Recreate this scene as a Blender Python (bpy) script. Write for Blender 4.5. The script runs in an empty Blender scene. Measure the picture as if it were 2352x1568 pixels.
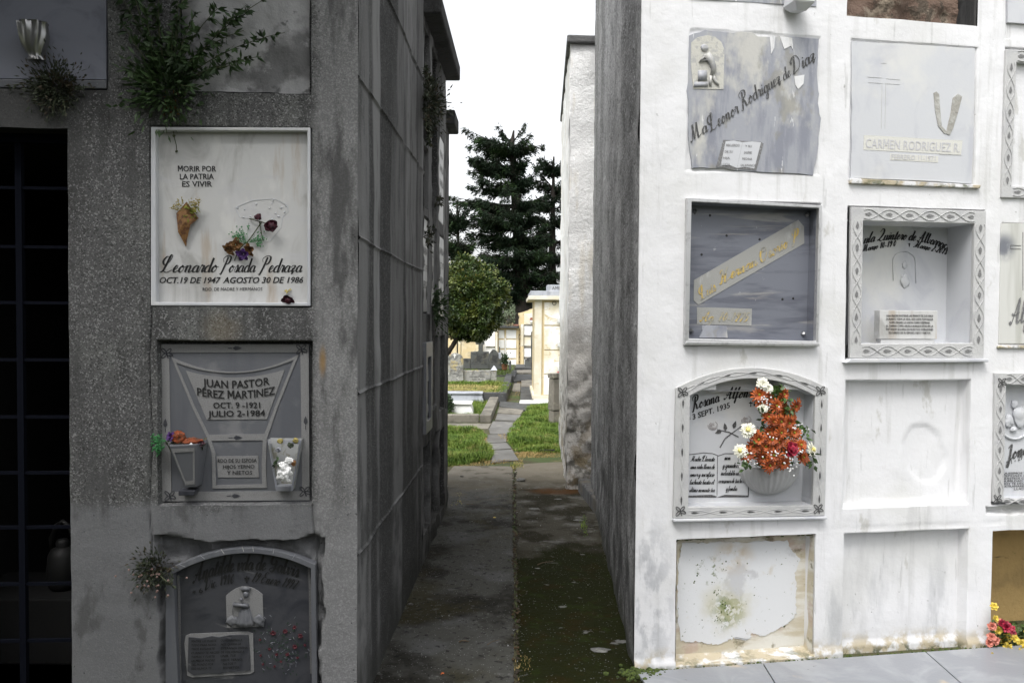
import bpy, math, random
import numpy as np
from mathutils import Vector, Matrix, noise
random.seed(7)
rng = np.random.default_rng(7)
S = bpy.context.scene
COL = S.collection
R = math.radians

# ------------------------------------------------------------------ camera
FOC = 28.0
FPX = FOC / 36 * 2352            # focal length in photo units (photo taken as 2352 x 1568)
CAM_H = 1.60
PITCH, ROLL = 1.6, 0.4
CM = Matrix.Rotation(R(90 - PITCH), 3, 'X') @ Matrix.Rotation(R(ROLL), 3, 'Z')
cd = bpy.data.cameras.new('camera')
cd.lens = FOC; cd.sensor_width = 36; cd.clip_end = 600; cd.clip_start = 0.02
cam = bpy.data.objects.new('camera', cd); COL.objects.link(cam)
cam.matrix_world = Matrix.Translation((0, 0, CAM_H)) @ CM.to_4x4()
S.camera = cam

# ------------------------------------------------------------------ light
SUN_EL, SUN_AZ = 58, 205         # azimuth clockwise from +Y (north)
w = bpy.data.worlds.new('World'); S.world = w; w.use_nodes = True
nt = w.node_tree; nt.nodes.clear()
sky = nt.nodes.new('ShaderNodeTexSky'); sky.sky_type = 'NISHITA'; sky.sun_disc = False
sky.sun_elevation = R(SUN_EL); sky.sun_rotation = R(SUN_AZ)
sky.air_density = 1.0; sky.dust_density = 4.0; sky.ozone_density = 1.0
hs = nt.nodes.new('ShaderNodeHueSaturation'); hs.inputs['Saturation'].default_value = 0.12
bgn = nt.nodes.new('ShaderNodeBackground'); bgn.inputs['Strength'].default_value = 0.15
wo = nt.nodes.new('ShaderNodeOutputWorld')
nt.links.new(sky.outputs[0], hs.inputs['Color']); nt.links.new(hs.outputs[0], bgn.inputs[0]); nt.links.new(bgn.outputs[0], wo.inputs[0])
sd = bpy.data.lights.new('sun', 'SUN'); sd.energy = 0.6; sd.angle = R(25); sd.color = (1.0, 0.975, 0.94)
sun = bpy.data.objects.new('sun', sd); COL.objects.link(sun)
az, el = R(SUN_AZ), R(SUN_EL)
sdir = Vector((math.sin(az) * math.cos(el), math.cos(az) * math.cos(el), math.sin(el)))
sun.rotation_euler = sdir.to_track_quat('Z', 'Y').to_euler()
S.view_settings.view_transform = 'Standard'; S.view_settings.look = 'None'
S.view_settings.gamma = 1; S.view_settings.exposure = 1.2
S.cycles.max_bounces = 6; S.cycles.diffuse_bounces = 4

# ------------------------------------------------------------------ helpers
CP = Vector((0, 0, CAM_H))
def ray(u, v):
    return CM @ Vector(((u - 1176) / FPX, -(v - 784) / FPX, -1))
def ground(u, v, z=0.0):
    r = ray(u, v); return CP + r * ((z - CAM_H) / r.z)
def at(u, v, Y):
    r = ray(u, v); return CP + r * (Y / r.y)

class Facade:
    def __init__(f, O, ang):
        f.O = Vector((O[0], O[1], 0)); f.ang = ang
        f.e = Vector((math.cos(ang), math.sin(ang), 0)); f.n = Vector((-math.sin(ang), math.cos(ang), 0))
    def sz(f, u, v, d=0.0):
        r = ray(u, v); t = ((f.O - CP).dot(f.n) + d) / r.dot(f.n)
        p = CP + r * t
        return (p - f.O).dot(f.e), p.z
    def pt(f, s, z, d=0.0):
        return f.O + f.e * s + f.n * d + Vector((0, 0, z))
    def rect(f, u0, v0, u1, v1, d=0.0):
        a = f.sz(u0, v0, d); b = f.sz(u1, v0, d); c = f.sz(u0, v1, d); e = f.sz(u1, v1, d)
        return (a[0] + c[0]) / 2, (b[0] + e[0]) / 2, (c[1] + e[1]) / 2, (a[1] + b[1]) / 2   # s0,s1,z0,z1

class MB:
    def __init__(m): m.v = []; m.f = []
    def add(m, vs, fs):
        n = len(m.v); m.v.extend([tuple(p) for p in vs]); m.f.extend([tuple(i + n for i in q) for q in fs]); return m
    def box(m, x0, x1, y0, y1, z0, z1):
        vs = [(x, y, z) for z in (z0, z1) for y in (y0, y1) for x in (x0, x1)]
        return m.add(vs, [(0, 2, 3, 1), (4, 5, 7, 6), (0, 1, 5, 4), (2, 6, 7, 3), (0, 4, 6, 2), (1, 3, 7, 5)])
    def hexa(m, b, t):      # bottom loop, top loop (any equal count)
        n = len(b); fs = [tuple(range(n))[::-1], tuple(range(n, 2 * n))]
        fs += [(i, (i + 1) % n, n + (i + 1) % n, n + i) for i in range(n)]
        return m.add(list(b) + list(t), fs)
    def prism(m, pts, y0, y1):     # outline in xz, extruded along y
        return m.hexa([(x, y1, z) for x, z in pts], [(x, y0, z) for x, z in pts])
    def slab(m, pts, z0, z1):      # outline in xy
        return m.hexa([(p[0], p[1], z0) for p in pts], [(p[0], p[1], z1) for p in pts])
    def ring(m, outer, inner, y0, y1):   # frame between two outlines (same count) in xz
        n = len(outer); vs = [(x, y0, z) for x, z in outer] + [(x, y0, z) for x, z in inner] + [(x, y1, z) for x, z in outer] + [(x, y1, z) for x, z in inner]
        fs = []
        for i in range(n):
            j = (i + 1) % n
            fs += [(i, j, n + j, n + i), (2 * n + i, 3 * n + i, 3 * n + j, 2 * n + j), (i, 2 * n + i, 2 * n + j, j), (n + i, n + j, 3 * n + j, 3 * n + i)]
        return m.add(vs, fs)
    def tube(m, path, r, seg=6, r1=None, cap=True):
        path = [Vector(p) for p in path]; n = len(path); r1 = r if r1 is None else r1
        vs = []; up0 = Vector((0.13, 0.21, 0.97))
        for i, p in enumerate(path):
            t = (path[min(i + 1, n - 1)] - path[max(i - 1, 0)]).normalized()
            a = t.cross(up0)
            if a.length < .1: a = t.cross(Vector((1, 0, 0)))
            a.normalize(); b = t.cross(a); rr = r + (r1 - r) * i / max(1, n - 1)
            vs += [p + (a * math.cos(k * 2 * math.pi / seg) + b * math.sin(k * 2 * math.pi / seg)) * rr for k in range(seg)]
        fs = [(i * seg + k, i * seg + (k + 1) % seg, (i + 1) * seg + (k + 1) % seg, (i + 1) * seg + k) for i in range(n - 1) for k in range(seg)]
        if cap: fs += [tuple(range(seg))[::-1], tuple((n - 1) * seg + k for k in range(seg))]
        return m.add(vs, fs)
    def lathe(m, prof, c, seg=24, a0=0, a1=2 * math.pi, flute=0, nf=0, twist=0, sy=1.0):
        full = abs(a1 - a0 - 2 * math.pi) < 1e-6; cols = seg if full else seg + 1
        vs = []
        for r, z in prof:
            for k in range(cols):
                a = a0 + (a1 - a0) * k / seg
                rr = r * (1 + flute * math.cos(nf * (a + twist * z)))
                vs.append((c[0] + rr * math.cos(a), c[1] + rr * math.sin(a) * sy, c[2] + z))
        fs = []
        for i in range(len(prof) - 1):
            for k in range(seg):
                k2 = (k + 1) % cols
                fs.append((i * cols + k, i * cols + k2, (i + 1) * cols + k2, (i + 1) * cols + k))
        return m.add(vs, fs)
    def blob(m, c, r, sub=2, amp=.25, fr=3.0, sc=(1, 1, 1)):
        import bmesh
        b = bmesh.new(); bmesh.ops.create_icosphere(b, subdivisions=sub, radius=1)
        c = Vector(c); off = Vector((random.random() * 50, 0, 0))
        vs = [c + Vector((p.co.x * sc[0], p.co.y * sc[1], p.co.z * sc[2])) * r * (1 + amp * noise.noise(p.co * fr / 2 + off)) for p in b.verts]
        fs = [tuple(q.index for q in f.verts) for f in b.faces]; b.free()
        return m.add(vs, fs)
    def build(m, name, mat, parent=None, smooth=False, sharp=None, kind=None, recalc=True):
        me = bpy.data.meshes.new(name); me.from_pydata(m.v, [], m.f)
        if recalc:
            import bmesh
            b = bmesh.new(); b.from_mesh(me); bmesh.ops.recalc_face_normals(b, faces=b.faces); b.to_mesh(me); b.free()
        return finish(me, name, mat, parent, smooth, sharp, kind)
def finish(me, name, mat, parent, smooth=False, sharp=None, kind=None):
    if mat: me.materials.append(mat)
    if smooth: me.polygons.foreach_set('use_smooth', [True] * len(me.polygons))
    if sharp: me.set_sharp_from_angle(angle=R(sharp))
    me.update()
    o = bpy.data.objects.new(name, me); COL.objects.link(o)
    if parent: o.parent = parent
    if kind: o['kind'] = kind
    return o
def tag(o, label, cat, group=None):
    o['label'] = label; o['category'] = cat
    if group: o['group'] = group
    return o
def thing(name, label, cat, loc=(0, 0, 0), rz=0, group=None):
    o = bpy.data.objects.new(name, None); COL.objects.link(o); o.location = loc; o.rotation_euler = (0, 0, rz)
    o.empty_display_size = .1
    return tag(o, label, cat, group)
def structure(o): o['kind'] = 'structure'; return o

def bevel(o, wd, seg=2):
    md = o.modifiers.new('bevel', 'BEVEL'); md.width = wd; md.segments = seg; md.limit_method = 'ANGLE'; md.angle_limit = R(40); return o

def nmesh(name, V, F, mat, parent=None, smooth=False, kind=None):   # numpy verts, uniform faces
    me = bpy.data.meshes.new(name); V = np.asarray(V, np.float32); F = np.asarray(F, np.int32); k = F.shape[1]
    me.vertices.add(len(V)); me.vertices.foreach_set('co', V.ravel())
    me.loops.add(F.size); me.loops.foreach_set('vertex_index', F.ravel())
    me.polygons.add(len(F)); me.polygons.foreach_set('loop_start', np.arange(0, F.size, k, dtype=np.int32))
    me.polygons.foreach_set('loop_total', np.full(len(F), k, np.int32))
    me.update(calc_edges=True); me.validate()
    return finish(me, name, mat, parent, smooth, None, kind)

def leaf_cloud(P, L, Wd, up=0.3, dirs=None, fold=0.25):
    """rhombic folded leaves at points P; L length array or float"""
    n = len(P); P = np.asarray(P)
    d = rng.normal(size=(n, 3)) if dirs is None else np.asarray(dirs) + rng.normal(size=(n, 3)) * .35
    d /= np.linalg.norm(d, axis=1)[:, None]
    a = rng.normal(size=(n, 3)); a[:, 2] += up
    s = np.cross(d, a); s /= np.linalg.norm(s, axis=1)[:, None] + 1e-9
    nn = np.cross(s, d)
    L = (np.ones(n) * L)[:, None] * rng.uniform(.7, 1.3, (n, 1)); W = (np.ones(n) * Wd)[:, None] * rng.uniform(.7, 1.3, (n, 1))
    base = P; tip = P + d * L; m1 = P + d * L * .45 + s * W + nn * W * fold; m2 = P + d * L * .45 - s * W + nn * W * fold
    V = np.stack([base, m1, tip, m2], 1).reshape(-1, 3)
    i = np.arange(n)[:, None] * 4
    F = np.concatenate([i + [0, 1, 2], i + [0, 2, 3]], 1).reshape(-1, 3)
    return V, F

# ------------------------------------------------------------------ materials
def mat(name, base, rough=.85, layers=(), bump=None, metal=0, spec=.5, alpha=None, trans=0, coords='Object', sss=0):
    m = bpy.data.materials.new(name); m.use_nodes = True; t = m.node_tree; N = t.nodes; Lk = t.links
    bs = N['Principled BSDF']; bs.inputs['Roughness'].default_value = rough; bs.inputs['Metallic'].default_value = metal
    bs.inputs['Specular IOR Level'].default_value = spec
    if trans: bs.inputs['Transmission Weight'].default_value = trans; bs.inputs['IOR'].default_value = 1.35
    tc = N.new('ShaderNodeTexCoord').outputs[coords]
    def c4(c): return (c[0], c[1], c[2], 1) if not isinstance(c, float) else (c, c, c, 1)
    def mapped(sc, off=(0, 0, 0), rot=(0, 0, 0)):
        mp = N.new('ShaderNodeMapping'); sc = (sc,) * 3 if isinstance(sc, (int, float)) else sc
        mp.inputs['Scale'].default_value = sc; mp.inputs['Location'].default_value = off; mp.inputs['Rotation'].default_value = rot
        Lk.new(tc, mp.inputs[0]); return mp.outputs[0]
    rgb = N.new('ShaderNodeRGB'); rgb.outputs[0].default_value = c4(base); cur = rgb.outputs[0]
    sep = None
    for k, ly in enumerate(layers):
        off = ly.get('off', (k * 3.7, k * 1.3, k * 2.1))
        kind = ly.get('k', 'n')
        if kind == 'n':
            x = N.new('ShaderNodeTexNoise'); x.inputs['Scale'].default_value = 1; x.inputs['Detail'].default_value = ly.get('det', 5)
            x.inputs['Roughness'].default_value = ly.get('rg', .6); x.inputs['Distortion'].default_value = ly.get('dist', 0)
            Lk.new(mapped(ly['sc'], off, ly.get('rot', (0, 0, 0))), x.inputs['Vector']); fac = x.outputs['Fac']
        elif kind == 'v':     # speckle: random value per voronoi cell
            x = N.new('ShaderNodeTexVoronoi'); x.inputs['Scale'].default_value = 1
            Lk.new(mapped(ly['sc'], off), x.inputs['Vector'])
            sp = N.new('ShaderNodeSeparateColor'); Lk.new(x.outputs['Color'], sp.inputs[0]); fac = sp.outputs[0]
        elif kind == 'p':     # round dots
            x = N.new('ShaderNodeTexVoronoi'); x.inputs['Scale'].default_value = 1
            Lk.new(mapped(ly['sc'], off), x.inputs['Vector']); fac = x.outputs['Distance']
        elif kind == 'c':     # cracks
            n0 = N.new('ShaderNodeTexNoise'); n0.inputs['Scale'].default_value = 6; Lk.new(tc, n0.inputs[0])
            mx = N.new('ShaderNodeMixRGB'); mx.inputs[0].default_value = .12; Lk.new(mapped(ly['sc'], off), mx.inputs[1]); Lk.new(n0.outputs['Color'], mx.inputs[2])
            x = N.new('ShaderNodeTexVoronoi'); x.feature = 'DISTANCE_TO_EDGE'; x.inputs['Scale'].default_value = 1; Lk.new(mx.outputs[0], x.inputs['Vector']); fac = x.outputs['Distance']
        elif kind == 'w':
            x = N.new('ShaderNodeTexWave'); x.inputs['Scale'].default_value = 1; x.inputs['Distortion'].default_value = ly.get('dist', 6)
            x.inputs['Detail'].default_value = 4; x.inputs['Detail Scale'].default_value = 1.5
            Lk.new(mapped(ly['sc'], off, ly.get('rot', (0, 0, 0))), x.inputs['Vector']); fac = x.outputs['Fac']
        else: fac = None
        def mrange(src, a, b, c=0, d=1):
            mr = N.new('ShaderNodeMapRange'); mr.interpolation_type = 'SMOOTHSTEP'
            mr.inputs['From Min'].default_value = a; mr.inputs['From Max'].default_value = b
            mr.inputs['To Min'].default_value = c; mr.inputs['To Max'].default_value = d
            Lk.new(src, mr.inputs['Value']); return mr.outputs[0]
        def mul(a, b):
            mm = N.new('ShaderNodeMath'); mm.operation = 'MULTIPLY'; Lk.new(a, mm.inputs[0])
            if isinstance(b, float) or isinstance(b, int): mm.inputs[1].default_value = b
            else: Lk.new(b, mm.inputs[1])
            return mm.outputs[0]
        if fac is not None:
            a, b = ly['lo'], ly['hi']
            f = mrange(fac, a, b) if a < b else mrange(fac, b, a, 1, 0)
        else:
            vv = N.new('ShaderNodeValue'); vv.outputs[0].default_value = 1; f = vv.outputs[0]
        for ax in 'xyz':
            if ax in ly:
                if sep is None:
                    sep = N.new('ShaderNodeSeparateXYZ'); Lk.new(tc, sep.inputs[0])
                # noise-wobbled ramp
                a, b = ly[ax]; so = sep.outputs['xyz'.index(ax)]
                if ly.get('wob'):
                    nz = N.new('ShaderNodeTexNoise'); nz.inputs['Scale'].default_value = ly.get('wsc', 9); nz.inputs['Detail'].default_value = 4; Lk.new(tc, nz.inputs[0])
                    m1 = N.new('ShaderNodeMath'); m1.operation = 'SUBTRACT'; Lk.new(nz.outputs['Fac'], m1.inputs[0]); m1.inputs[1].default_value = .5
                    m2 = N.new('ShaderNodeMath'); m2.operation = 'MULTIPLY_ADD'; Lk.new(m1.outputs[0], m2.inputs[0]); m2.inputs[1].default_value = ly['wob'] * 2; Lk.new(so, m2.inputs[2]); so = m2.outputs[0]
                f = mul(f, mrange(so, a, b) if a < b else mrange(so, b, a, 1, 0))
        if 'at' in ly:   # soft ball mask: centre, r0 (full) r1 (none), optional axis scale
            vs = N.new('ShaderNodeVectorMath'); vs.operation = 'SUBTRACT'; Lk.new(tc, vs.inputs[0]); vs.inputs[1].default_value = ly['at']
            vm = N.new('ShaderNodeVectorMath'); vm.operation = 'MULTIPLY'; Lk.new(vs.outputs[0], vm.inputs[0]); vm.inputs[1].default_value = ly.get('as', (1, 1, 1))
            vl = N.new('ShaderNodeVectorMath'); vl.operation = 'LENGTH'; Lk.new(vm.outputs[0], vl.inputs[0])
            so = vl.outputs['Value']
            if ly.get('awob'):
                nz = N.new('ShaderNodeTexNoise'); nz.inputs['Scale'].default_value = ly.get('wsc', 9); nz.inputs['Detail'].default_value = 5; Lk.new(tc, nz.inputs[0])
                m1 = N.new('ShaderNodeMath'); m1.operation = 'SUBTRACT'; Lk.new(nz.outputs['Fac'], m1.inputs[0]); m1.inputs[1].default_value = .5
                m2 = N.new('ShaderNodeMath'); m2.operation = 'MULTIPLY_ADD'; Lk.new(m1.outputs[0], m2.inputs[0]); m2.inputs[1].default_value = ly['awob'] * 2; Lk.new(so, m2.inputs[2]); so = m2.outputs[0]
            f = mul(f, mrange(so, ly['r'][0], ly['r'][1], 1, 0))
        f = mul(f, float(ly.get('amt', 1)))
        mx = N.new('ShaderNodeMixRGB'); Lk.new(f, mx.inputs[0]); Lk.new(cur, mx.inputs[1]); mx.inputs[2].default_value = c4(ly['c']); cur = mx.outputs[0]
    Lk.new(cur, bs.inputs['Base Color'])
    if bump:
        prev = None
        for sc, st, *rest in bump:
            x = N.new('ShaderNodeTexNoise'); x.inputs['Scale'].default_value = 1; x.inputs['Detail'].default_value = rest[0] if rest else 6
            x.inputs['Roughness'].default_value = .65
            Lk.new(mapped(sc, (5, 2, 9)), x.inputs['Vector'])
            b = N.new('ShaderNodeBump'); b.inputs['Strength'].default_value = 1; b.inputs['Distance'].default_value = st
            Lk.new(x.outputs['Fac'], b.inputs['Height'])
            if prev: Lk.new(prev, b.inputs['Normal'])
            prev = b.outputs[0]
        Lk.new(prev, bs.inputs['Normal'])
    return m

def g(v): return (v, v, v)

# ------------------------------------------------------------------ heightfield wall
def smooth01(x): x = max(0., min(1., x)); return x * x * (3 - 2 * x)
def hfwall(F, s0, s1, z0, z1, ops, name, material, parent, res=.014, lump=.003, lsc=5, wob=.003, soft=.005, extra=None, sharp=50):
    """ops: dict(r=(s0,s1,z0,z1), d=depth, hole=bool, rag=raggedness)"""
    def lines(a, b, edges):
        L = list(np.arange(a, b + 1e-6, res)); L[-1] = b
        for e, sf in edges:
            if a < e < b:
                L = [x for x in L if abs(x - e) > sf * 1.2 + .002]
                L += [e - sf * .15, e + sf * .5, e + sf] if True else []
                L += [e - sf]
        L = sorted(set(round(x, 5) for x in L)); return L
    es = []; ez = []
    for o in ops:
        a, b, c, d = o['r']; es += [(a, soft), (b, soft)]; ez += [(c, soft), (d, soft)]
    X = lines(s0, s1, es); Z = lines(z0, z1, ez); nx, nz = len(X), len(Z)
    V = []; root = Vector(parent.location) if parent else Vector((0, 0, 0))
    for z in Z:
        for s in X:
            dep = 0.0
            for o in ops:
                a, b, c, d = o['r']; sd_ = min(s - a, b - s, z - c, d - z)
                if o.get('rag'):
                    sd_ += o['rag'] * (noise.fractal(Vector((s * 6, z * 6, 3.3)), 1, 2, 3))
                if sd_ > 0:
                    q = 1.0 if o.get('hole') else smooth01(sd_ / o.get('soft', soft))
                    k = o['d'] * q
                    if o.get('rough'): k += q * o['rough'] * noise.fractal(Vector((s * 14, z * 14, 1.7)), 1, 2, 5)
                    if not o.get('hole'): dep = k if o['d'] else dep + k
            n1 = noise.noise_vector(Vector((s * 7, z * 7, 5.5)))
            edge = s < s0 + .002 or s > s1 - .002
            dl = lump * noise.fractal(Vector((s * lsc, z * lsc, 8.1)), 1, 2, 3)
            if extra: dep += extra(s, z)
            V.append(F.pt(s + (0 if edge else wob * n1.x), z + wob * n1.y, dep + dl) - root)
    Fc = []
    for j in range(nz - 1):
        for i in range(nx - 1):
            cs, cz = (X[i] + X[i + 1]) / 2, (Z[j] + Z[j + 1]) / 2; skip = False
            for o in ops:
                if o.get('hole'):
                    a, b, c, d = o['r']
                    if a < cs < b and c < cz < d: skip = True; break
            if not skip:
                Fc.append((j * nx + i, j * nx + i + 1, (j + 1) * nx + i + 1, (j + 1) * nx + i))
    return_ = nmesh(name, np.array([tuple(p) for p in V]), Fc, material, parent, True)
    return_.data.set_sharp_from_angle(angle=R(sharp))
    return return_

# ------------------------------------------------------------------ lettering
def text_raw(s, shear=0., off=0., extr=.0, res=2, space=1.0):
    cu = bpy.data.curves.new('t', 'FONT'); cu.body = s; cu.shear = shear; cu.offset = off; cu.resolution_u = res; cu.space_character = space
    o = bpy.data.objects.new('t', cu); COL.objects.link(o)
    dg = bpy.context.evaluated_depsgraph_get(); me = bpy.data.meshes.new_from_object(o.evaluated_get(dg))
    v = np.array([tuple(p.co)[:2] for p in me.vertices]).reshape(-1, 2); f = [tuple(p.vertices) for p in me.polygons]
    bpy.data.objects.remove(o); bpy.data.curves.remove(cu); bpy.data.meshes.remove(me)
    return v, f
CAPH = 0.73
_adv = {}
def adv(t):
    if t not in _adv: _adv[t] = text_raw(t + 'I')[0][:, 0].max() - text_raw('I')[0][:, 0].max() if t else 0.0
    return _adv[t]
def text_geo(s, shear=0., off=0., space=1.0):
    v, f = text_raw(s, 0, off)
    if 'M' in s:           # wide open M with its valley well above the baseline
        v = list(map(tuple, v))
        for i, ch in enumerate(s):
            if ch != 'M': continue
            x0, x1 = adv(s[:i]), adv(s[:i + 1]); W = x1 - x0; H = CAPH
            f = [q for q in f if not (x0 < sum(v[k][0] for k in q) / len(q) < x1)]
            l, r, t, c = x0 + W * .09, x0 + W * .93, .10 + 1.6 * off, x0 + W * .51
            for P in (((l, 0), (l + t, 0), (l + t, H), (l, H)), ((r - t, 0), (r, 0), (r, H), (r - t, H)),
                      ((l + t * .3, H), (l + t * 1.35, H), (c + t * .5, H * .30), (c - t * .5, H * .30)), ((r - t * .3, H), (c + t * .5, H * .30), (c - t * .5, H * .30), (r - t * 1.35, H))):
                n = len(v); v += P; f.append((n, n + 1, n + 2, n + 3))
        used = sorted({k for q in f for k in q}); mp = {k: j for j, k in enumerate(used)}; v = np.array([v[k] for k in used]); f = [tuple(mp[k] for k in q) for q in f]
    v = np.array(v, float); v[:, 0] += shear * v[:, 1]
    return v, f
# hand-drawn script alphabet: x-height 1, ascender 2.1, descender -1
G = {
 'a': (1.15, [[(.85, .8), (.55, 1), (.15, .65), (.12, .2), (.4, 0), (.75, .35), (.88, .95)], [(.88, .95), (.8, .3), (.95, 0), (1.2, .25)]]),
 'b': (1.0, [[(-.05, .2), (.35, 1.5), (.4, 2.1), (.2, 1.9), (.15, .6), (.3, 0), (.65, .2), (.7, .8), (.95, .85)]]),
 'c': (.9, [[(.75, .8), (.5, 1), (.15, .65), (.12, .2), (.4, 0), (.9, .3)]]),
 'd': (1.15, [[(.85, .8), (.55, 1), (.15, .65), (.12, .2), (.4, 0), (.75, .35), (.95, 1.9)], [(.97, 2.1), (.82, .3), (.97, 0), (1.2, .25)]]),
 'e': (.9, [[(-.05, .25), (.5, .55), (.65, .9), (.4, 1), (.12, .5), (.3, 0), (.9, .3)]]),
 'f': (.8, [[(0, .2), (.4, 1.4), (.6, 2.1), (.35, 1.9), (.2, .5), (.1, -.9), (.3, -.6), (.3, 0), (.8, .3)]]),
 'g': (1.1, [[(.85, .8), (.55, 1), (.15, .65), (.12, .2), (.4, 0), (.75, .4), (.88, .95)], [(.88, .95), (.75, -.3), (.4, -1), (.1, -.7), (.6, -.15), (1.15, .3)]]),
 'h': (1.1, [[(0, .2), (.35, 1.5), (.42, 2.1), (.22, 1.8), (.12, 0)], [(.14, .4), (.5, 1), (.75, .8), (.7, .15), (.9, 0), (1.15, .3)]]),
 'i': (.6, [[(0, .3), (.3, 1), (.2, .2), (.35, 0), (.6, .3)], [(.38, 1.45), (.34, 1.3)]]),
 'l': (.7, [[(0, .2), (.4, 1.5), (.45, 2.1), (.25, 1.8), (.15, .3), (.35, 0), (.7, .3)]]),
 'm': (1.7, [[(0, .5), (.2, 1), (.12, 0)], [(.14, .4), (.5, 1), (.65, .8), (.58, 0)], [(.6, .4), (1., 1), (1.2, .8), (1.15, .15), (1.35, 0), (1.7, .3)]]),
 'n': (1.2, [[(0, .5), (.2, 1), (.12, 0)], [(.14, .4), (.5, 1), (.75, .8), (.68, .15), (.85, 0), (1.2, .3)]]),
 'o': (1.05, [[(.6, 1), (.2, .7), (.12, .25), (.4, 0), (.75, .4), (.7, .85), (.5, 1), (.6, .75), (1.05, .8)]]),
 'p': (1.1, [[(0, .5), (.22, 1), (.05, -1)], [(.14, .4), (.5, 1), (.8, .7), (.6, .05), (.3, 0), (1.1, .3)]]),
 'q': (1.1, [[(.85, .8), (.55, 1), (.15, .65), (.12, .2), (.4, 0), (.75, .4), (.88, .95)], [(.88, .95), (.7, -1), (1.1, .2)]]),
 'r': (.8, [[(0, .3), (.2, 1.1), (.3, .95), (.6, .95), (.5, .3), (.6, 0), (.85, .3)]]),
 's': (.8, [[(0, .2), (.4, 1.1), (.6, .5), (.4, 0), (.1, .1)], [(.4, 0), (.85, .3)]]),
 't': (.7, [[(0, .3), (.35, 1.7), (.18, .2), (.35, 0), (.7, .3)], [(.05, 1.15), (.6, 1.2)]]),
 'u': (1.15, [[(0, .5), (.2, 1), (.12, .2), (.35, 0), (.7, .3), (.85, 1)], [(.85, 1), (.78, .2), (.95, 0), (1.15, .3)]]),
 'v': (1.0, [[(0, .6), (.2, 1), (.25, .2), (.4, 0), (.75, .5), (.7, 1), (1., .85)]]),
 'x': (1.0, [[(.1, .9), (.3, 1), (.6, 0), (.95, .2)], [(.85, 1), (.1, 0)]]),
 'y': (1.1, [[(0, .5), (.2, 1), (.12, .2), (.35, 0), (.7, .3), (.85, 1)], [(.85, 1), (.7, -.4), (.4, -1), (.15, -.7), (.7, -.1), (1.1, .3)]]),
 'z': (1.0, [[(0, .7), (.2, 1), (.7, .9), (.15, .1), (.5, .25), (.45, -.2), (.3, -.2), (.95, .3)], [(.2, .5), (.7, .5)]]),
 '.': (.5, [[(.15, .06), (.22, 0)]]), '-': (.8, [[(.1, .5), (.6, .5)]]), ' ': (.55, []),
 'L': (1.9, [[(.95, 2.0), (.35, 2.35), (-.1, 1.7), (.3, 1.1), (.9, 1.6), (1.15, 2.4), (.85, 2.5), (.55, 1.2), (.35, .3), (0, 0), (.4, .15), (1., 0), (1.7, .35)]]),
 'P': (1.6, [[(.75, 2.3), (.5, .9), (.15, -.3), (-.2, -.2)], [(.15, 1.5), (-.05, 2.1), (.6, 2.5), (1.3, 2.3), (1.25, 1.5), (.8, 1.2), (.6, 1.4), (.75, 1.6)]]),
 'R': (1.8, [[(.75, 2.3), (.5, .9), (.15, -.3), (-.2, -.2)], [(.15, 1.5), (-.05, 2.1), (.6, 2.5), (1.3, 2.3), (1.25, 1.6), (.7, 1.2), (1.0, .7), (1.2, 0), (1.8, .3)]]),
 'A': (1.8, [[(-.1, .2), (.2, -.05), (.7, 1.2), (1.15, 2.3), (1.1, .9), (1.2, 0), (1.7, .3)], [(.1, .9), (.7, .75), (1.4, 1.0)]]),
 'D': (1.9, [[(.7, 2.3), (.5, .9), (.2, 0), (.6, .15), (1.3, .4), (1.6, 1.4), (1.1, 2.3), (.4, 2.3), (0, 1.8), (.2, 1.5)]]),
 'G': (1.7, [[(1.3, 1.9), (1.0, 2.4), (.4, 2.0), (.2, 1.3), (.6, .9), (1.1, 1.2)], [(1.2, 1.6), (1.1, .4), (.6, -.1), (.1, .2), (.8, .5), (1.6, .4)]]),
 'E': (1.5, [[(1.1, 2.0), (.8, 2.35), (.4, 2.0), (.55, 1.4), (.9, 1.25), (.3, 1.1), (.15, .5), (.5, 0), (1.3, .4)]]),
 'Q': (1.8, [[(.2, 1.8), (.6, 2.4), (1.2, 2.1), (1.2, 1.2), (.5, .2), (.1, .1), (.5, .25), (1.2, -.1), (1.7, .2)]]),
 'H': (2.2, [[(.1, 1.8), (.3, 2.3), (.6, 2.0), (.5, .8), (.2, 0), (-.1, .2)], [(1.6, 2.4), (1.2, 1.6), (1.0, 0), (1.5, .1), (2.1, .4)], [(.4, 1.1), (1.3, 1.3)]]),
 'M': (2.4, [[(-.1, .1), (.2, 0), (.6, 1.4), (.75, 2.3), (.75, .9), (.8, .1), (1.3, 1.5), (1.55, 2.3), (1.5, .8), (1.6, 0), (2.2, .3)]]),
 'O': (1.8, [[(.9, 2.3), (.3, 1.9), (.15, .8), (.5, 0), (1.1, .3), (1.5, 1.4), (1.2, 2.2), (.7, 2.2), (.6, 1.7), (1.3, 1.8)]]),
 'T': (1.6, [[(.1, 1.8), (.4, 2.3), (1., 2.15), (1.6, 2.4)], [(.95, 2.2), (.7, 1.0), (.4, 0), (0, .2), (.3, .5)]]),
 'J': (1.2, [[(.2, 1.9), (.7, 2.3), (.8, 2.0), (.55, .3), (.2, -1), (-.1, -.7), (.6, -.1), (1.2, .3)]]),
 'I': (1.0, [[(.2, 1.9), (.7, 2.3), (.6, 1.0), (.3, 0), (0, .2)]]),
 'S': (1.4, [[(1.1, 2.0), (.8, 2.4), (.4, 1.9), (.8, 1.1), (.7, .3), (.2, 0), (0, .4), (.9, .2), (1.3, .3)]]),
}
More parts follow.
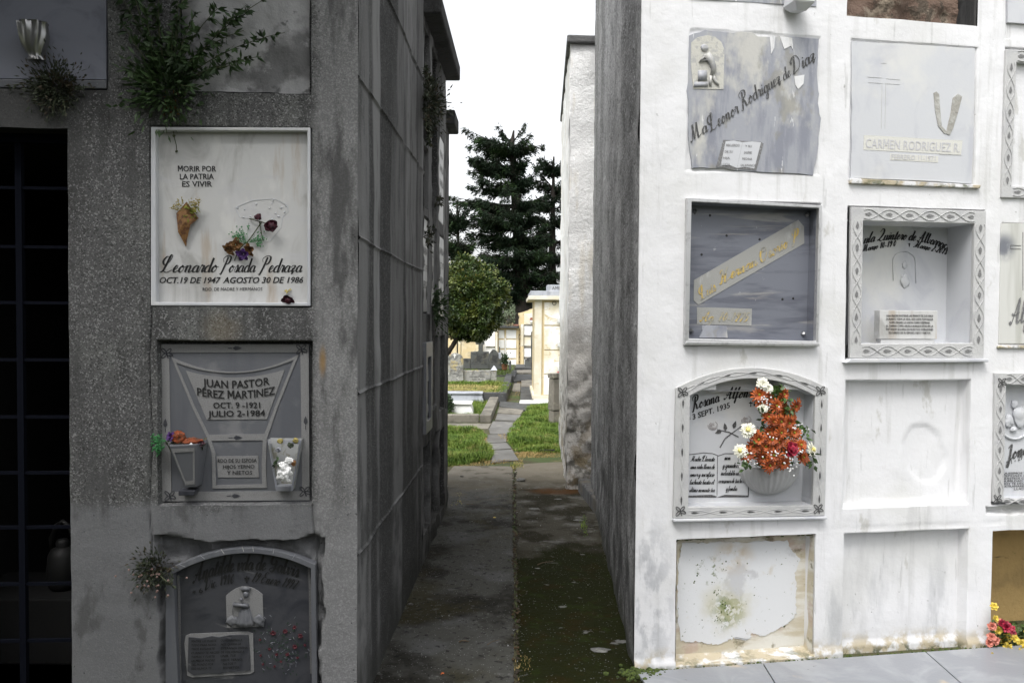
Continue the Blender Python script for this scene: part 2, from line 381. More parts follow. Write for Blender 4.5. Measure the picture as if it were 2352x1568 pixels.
for ch, shp in {'0': [[(.5, 2), (.1, 1), (.4, 0), (.8, 1), (.5, 2)]], '1': [[(.2, 1.5), (.6, 2), (.4, 0)]],
                '7': [[(.1, 1.8), (.8, 1.9), (.3, 0)]], '9': [[(.8, 1.6), (.4, 2), (.2, 1.3), (.7, 1.2), (.8, 1.9), (.6, .8), (.3, 0)]],
                '5': [[(.8, 1.9), (.3, 1.9), (.25, 1.1), (.7, 1.1), (.6, .2), (.1, 0)]], '2': [[(.2, 1.6), (.6, 2), (.7, 1.3), (.1, 0), (.8, .1)]],
                '6': [[(.8, 2), (.2, .9), (.3, 0), (.8, .5), (.3, .9)]], '3': [[(.2, 1.8), (.7, 1.9), (.4, 1.1), (.7, .5), (.1, 0)]], '8': [[(.7, 1.6), (.4, 2), (.3, 1.4), (.7, .5), (.4, 0), (.2, .5), (.7, 1.6)]]}.items():
    G[ch] = (1.05, shp)
def catmull(P, k=5):
    P = [np.array(p, float) for p in P]; out = []
    if len(P) < 3:
        return [P[0] + (P[-1] - P[0]) * t / 3 for t in range(4)]
    Q = [2 * P[0] - P[1]] + P + [2 * P[-1] - P[-2]]
    for i in range(1, len(Q) - 2):
        for t in range(k):
            t /= k; a, b, c, d = Q[i - 1:i + 3]
            out.append(.5 * ((2 * b) + (c - a) * t + (2 * a - 5 * b + 4 * c - d) * t * t + (3 * b - a - 3 * c + d) * t ** 3))
    out.append(P[-1]); return out
def script_geo(s, thin=.07, thick=.2, slant=.38):
    V = []; F = []; x0 = 0
    for ch in s:
        adv, strokes = G.get(ch, G.get(ch.lower(), G[' ']))
        for st in strokes:
            pts = catmull(st); pts = [np.array((p[0] + x0 + slant * p[1], p[1])) for p in pts]; n = len(pts); b0 = len(V)
            for i, p in enumerate(pts):
                t = pts[min(i + 1, n - 1)] - pts[max(0, i - 1)]; L = np.linalg.norm(t) + 1e-9; t = t / L
                wd = thin + thick * max(0, -t[1]) ** 1.3 if n > 4 else (thin + thick) * .7
                nrm = np.array((-t[1], t[0])) * wd / 2
                V += [p + nrm, p - nrm]
            F += [(b0 + 2 * i, b0 + 2 * i + 1, b0 + 2 * i + 3, b0 + 2 * i + 2) for i in range(n - 1)]
        x0 += adv
    return np.array(V).reshape(-1, 2), F, x0

class Spot:
    """a thing set on a facade; local x along the wall, y into it, z up"""
    def __init__(q, F, name, label, cat, u0, v0, u1, v1, d=0.0, group=None):
        q.F = F; s0, s1, z0, z1 = F.rect(u0, v0, u1, v1, d)
        q.sc = (s0 + s1) / 2; q.zb = z0; q.w = s1 - s0; q.h = z1 - z0
        q.root = thing(name, label, cat, F.pt(q.sc, q.zb, 0), F.ang, group)
    def L(q, u, v, d=0.0):
        s, z = q.F.sz(u, v, d); return s - q.sc, z - q.zb
    def Ls(q, pts, d=0.0): return [q.L(u, v, d) for u, v in pts]
    def place(q, mb, v2, f, d, ua, va, ub, vb, h, hpx_ref, bend=0., squeeze=None):
        """map 2D glyph geometry so baseline runs from (ua,va) to (ub,vb) px; h glyph-height unit maps to hpx_ref px"""
        xa, za = q.L(ua, va, d); xb, zb_ = q.L(ub, vb, d)
        _, zt = q.L(ua, va - hpx_ref, d); sc = (zt - za) / h
        x = v2[:, 0]; mn, mx = x.min(), x.max(); t = (x - mn) / (mx - mn)
        ln = math.hypot(xb - xa, zb_ - za); cs, sn = (xb - xa) / ln, (zb_ - za) / ln
        px = t * ln; py = v2[:, 1] * sc
        py = py + bend * 4 * t * (1 - t)
        X = xa + px * cs - py * sn; Z = za + px * sn + py * cs
        V = [(a, d - .0012, b) for a, b in zip(X, Z)]
        mb.add(V, f)
    def text(q, mb, s, ua, va, ub, vb, hpx, d=0., shear=0., off=.012, bend=0.):
        if off > .012:       # heavy letters: three slightly shifted copies keep the counters open
            v, f = text_geo(s, shear, .006)
            for k, dx in enumerate((-1, 0, 1)): q.place(mb, v, f, d - .0003 * k, ua + dx * off * hpx * .9, va, ub + dx * off * hpx * .9, vb, CAPH, hpx, bend)
            return
        v, f = text_geo(s, shear, off); q.place(mb, v, f, d, ua, va, ub, vb, CAPH, hpx, bend)
    def script(q, mb, s, ua, va, ub, vb, xh, d=0., bend=0., thin=.08, thick=.22):
        v, f, _ = script_geo(s, thin, thick); q.place(mb, v, f, d, ua, va, ub, vb, 1.0, xh, bend)
def leafdecal(mb, x, z, y, L, W, ang):   # small incised leaf, vein lines cut out
    pts = [(-1, 0), (-.4, .9), (.2, .7), (1, 0), (.2, -.7), (-.4, -.9)]
    c, s = math.cos(ang), math.sin(ang)
    P = [(x + (a * L * c - b * W * s), y, z + (a * L * s + b * W * c)) for a, b in pts]
    mb.add(P, [(0, 1, 2, 3, 4, 5)])
def bow(mb, x, z, y, r):
    for a in (R(45), R(135), R(225), R(-20)):
        cx, cz = x + r * .55 * math.cos(a), z + r * .55 * math.sin(a)
        pts = [(cx + math.cos(a) * r * .5 * math.cos(t) - math.sin(a) * r * .22 * math.sin(t), y, cz + math.sin(a) * r * .5 * math.cos(t) + math.cos(a) * r * .22 * math.sin(t)) for t in np.linspace(0, 6.28, 11)]
        mb.tube(pts, r * .07, 4, cap=False)
    mb.tube([(x, y, z), (x + r * .3, y, z - r * .8)], r * .09, 4)
def carved_border(q, mbr, mbl, outer, inner, d, n_side, vine=.0018):
    """vine relief and incised leaves along a frame: outer/inner 4 corner lists (x,z)"""
    for i in range(len(outer)):
        j = (i + 1) % len(outer)
        a = ((outer[i][0] + inner[i][0]) / 2, (outer[i][1] + inner[i][1]) / 2); b = ((outer[j][0] + inner[j][0]) / 2, (outer[j][1] + inner[j][1]) / 2)
        ln = math.hypot(b[0] - a[0], b[1] - a[1])
        if ln < .02: continue
        wd = math.hypot(outer[i][0] - inner[i][0], outer[i][1] - inner[i][1]) * .33
        t = ((b[0] - a[0]) / ln, (b[1] - a[1]) / ln); nn = (-t[1], t[0]); n = max(1, round(n_side * ln / .55))
        for sgn in (1, -1):
            pts = [(a[0] + t[0] * ln * k / 40 + nn[0] * wd * .8 * sgn * math.sin(k / 40 * math.pi * n), d - .001, a[1] + t[1] * ln * k / 40 + nn[1] * wd * .8 * sgn * math.sin(k / 40 * math.pi * n)) for k in range(2, 39)]
            mbr.tube(pts, vine, 4)
        for k in range(n):
            s = (k + .5) / n * ln
            leafdecal(mbl, a[0] + t[0] * s, a[1] + t[1] * s, d - .0016, .021 * random.uniform(.85, 1.1), wd * .32, math.atan2(t[1], t[0]) + random.choice((0, math.pi)))
# ------------------------------------------------------------------ palette
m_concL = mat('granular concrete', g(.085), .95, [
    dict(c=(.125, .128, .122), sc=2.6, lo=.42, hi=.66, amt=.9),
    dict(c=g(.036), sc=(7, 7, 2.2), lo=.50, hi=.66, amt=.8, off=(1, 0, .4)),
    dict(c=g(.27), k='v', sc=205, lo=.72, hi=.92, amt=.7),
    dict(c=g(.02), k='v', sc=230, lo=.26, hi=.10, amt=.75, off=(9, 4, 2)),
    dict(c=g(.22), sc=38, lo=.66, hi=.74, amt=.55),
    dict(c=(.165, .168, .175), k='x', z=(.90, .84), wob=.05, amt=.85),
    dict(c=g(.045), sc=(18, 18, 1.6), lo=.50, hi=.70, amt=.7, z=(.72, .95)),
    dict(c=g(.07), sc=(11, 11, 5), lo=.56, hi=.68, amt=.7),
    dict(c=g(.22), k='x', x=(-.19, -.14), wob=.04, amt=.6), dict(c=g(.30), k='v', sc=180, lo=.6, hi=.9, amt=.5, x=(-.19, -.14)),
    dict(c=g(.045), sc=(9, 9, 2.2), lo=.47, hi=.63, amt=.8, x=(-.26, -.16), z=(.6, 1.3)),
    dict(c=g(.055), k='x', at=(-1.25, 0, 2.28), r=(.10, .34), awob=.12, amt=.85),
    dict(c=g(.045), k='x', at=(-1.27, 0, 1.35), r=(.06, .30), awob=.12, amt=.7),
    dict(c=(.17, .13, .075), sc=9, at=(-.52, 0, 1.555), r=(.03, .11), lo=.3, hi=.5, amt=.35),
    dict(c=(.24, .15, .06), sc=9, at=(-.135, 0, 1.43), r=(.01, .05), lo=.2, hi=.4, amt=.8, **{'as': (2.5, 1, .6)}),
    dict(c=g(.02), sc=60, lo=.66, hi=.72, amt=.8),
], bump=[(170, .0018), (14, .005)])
m_side = mat('streaked concrete', g(.165), .9, [
    dict(c=g(.022), sc=(1.8, 2.1, .14), lo=.44, hi=.54, amt=.93, det=2, dist=.3),
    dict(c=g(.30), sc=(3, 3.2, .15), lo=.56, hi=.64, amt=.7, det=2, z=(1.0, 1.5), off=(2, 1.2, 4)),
    dict(c=g(.03), sc=(13, 14, 3), lo=.50, hi=.70, amt=.65), dict(c=g(.18), sc=(26, 26, 9), lo=.60, hi=.72, amt=.4),
    dict(c=g(.20), k='v', sc=190, lo=.78, hi=.92, amt=.5),
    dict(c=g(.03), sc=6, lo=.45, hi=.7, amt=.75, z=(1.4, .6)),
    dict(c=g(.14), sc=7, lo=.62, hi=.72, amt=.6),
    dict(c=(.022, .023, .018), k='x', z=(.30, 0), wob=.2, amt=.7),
], bump=[(120, .0012), (9, .005)])
m_dark = mat('sooted masonry', g(.09), .95, [
    dict(c=(.10, .085, .06), sc=7, lo=.45, hi=.65, amt=.8), dict(c=g(.035), sc=(14, 14, 2), lo=.5, hi=.65, amt=.9),
    dict(c=g(.26), sc=(11, 11, 3), lo=.62, hi=.7, amt=.6)], bump=[(60, .003)])
m_white = mat('white plaster', (.70, .70, .71), .8, [
    dict(c=(.60, .60, .585), sc=1.6, lo=.45, hi=.7, amt=.8),
    dict(c=(.47, .47, .47), sc=(6, 6, 1.1), lo=.55, hi=.72, amt=.55, z=(2.0, .6)),
    dict(c=(.42, .41, .37), sc=(9, 9, 4), lo=.64, hi=.72, amt=.6),
    dict(c=(.48, .48, .465), sc=(15, 15, .9), lo=.56, hi=.70, amt=.5),
    dict(c=(.33, .33, .32), sc=(30, 30, 3), lo=.63, hi=.70, amt=.35),
    dict(c=(.09, .09, .08), sc=42, lo=.66, hi=.73, amt=.75, z=(.55, .1)),
    dict(c=(.22, .22, .20), sc=27, lo=.69, hi=.75, amt=.6),
    dict(c=(.30, .31, .32), sc=(8, 8, 2.0), lo=.50, hi=.70, amt=.55, z=(.75, .1)),
    dict(c=(.34, .35, .37), sc=(16, 16, 7), at=(.06, 0, .35), r=(.05, .32), lo=.45, hi=.62, amt=.7, **{'as': (1.8, 1, .6)}),
    dict(c=(.42, .35, .22), sc=14, lo=.42, hi=.56, amt=.85, z=(.12, .03), wob=.03),
    dict(c=(.09, .10, .05), sc=22, lo=.48, hi=.6, amt=.9, z=(.045, .0), wob=.03),
], bump=[(34, .0022), (5, .004, 3)])
m_whitein = mat('white painted recess', (.66, .66, .66), .8, [
    dict(c=(.55, .54, .50), sc=5, lo=.52, hi=.72, amt=.5), dict(c=(.2, .2, .18), sc=40, lo=.69, hi=.74, amt=.6),
    dict(c=(.12, .12, .09), sc=30, lo=.58, hi=.68, amt=.7, z=(.06, -.02))], bump=[(30, .004), (7, .01, 3)])
m_rside = mat('pebbledash grey', g(.36), .95, [
    dict(c=g(.11), sc=(3, 1.9, .12), lo=.42, hi=.60, amt=.8, det=1.5), dict(c=g(.06), sc=46, lo=.50, hi=.66, amt=.75), dict(c=g(.10), sc=(7, 7, 3), lo=.52, hi=.68, amt=.5),
    dict(c=g(.55), k='v', sc=120, lo=.72, hi=.95, amt=.55), dict(c=g(.05), sc=(9, 9, 4), lo=.36, hi=.62, amt=.85, z=(1.5, .2)),
    dict(c=(.03, .033, .02), k='x', z=(.2, 0), wob=.15, amt=.85)], bump=[(80, .010), (22, .008)])
m_rough = mat('peeling limewash', (.82, .82, .81), .95, [
    dict(c=(.66, .62, .54), sc=(5, 9, 1.2), lo=.52, hi=.64, amt=.7),
    dict(c=g(.3), sc=(30, 30, 1.0), lo=.58, hi=.68, amt=.6, y=(.25, .5), z=(1.0, 1.8)),
    dict(c=(.45, .43, .40), sc=4, lo=.30, hi=.42, amt=.85, z=(1.75, 1.35), wob=.25),
    dict(c=(.10, .095, .08), sc=8, lo=.44, hi=.6, amt=.92, z=(1.6, .5), wob=.2),
    dict(c=(.17, .13, .07), sc=5, lo=.5, hi=.6, amt=.7, z=(.9, .3))], bump=[(22, .012), (60, .006)])
m_roof = mat('weathered roof slab', g(.14), .95, [dict(c=g(.05), sc=9, lo=.45, hi=.65, amt=.8), dict(c=g(.4), sc=30, lo=.66, hi=.72, amt=.8)], bump=[(40, .01)])
m_roofd = mat('dark roof slab', g(.055), .95, [dict(c=g(.02), sc=7, lo=.45, hi=.65, amt=.8), dict(c=(.11, .03, .02), sc=22, lo=.66, hi=.72, amt=.7)], bump=[(40, .01)])
m_marble = mat('white marble', (.54, .54, .53), .35, [
    dict(c=(.33, .325, .31), sc=(5, 5, 2.2), lo=.46, hi=.66, amt=.85, dist=1.2), dict(c=(.66, .655, .63), sc=(9, 9, 5), lo=.52, hi=.68, amt=.6), dict(c=(.52, .52, .53), sc=(2.2, 2, 5), rot=(0, .7, 0), dist=2.2, lo=.54, hi=.68, amt=.6),
    dict(c=(.36, .27, .18), sc=(12, 12, 1.6), lo=.56, hi=.68, amt=.55)], bump=[(40, .0006)])
m_marbleR = mat('pale grey marble', (.53, .54, .56), .45, [
    dict(c=(.43, .44, .48), sc=(5, 5, 3), lo=.5, hi=.68, amt=.7, dist=1), dict(c=(.66, .65, .6), sc=3, lo=.5, hi=.7, amt=.5)], bump=[(60, .0005)])
m_grey = mat('grey marble', (.125, .13, .142), .4, [
    dict(c=(.10, .105, .12), sc=(9, 9, 1.6), lo=.45, hi=.65, amt=.8), dict(c=(.26, .26, .26), sc=6, lo=.55, hi=.72, amt=.5), dict(c=g(.4), sc=60, lo=.70, hi=.75, amt=.5)], bump=[(80, .0008)])
m_greyl = mat('bleached grey marble', (.31, .32, .35), .5, [
    dict(c=(.20, .21, .25), sc=(13, 13, 2.6), lo=.46, hi=.62, amt=.85), dict(c=(.50, .49, .45), sc=(6, 6, 3.2), lo=.48, hi=.64, amt=.85), dict(c=(.24, .23, .19), sc=(9, 9, 5), lo=.56, hi=.66, amt=.6),
    dict(c=(.7, .7, .7), sc=(45, 45, 9), lo=.68, hi=.72, amt=.8)], bump=[(60, .001)])
m_darkm = mat('dark grey marble', (.058, .060, .068), .3, [
    dict(c=(.03, .032, .04), sc=5, lo=.42, hi=.65, amt=.9, dist=2), dict(c=(.2, .2, .2), sc=(4, 4, 14), lo=.62, hi=.72, amt=.6, dist=1)], bump=[(60, .0006)])
m_slate = mat('slate blue marble', (.16, .17, .20), .45, [
    dict(c=(.10, .105, .13), sc=(2, 2, 16), lo=.45, hi=.62, amt=.9, dist=.5), dict(c=(.33, .32, .30), sc=(2, 2, 22), lo=.58, hi=.70, amt=.6, dist=.4), dict(c=g(.5), sc=30, lo=.68, hi=.74, amt=.5)], bump=[(70, .0005)])
m_carve = mat('chiselled stone', g(.225), .9, [dict(c=g(.17), sc=220, lo=.5, hi=.62, amt=.7)], bump=[(260, .001)])
m_carveD = mat('chiselled dark stone', g(.13), .9, [dict(c=g(.08), sc=220, lo=.5, hi=.62, amt=.7)], bump=[(260, .001)])
m_frameM = mat('carved marble frame', (.48, .48, .475), .6, [dict(c=(.40, .40, .41), sc=12, lo=.5, hi=.65, amt=.6), dict(c=g(.25), sc=50, lo=.66, hi=.74, amt=.5)], bump=[(90, .002)])
m_ink = mat('black letter paint', g(.012), .6)
m_inkw = mat('worn letter paint', g(.06), .8, [dict(c=g(.2), sc=120, lo=.5, hi=.65, amt=.7)])
m_inkg = mat('faded grey paint', g(.16), .8, [dict(c=g(.3), sc=120, lo=.5, hi=.65, amt=.8)])
m_inkf = mat('faint cut letter', (.52, .51, .48), .9)
m_gold = mat('flaking gilt paint', (.50, .36, .10), .5, [dict(c=(.30, .30, .27), sc=22, lo=.42, hi=.55, amt=.9)])
m_metal = mat('tarnished steel', g(.30), .35, [dict(c=g(.18), sc=20, lo=.5, hi=.65, amt=.8)], metal=.9)
m_alum = mat('aluminium', g(.6), .4, [dict(c=g(.35), sc=30, lo=.5, hi=.7, amt=.6)], metal=.7)
m_grille = mat('blue black iron', (.0035, .0045, .009), .9, spec=.1)
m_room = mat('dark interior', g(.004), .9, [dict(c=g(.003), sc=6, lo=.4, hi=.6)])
m_leaf = mat('weed leaf', (.035, .07, .018), .6, [dict(c=(.02, .045, .012), sc=12, lo=.4, hi=.6)])
m_leafd = mat('dark weed leaf', (.03, .04, .02), .7, [dict(c=(.06, .045, .025), sc=20, lo=.5, hi=.6)])
m_stem = mat('stem', (.05, .06, .025), .7)
m_dry = mat('dried petal', (.22, .11, .035), .7, [dict(c=(.10, .04, .015), sc=60, lo=.45, hi=.6)])
m_wine = mat('wine red petal', (.065, .008, .02), .6, [dict(c=(.02, .004, .01), sc=80, lo=.45, hi=.6)])
m_violet = mat('violet petal', (.06, .015, .13), .6)
m_tuft = mat('dry sprig', (.30, .25, .08), .8)
m_mint = mat('green sprig', (.05, .22, .07), .8)
m_orange = mat('orange petal', (.44, .095, .012), .55, [dict(c=(.22, .04, .008), sc=45, lo=.42, hi=.6)])
m_rust = mat('rusty flower', (.24, .05, .01), .7, [dict(c=(.1, .03, .01), sc=60, lo=.45, hi=.6)])
m_ocentre = mat('green flower centre', (.22, .24, .02), .7)
m_cream = mat('cream petal', (.85, .84, .72), .5)
m_ycentre = mat('yellow flower centre', (.75, .66, .22), .6)
m_red = mat('crimson petal', (.35, .012, .04), .5, [dict(c=(.16, .004, .02), sc=40, lo=.45, hi=.6)])
m_yel = mat('yellow petal', (.62, .46, .06), .5, [dict(c=(.40, .30, .04), sc=40, lo=.45, hi=.6)])
m_pink = mat('salmon petal', (.62, .22, .16), .5)
m_bag = mat('white plastic bag', (.75, .75, .74), .35)
m_tray = mat('clear plastic', (.42, .43, .43), .2, [dict(c=(.25, .24, .18), sc=25, lo=.5, hi=.62, amt=.8)], alpha=None)
m_brick = mat('rough brick', (.15, .10, .075), .95, [dict(c=(.30, .25, .19), sc=9, lo=.5, hi=.62, amt=.9), dict(c=(.07, .055, .04), sc=13, lo=.52, hi=.62, amt=.9), dict(c=(.05, .09, .03), sc=10, lo=.64, hi=.72, amt=.8)], bump=[(30, .02), (90, .006)])
m_tan = mat('tan clay wall', (.42, .29, .12), .95, [dict(c=(.30, .21, .09), sc=6, lo=.45, hi=.65, amt=.8), dict(c=(.12, .13, .03), sc=9, lo=.62, hi=.7, amt=.7), dict(c=(.10, .07, .03), sc=(5, 5, 22), lo=.62, hi=.70, amt=.8)], bump=[(20, .01)])
m_moss = mat('moss', (.07, .10, .018), .95, [dict(c=(.03, .045, .01), sc=80, lo=.45, hi=.6)], bump=[(200, .004)])

def box5(F, s0, s1, z0, z1, d0, d1, name, material, parent):     # an open-fronted cavity
    root = parent.location
    c = lambda s, z, d: F.pt(s, z, d) - root
    m = MB(); A = [c(s0, z0, d0), c(s1, z0, d0), c(s1, z1, d0), c(s0, z1, d0)]; B = [c(s0, z0, d1), c(s1, z0, d1), c(s1, z1, d1), c(s0, z1, d1)]
    m.add(A + B, [(4, 5, 6, 7), (0, 1, 5, 4), (1, 2, 6, 5), (2, 3, 7, 6), (3, 0, 4, 7)])
    return m.build(name, material, parent, recalc=False)

# ------------------------------------------------------------------ the two near blocks
cL = ground(820, 1658); FL = Facade(cL, R(3.5))
dA = ray(1210, 750); FA = Facade(cL, math.atan2(dA.y, dA.x))
cR = ground(1456, 1545); FR = Facade(cR, R(9.6))
rN = ground(1456, 1545); rF = ground(1357, 1140); FRS = Facade(rF, math.atan2(rN.y - rF.y, rN.x - rF.x)); LRS = (rN - rF).length

lb = thing('tomb_block', 'dark grey concrete tomb block on the left with a barred opening and marble slabs', 'tomb block', cL, 0)
HL = 4.1
r_door = FL.rect(-330, 290, 160, 1500); r_door = (r_door[0], r_door[1], .05, r_door[3])
r_tl = FL.rect(-230, -330, 247, 203); r_tm = FL.rect(402, -300, 714, 213)
r_1 = FL.rect(345, 290, 716, 705); r_2 = FL.rect(361, 781, 718, 1160); r_3 = FL.rect(362, 1240, 742, 1640)
SV = [FL.sz(346, 1000)[0], FL.sz(722, 1200)[0]]; SH = FL.sz(530, 1232)[1]
def lb_extra(s, z):    # settled seams beside the lower slabs
    k = 0; w1 = .010 * noise.noise(Vector((z * 4, 1, 2)))
    if r_3[3] - .05 < z < r_1[2] + .02: k += .012 * math.exp(-((s - SV[0] - w1) / .0035) ** 2) * (noise.noise(Vector((z * 9, 5, 1))) > -.45)
    if z < r_2[2]: k += .009 * math.exp(-((s - SV[1] - w1) / .0035) ** 2)
    return k
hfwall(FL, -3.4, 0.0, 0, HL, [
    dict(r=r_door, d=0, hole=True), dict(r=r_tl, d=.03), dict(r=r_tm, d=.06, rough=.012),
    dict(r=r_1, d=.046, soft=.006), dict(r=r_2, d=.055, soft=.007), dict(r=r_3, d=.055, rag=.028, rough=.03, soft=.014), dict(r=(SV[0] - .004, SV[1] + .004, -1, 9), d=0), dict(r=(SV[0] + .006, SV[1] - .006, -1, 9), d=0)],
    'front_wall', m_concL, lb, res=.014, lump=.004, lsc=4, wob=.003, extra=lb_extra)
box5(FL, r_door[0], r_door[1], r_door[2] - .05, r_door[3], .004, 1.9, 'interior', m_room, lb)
# stained plaster back of the top recess
ZJ = [FA.sz(817, y)[1] for y in (-177, 170, 545, 905, 1278)]
sEnd = FA.sz(971, 620)[0]
def sideL(s, z):
    k = 0
    for i, zj in enumerate(ZJ):
        zz = zj + (0.012 * noise.noise(Vector((s * 3, i * 7.7, 0)))) - s * .004
        k -= .008 * math.exp(-((z - zz) / .005) ** 2) - .003 * math.exp(-((z - zz + .012) / .006) ** 2)
    for sj in (.55, 1.05, 1.5):
        k += .003 * math.exp(-((s - sj - .01 * noise.noise(Vector((z, sj, 0)))) / .005) ** 2)
    return k
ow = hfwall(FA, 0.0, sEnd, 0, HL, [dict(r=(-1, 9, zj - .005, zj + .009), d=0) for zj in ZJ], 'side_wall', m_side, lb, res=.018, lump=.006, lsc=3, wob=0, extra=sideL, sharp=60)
# body shell (back, top, left end)
p = [FL.pt(-3.4, 0), FL.pt(0, 0), FA.pt(sEnd, 0), FA.pt(sEnd, 0) + (FL.pt(-3.4, 0) - FL.pt(0, 0))]
p = [q - cL for q in p]
m = MB(); t = [(q.x, q.y, HL) for q in p]; m.add([tuple(q) for q in p] + t, [(2, 3, 7, 6), (3, 0, 4, 7), (4, 5, 6, 7)])
m.build('shell', m_side, lb)
m = MB(); o4 = [(p[0].x - .08, p[0].y - .06), (p[1].x + .06, p[1].y - .06), (p[2].x + .07, p[2].y - .02), (p[3].x - .08, p[3].y)]
m.slab(o4, HL + .003, HL + .13); bevel(m.build('roof', m_roofd, lb), .01)

m = MB(); m.box(FL.pt(-3.4, 0).x - cL.x, -.12, -.80, -.012, 3.42, 3.53); bevel(m.build('added_shade_slab', m_roofd, lb), .01)  # slab above the view, added to block sky and sun from the facade
o2_ = thing('tomb_block', 'unseen lower grey block added behind the camera to dim the foot of the white block', 'tomb block', (4.2, -3.6, 0), R(8))  # unseen block added to cut low sky light on the white wall
m = MB(); m.box(-4.0, 4.4, -2.4, 0, 0, 3.3); bevel(m.build('wall', m_side, o2_), .03)
m = MB(); m.box(-4.1, 4.5, -2.5, .22, 3.303, 3.42); bevel(m.build('roof', m_roofd, o2_), .02)
# grille in the dark opening
gr = thing('iron_grille', 'blue black iron bars across the dark opening at the left edge', 'grille', FL.pt((r_door[0] + r_door[1]) / 2, .05, .12), FL.ang)
gx = [FL.sz(u, 700, .12)[0] - (r_door[0] + r_door[1]) / 2 for u in (-260, -105, 48)]
m = MB()
for x in gx: m.box(x - .012, x + .012, -.012, .012, 0, r_door[3] - .05)
m.build('upright', m_grille, gr)
m = MB(); hw = (r_door[1] - r_door[0]) / 2
for v in (432, 567, 695, 826, 957, 1085, 1210, 1340, 1470, 1580):
    z = FL.sz(60, v, .12)[1] - .05; m.box(-hw, hw, -.006, .006, z - .006, z + .006)
m.build('crossbar', m_grille, gr)
m = MB(); m.box(-hw, hw, -.02, .02, r_door[3] - .085, r_door[3] - .051); m.box(hw - .03, hw - .003, -.02, .02, 0, r_door[3] - .09)
m.build('grille_frame', m_grille, gr)
# white jug standing on a ledge inside the opening
gp = at(145, 1350, 3.75); zj = gp.z
jg = thing('plastic_jug', 'faint white handled jug in the darkness behind the iron bars', 'jug', (gp.x, gp.y, zj), 0)
m = MB(); m.lathe([(.0, 0), (.05, 0), (.065, .02), (.07, .10), (.065, .16), (.05, .19), (.03, .2)], (0, 0, 0), 20); m_jug = mat('shade darkened jug plastic', g(.012), .6); m.build('body', m_jug, jg, True)  # darkness of the room put into the white jug's colour
m = MB(); m.tube([(-.05, 0, .17), (-.055, 0, .24), (-.03, 0, .30), (0, 0, .32), (.03, 0, .30), (.055, 0, .24), (.05, 0, .17)], .011, 8); m.build('handle', m_jug, jg, True)
m = MB(); m.lathe([(.028, .19), (.03, .22), (.022, .235), (0, .235)], (0, 0, 0), 14); m.build('cap', m_jug, jg, True)
lg = thing('stone_ledge', 'dark stone ledge inside the barred opening under the white jug', 'ledge', (gp.x, gp.y, 0), 0)
m = MB(); m.box(-.55, .30, -.14, .25, 0, zj - .001); bevel(m.build('ledge_block', m_room, lg), .01)

# right block
rb = thing('tomb_block', 'white plastered tomb block on the right, gridded with burial niches', 'tomb block', cR, 0)
HR = 5.0
RR = {}
def rr(k, *a): RR[k] = FR.rect(*a); return RR[k]
ops = [
    dict(r=rr('R0C1', 1575, -300, 1878, 4), d=.02), dict(r=rr('R0C2', 1948, -260, 2248, 48), d=0, hole=True), dict(r=rr('R0C3', 2312, -240, 2600, 100), d=.012),
    dict(r=rr('R1C1', 1580, 74, 1882, 396), d=.006, rag=.012), dict(r=rr('R1C2', 1953, 97, 2243, 424), d=.012), dict(r=rr('R1C3', 2304, 117, 2600, 450), d=.015),
    dict(r=rr('R2C1', 1578, 462, 1882, 794), d=.075), dict(r=rr('R2C2', 1944, 478, 2258, 826), d=.185), dict(r=rr('R2C3', 2297, 514, 2600, 790), d=.012),
    dict(r=FR.rect(1553, 895, 1892, 1187), d=.09), dict(r=FR.rect(1645, 866, 1800, 902), d=.09),
    dict(r=rr('R3C2', 1939, 871, 2227, 1162), d=.055, soft=.012), dict(r=rr('R3C3', 2280, 858, 2600, 1153), d=.09),
    dict(r=rr('R4C1', 1552, 1232, 1872, 1516), d=.085, soft=.010, rough=.004), dict(r=rr('R4C2', 1936, 1218, 2222, 1508), d=.055, soft=.014), dict(r=rr('R4C3', 2277, 1211, 2620, 1512), d=0, hole=True),
    dict(r=FR.rect(2262, 1154, 2600, 1178), d=.05, rag=.02, soft=.01)]
def rbx(s, z):
    k = 0
    a, b, c, d = RR['R4C1']        # ledge along the ground, cracks
    if z < .055: k -= .012 * smooth01((.055 - z) / .02)
    if s > .05:
        zc = FR_line(s); k += .004 * math.exp(-((z - zc - .006 * noise.noise(Vector((s * 9, 0, 0)))) / .003) ** 2)
    # bulging round patch in the blank niche
    a, b, c, d = RR['R3C2']; cx, cz = a + (b - a) * .70, c + (d - c) * .40
    r_ = math.hypot((s - cx) / .115 + .25 * (z - cz) / .15, (z - cz) / .145) + .12 * noise.noise(Vector((s * 11, z * 11, 4)))
    if abs(s - cx) < .25 and abs(z - cz) < .3: k += .008 * (1 - smooth01((r_ - .92) / .10))
    # broken plaster left of the last frame
    return k
_l1 = FR.sz(1470, 1230); _l2 = FR.sz(1900, 1216)
def FR_line(s): return _l1[1] + (_l2[1] - _l1[1]) * (s - _l1[0]) / (_l2[0] - _l1[0])
hfwall(FR, 0.0, 2.75, 0, HR, ops, 'front_wall', m_white, rb, res=.014, lump=.003, lsc=5, wob=.003, soft=.006, extra=rbx)
def cavity(key, d, name, material, lab=None):
    a, b, c, e = RR[key]; o = box5(FR, a, b, c, e, .006, d, name, material, rb)
    if lab: o['label'] = lab
    return o
cavity('R0C2', .18, 'niche_cavity', m_dark, 'open niche with dark sides')
cavity('R4C3', .30, 'niche_cavity', m_tan, 'open niche lined in tan clay')
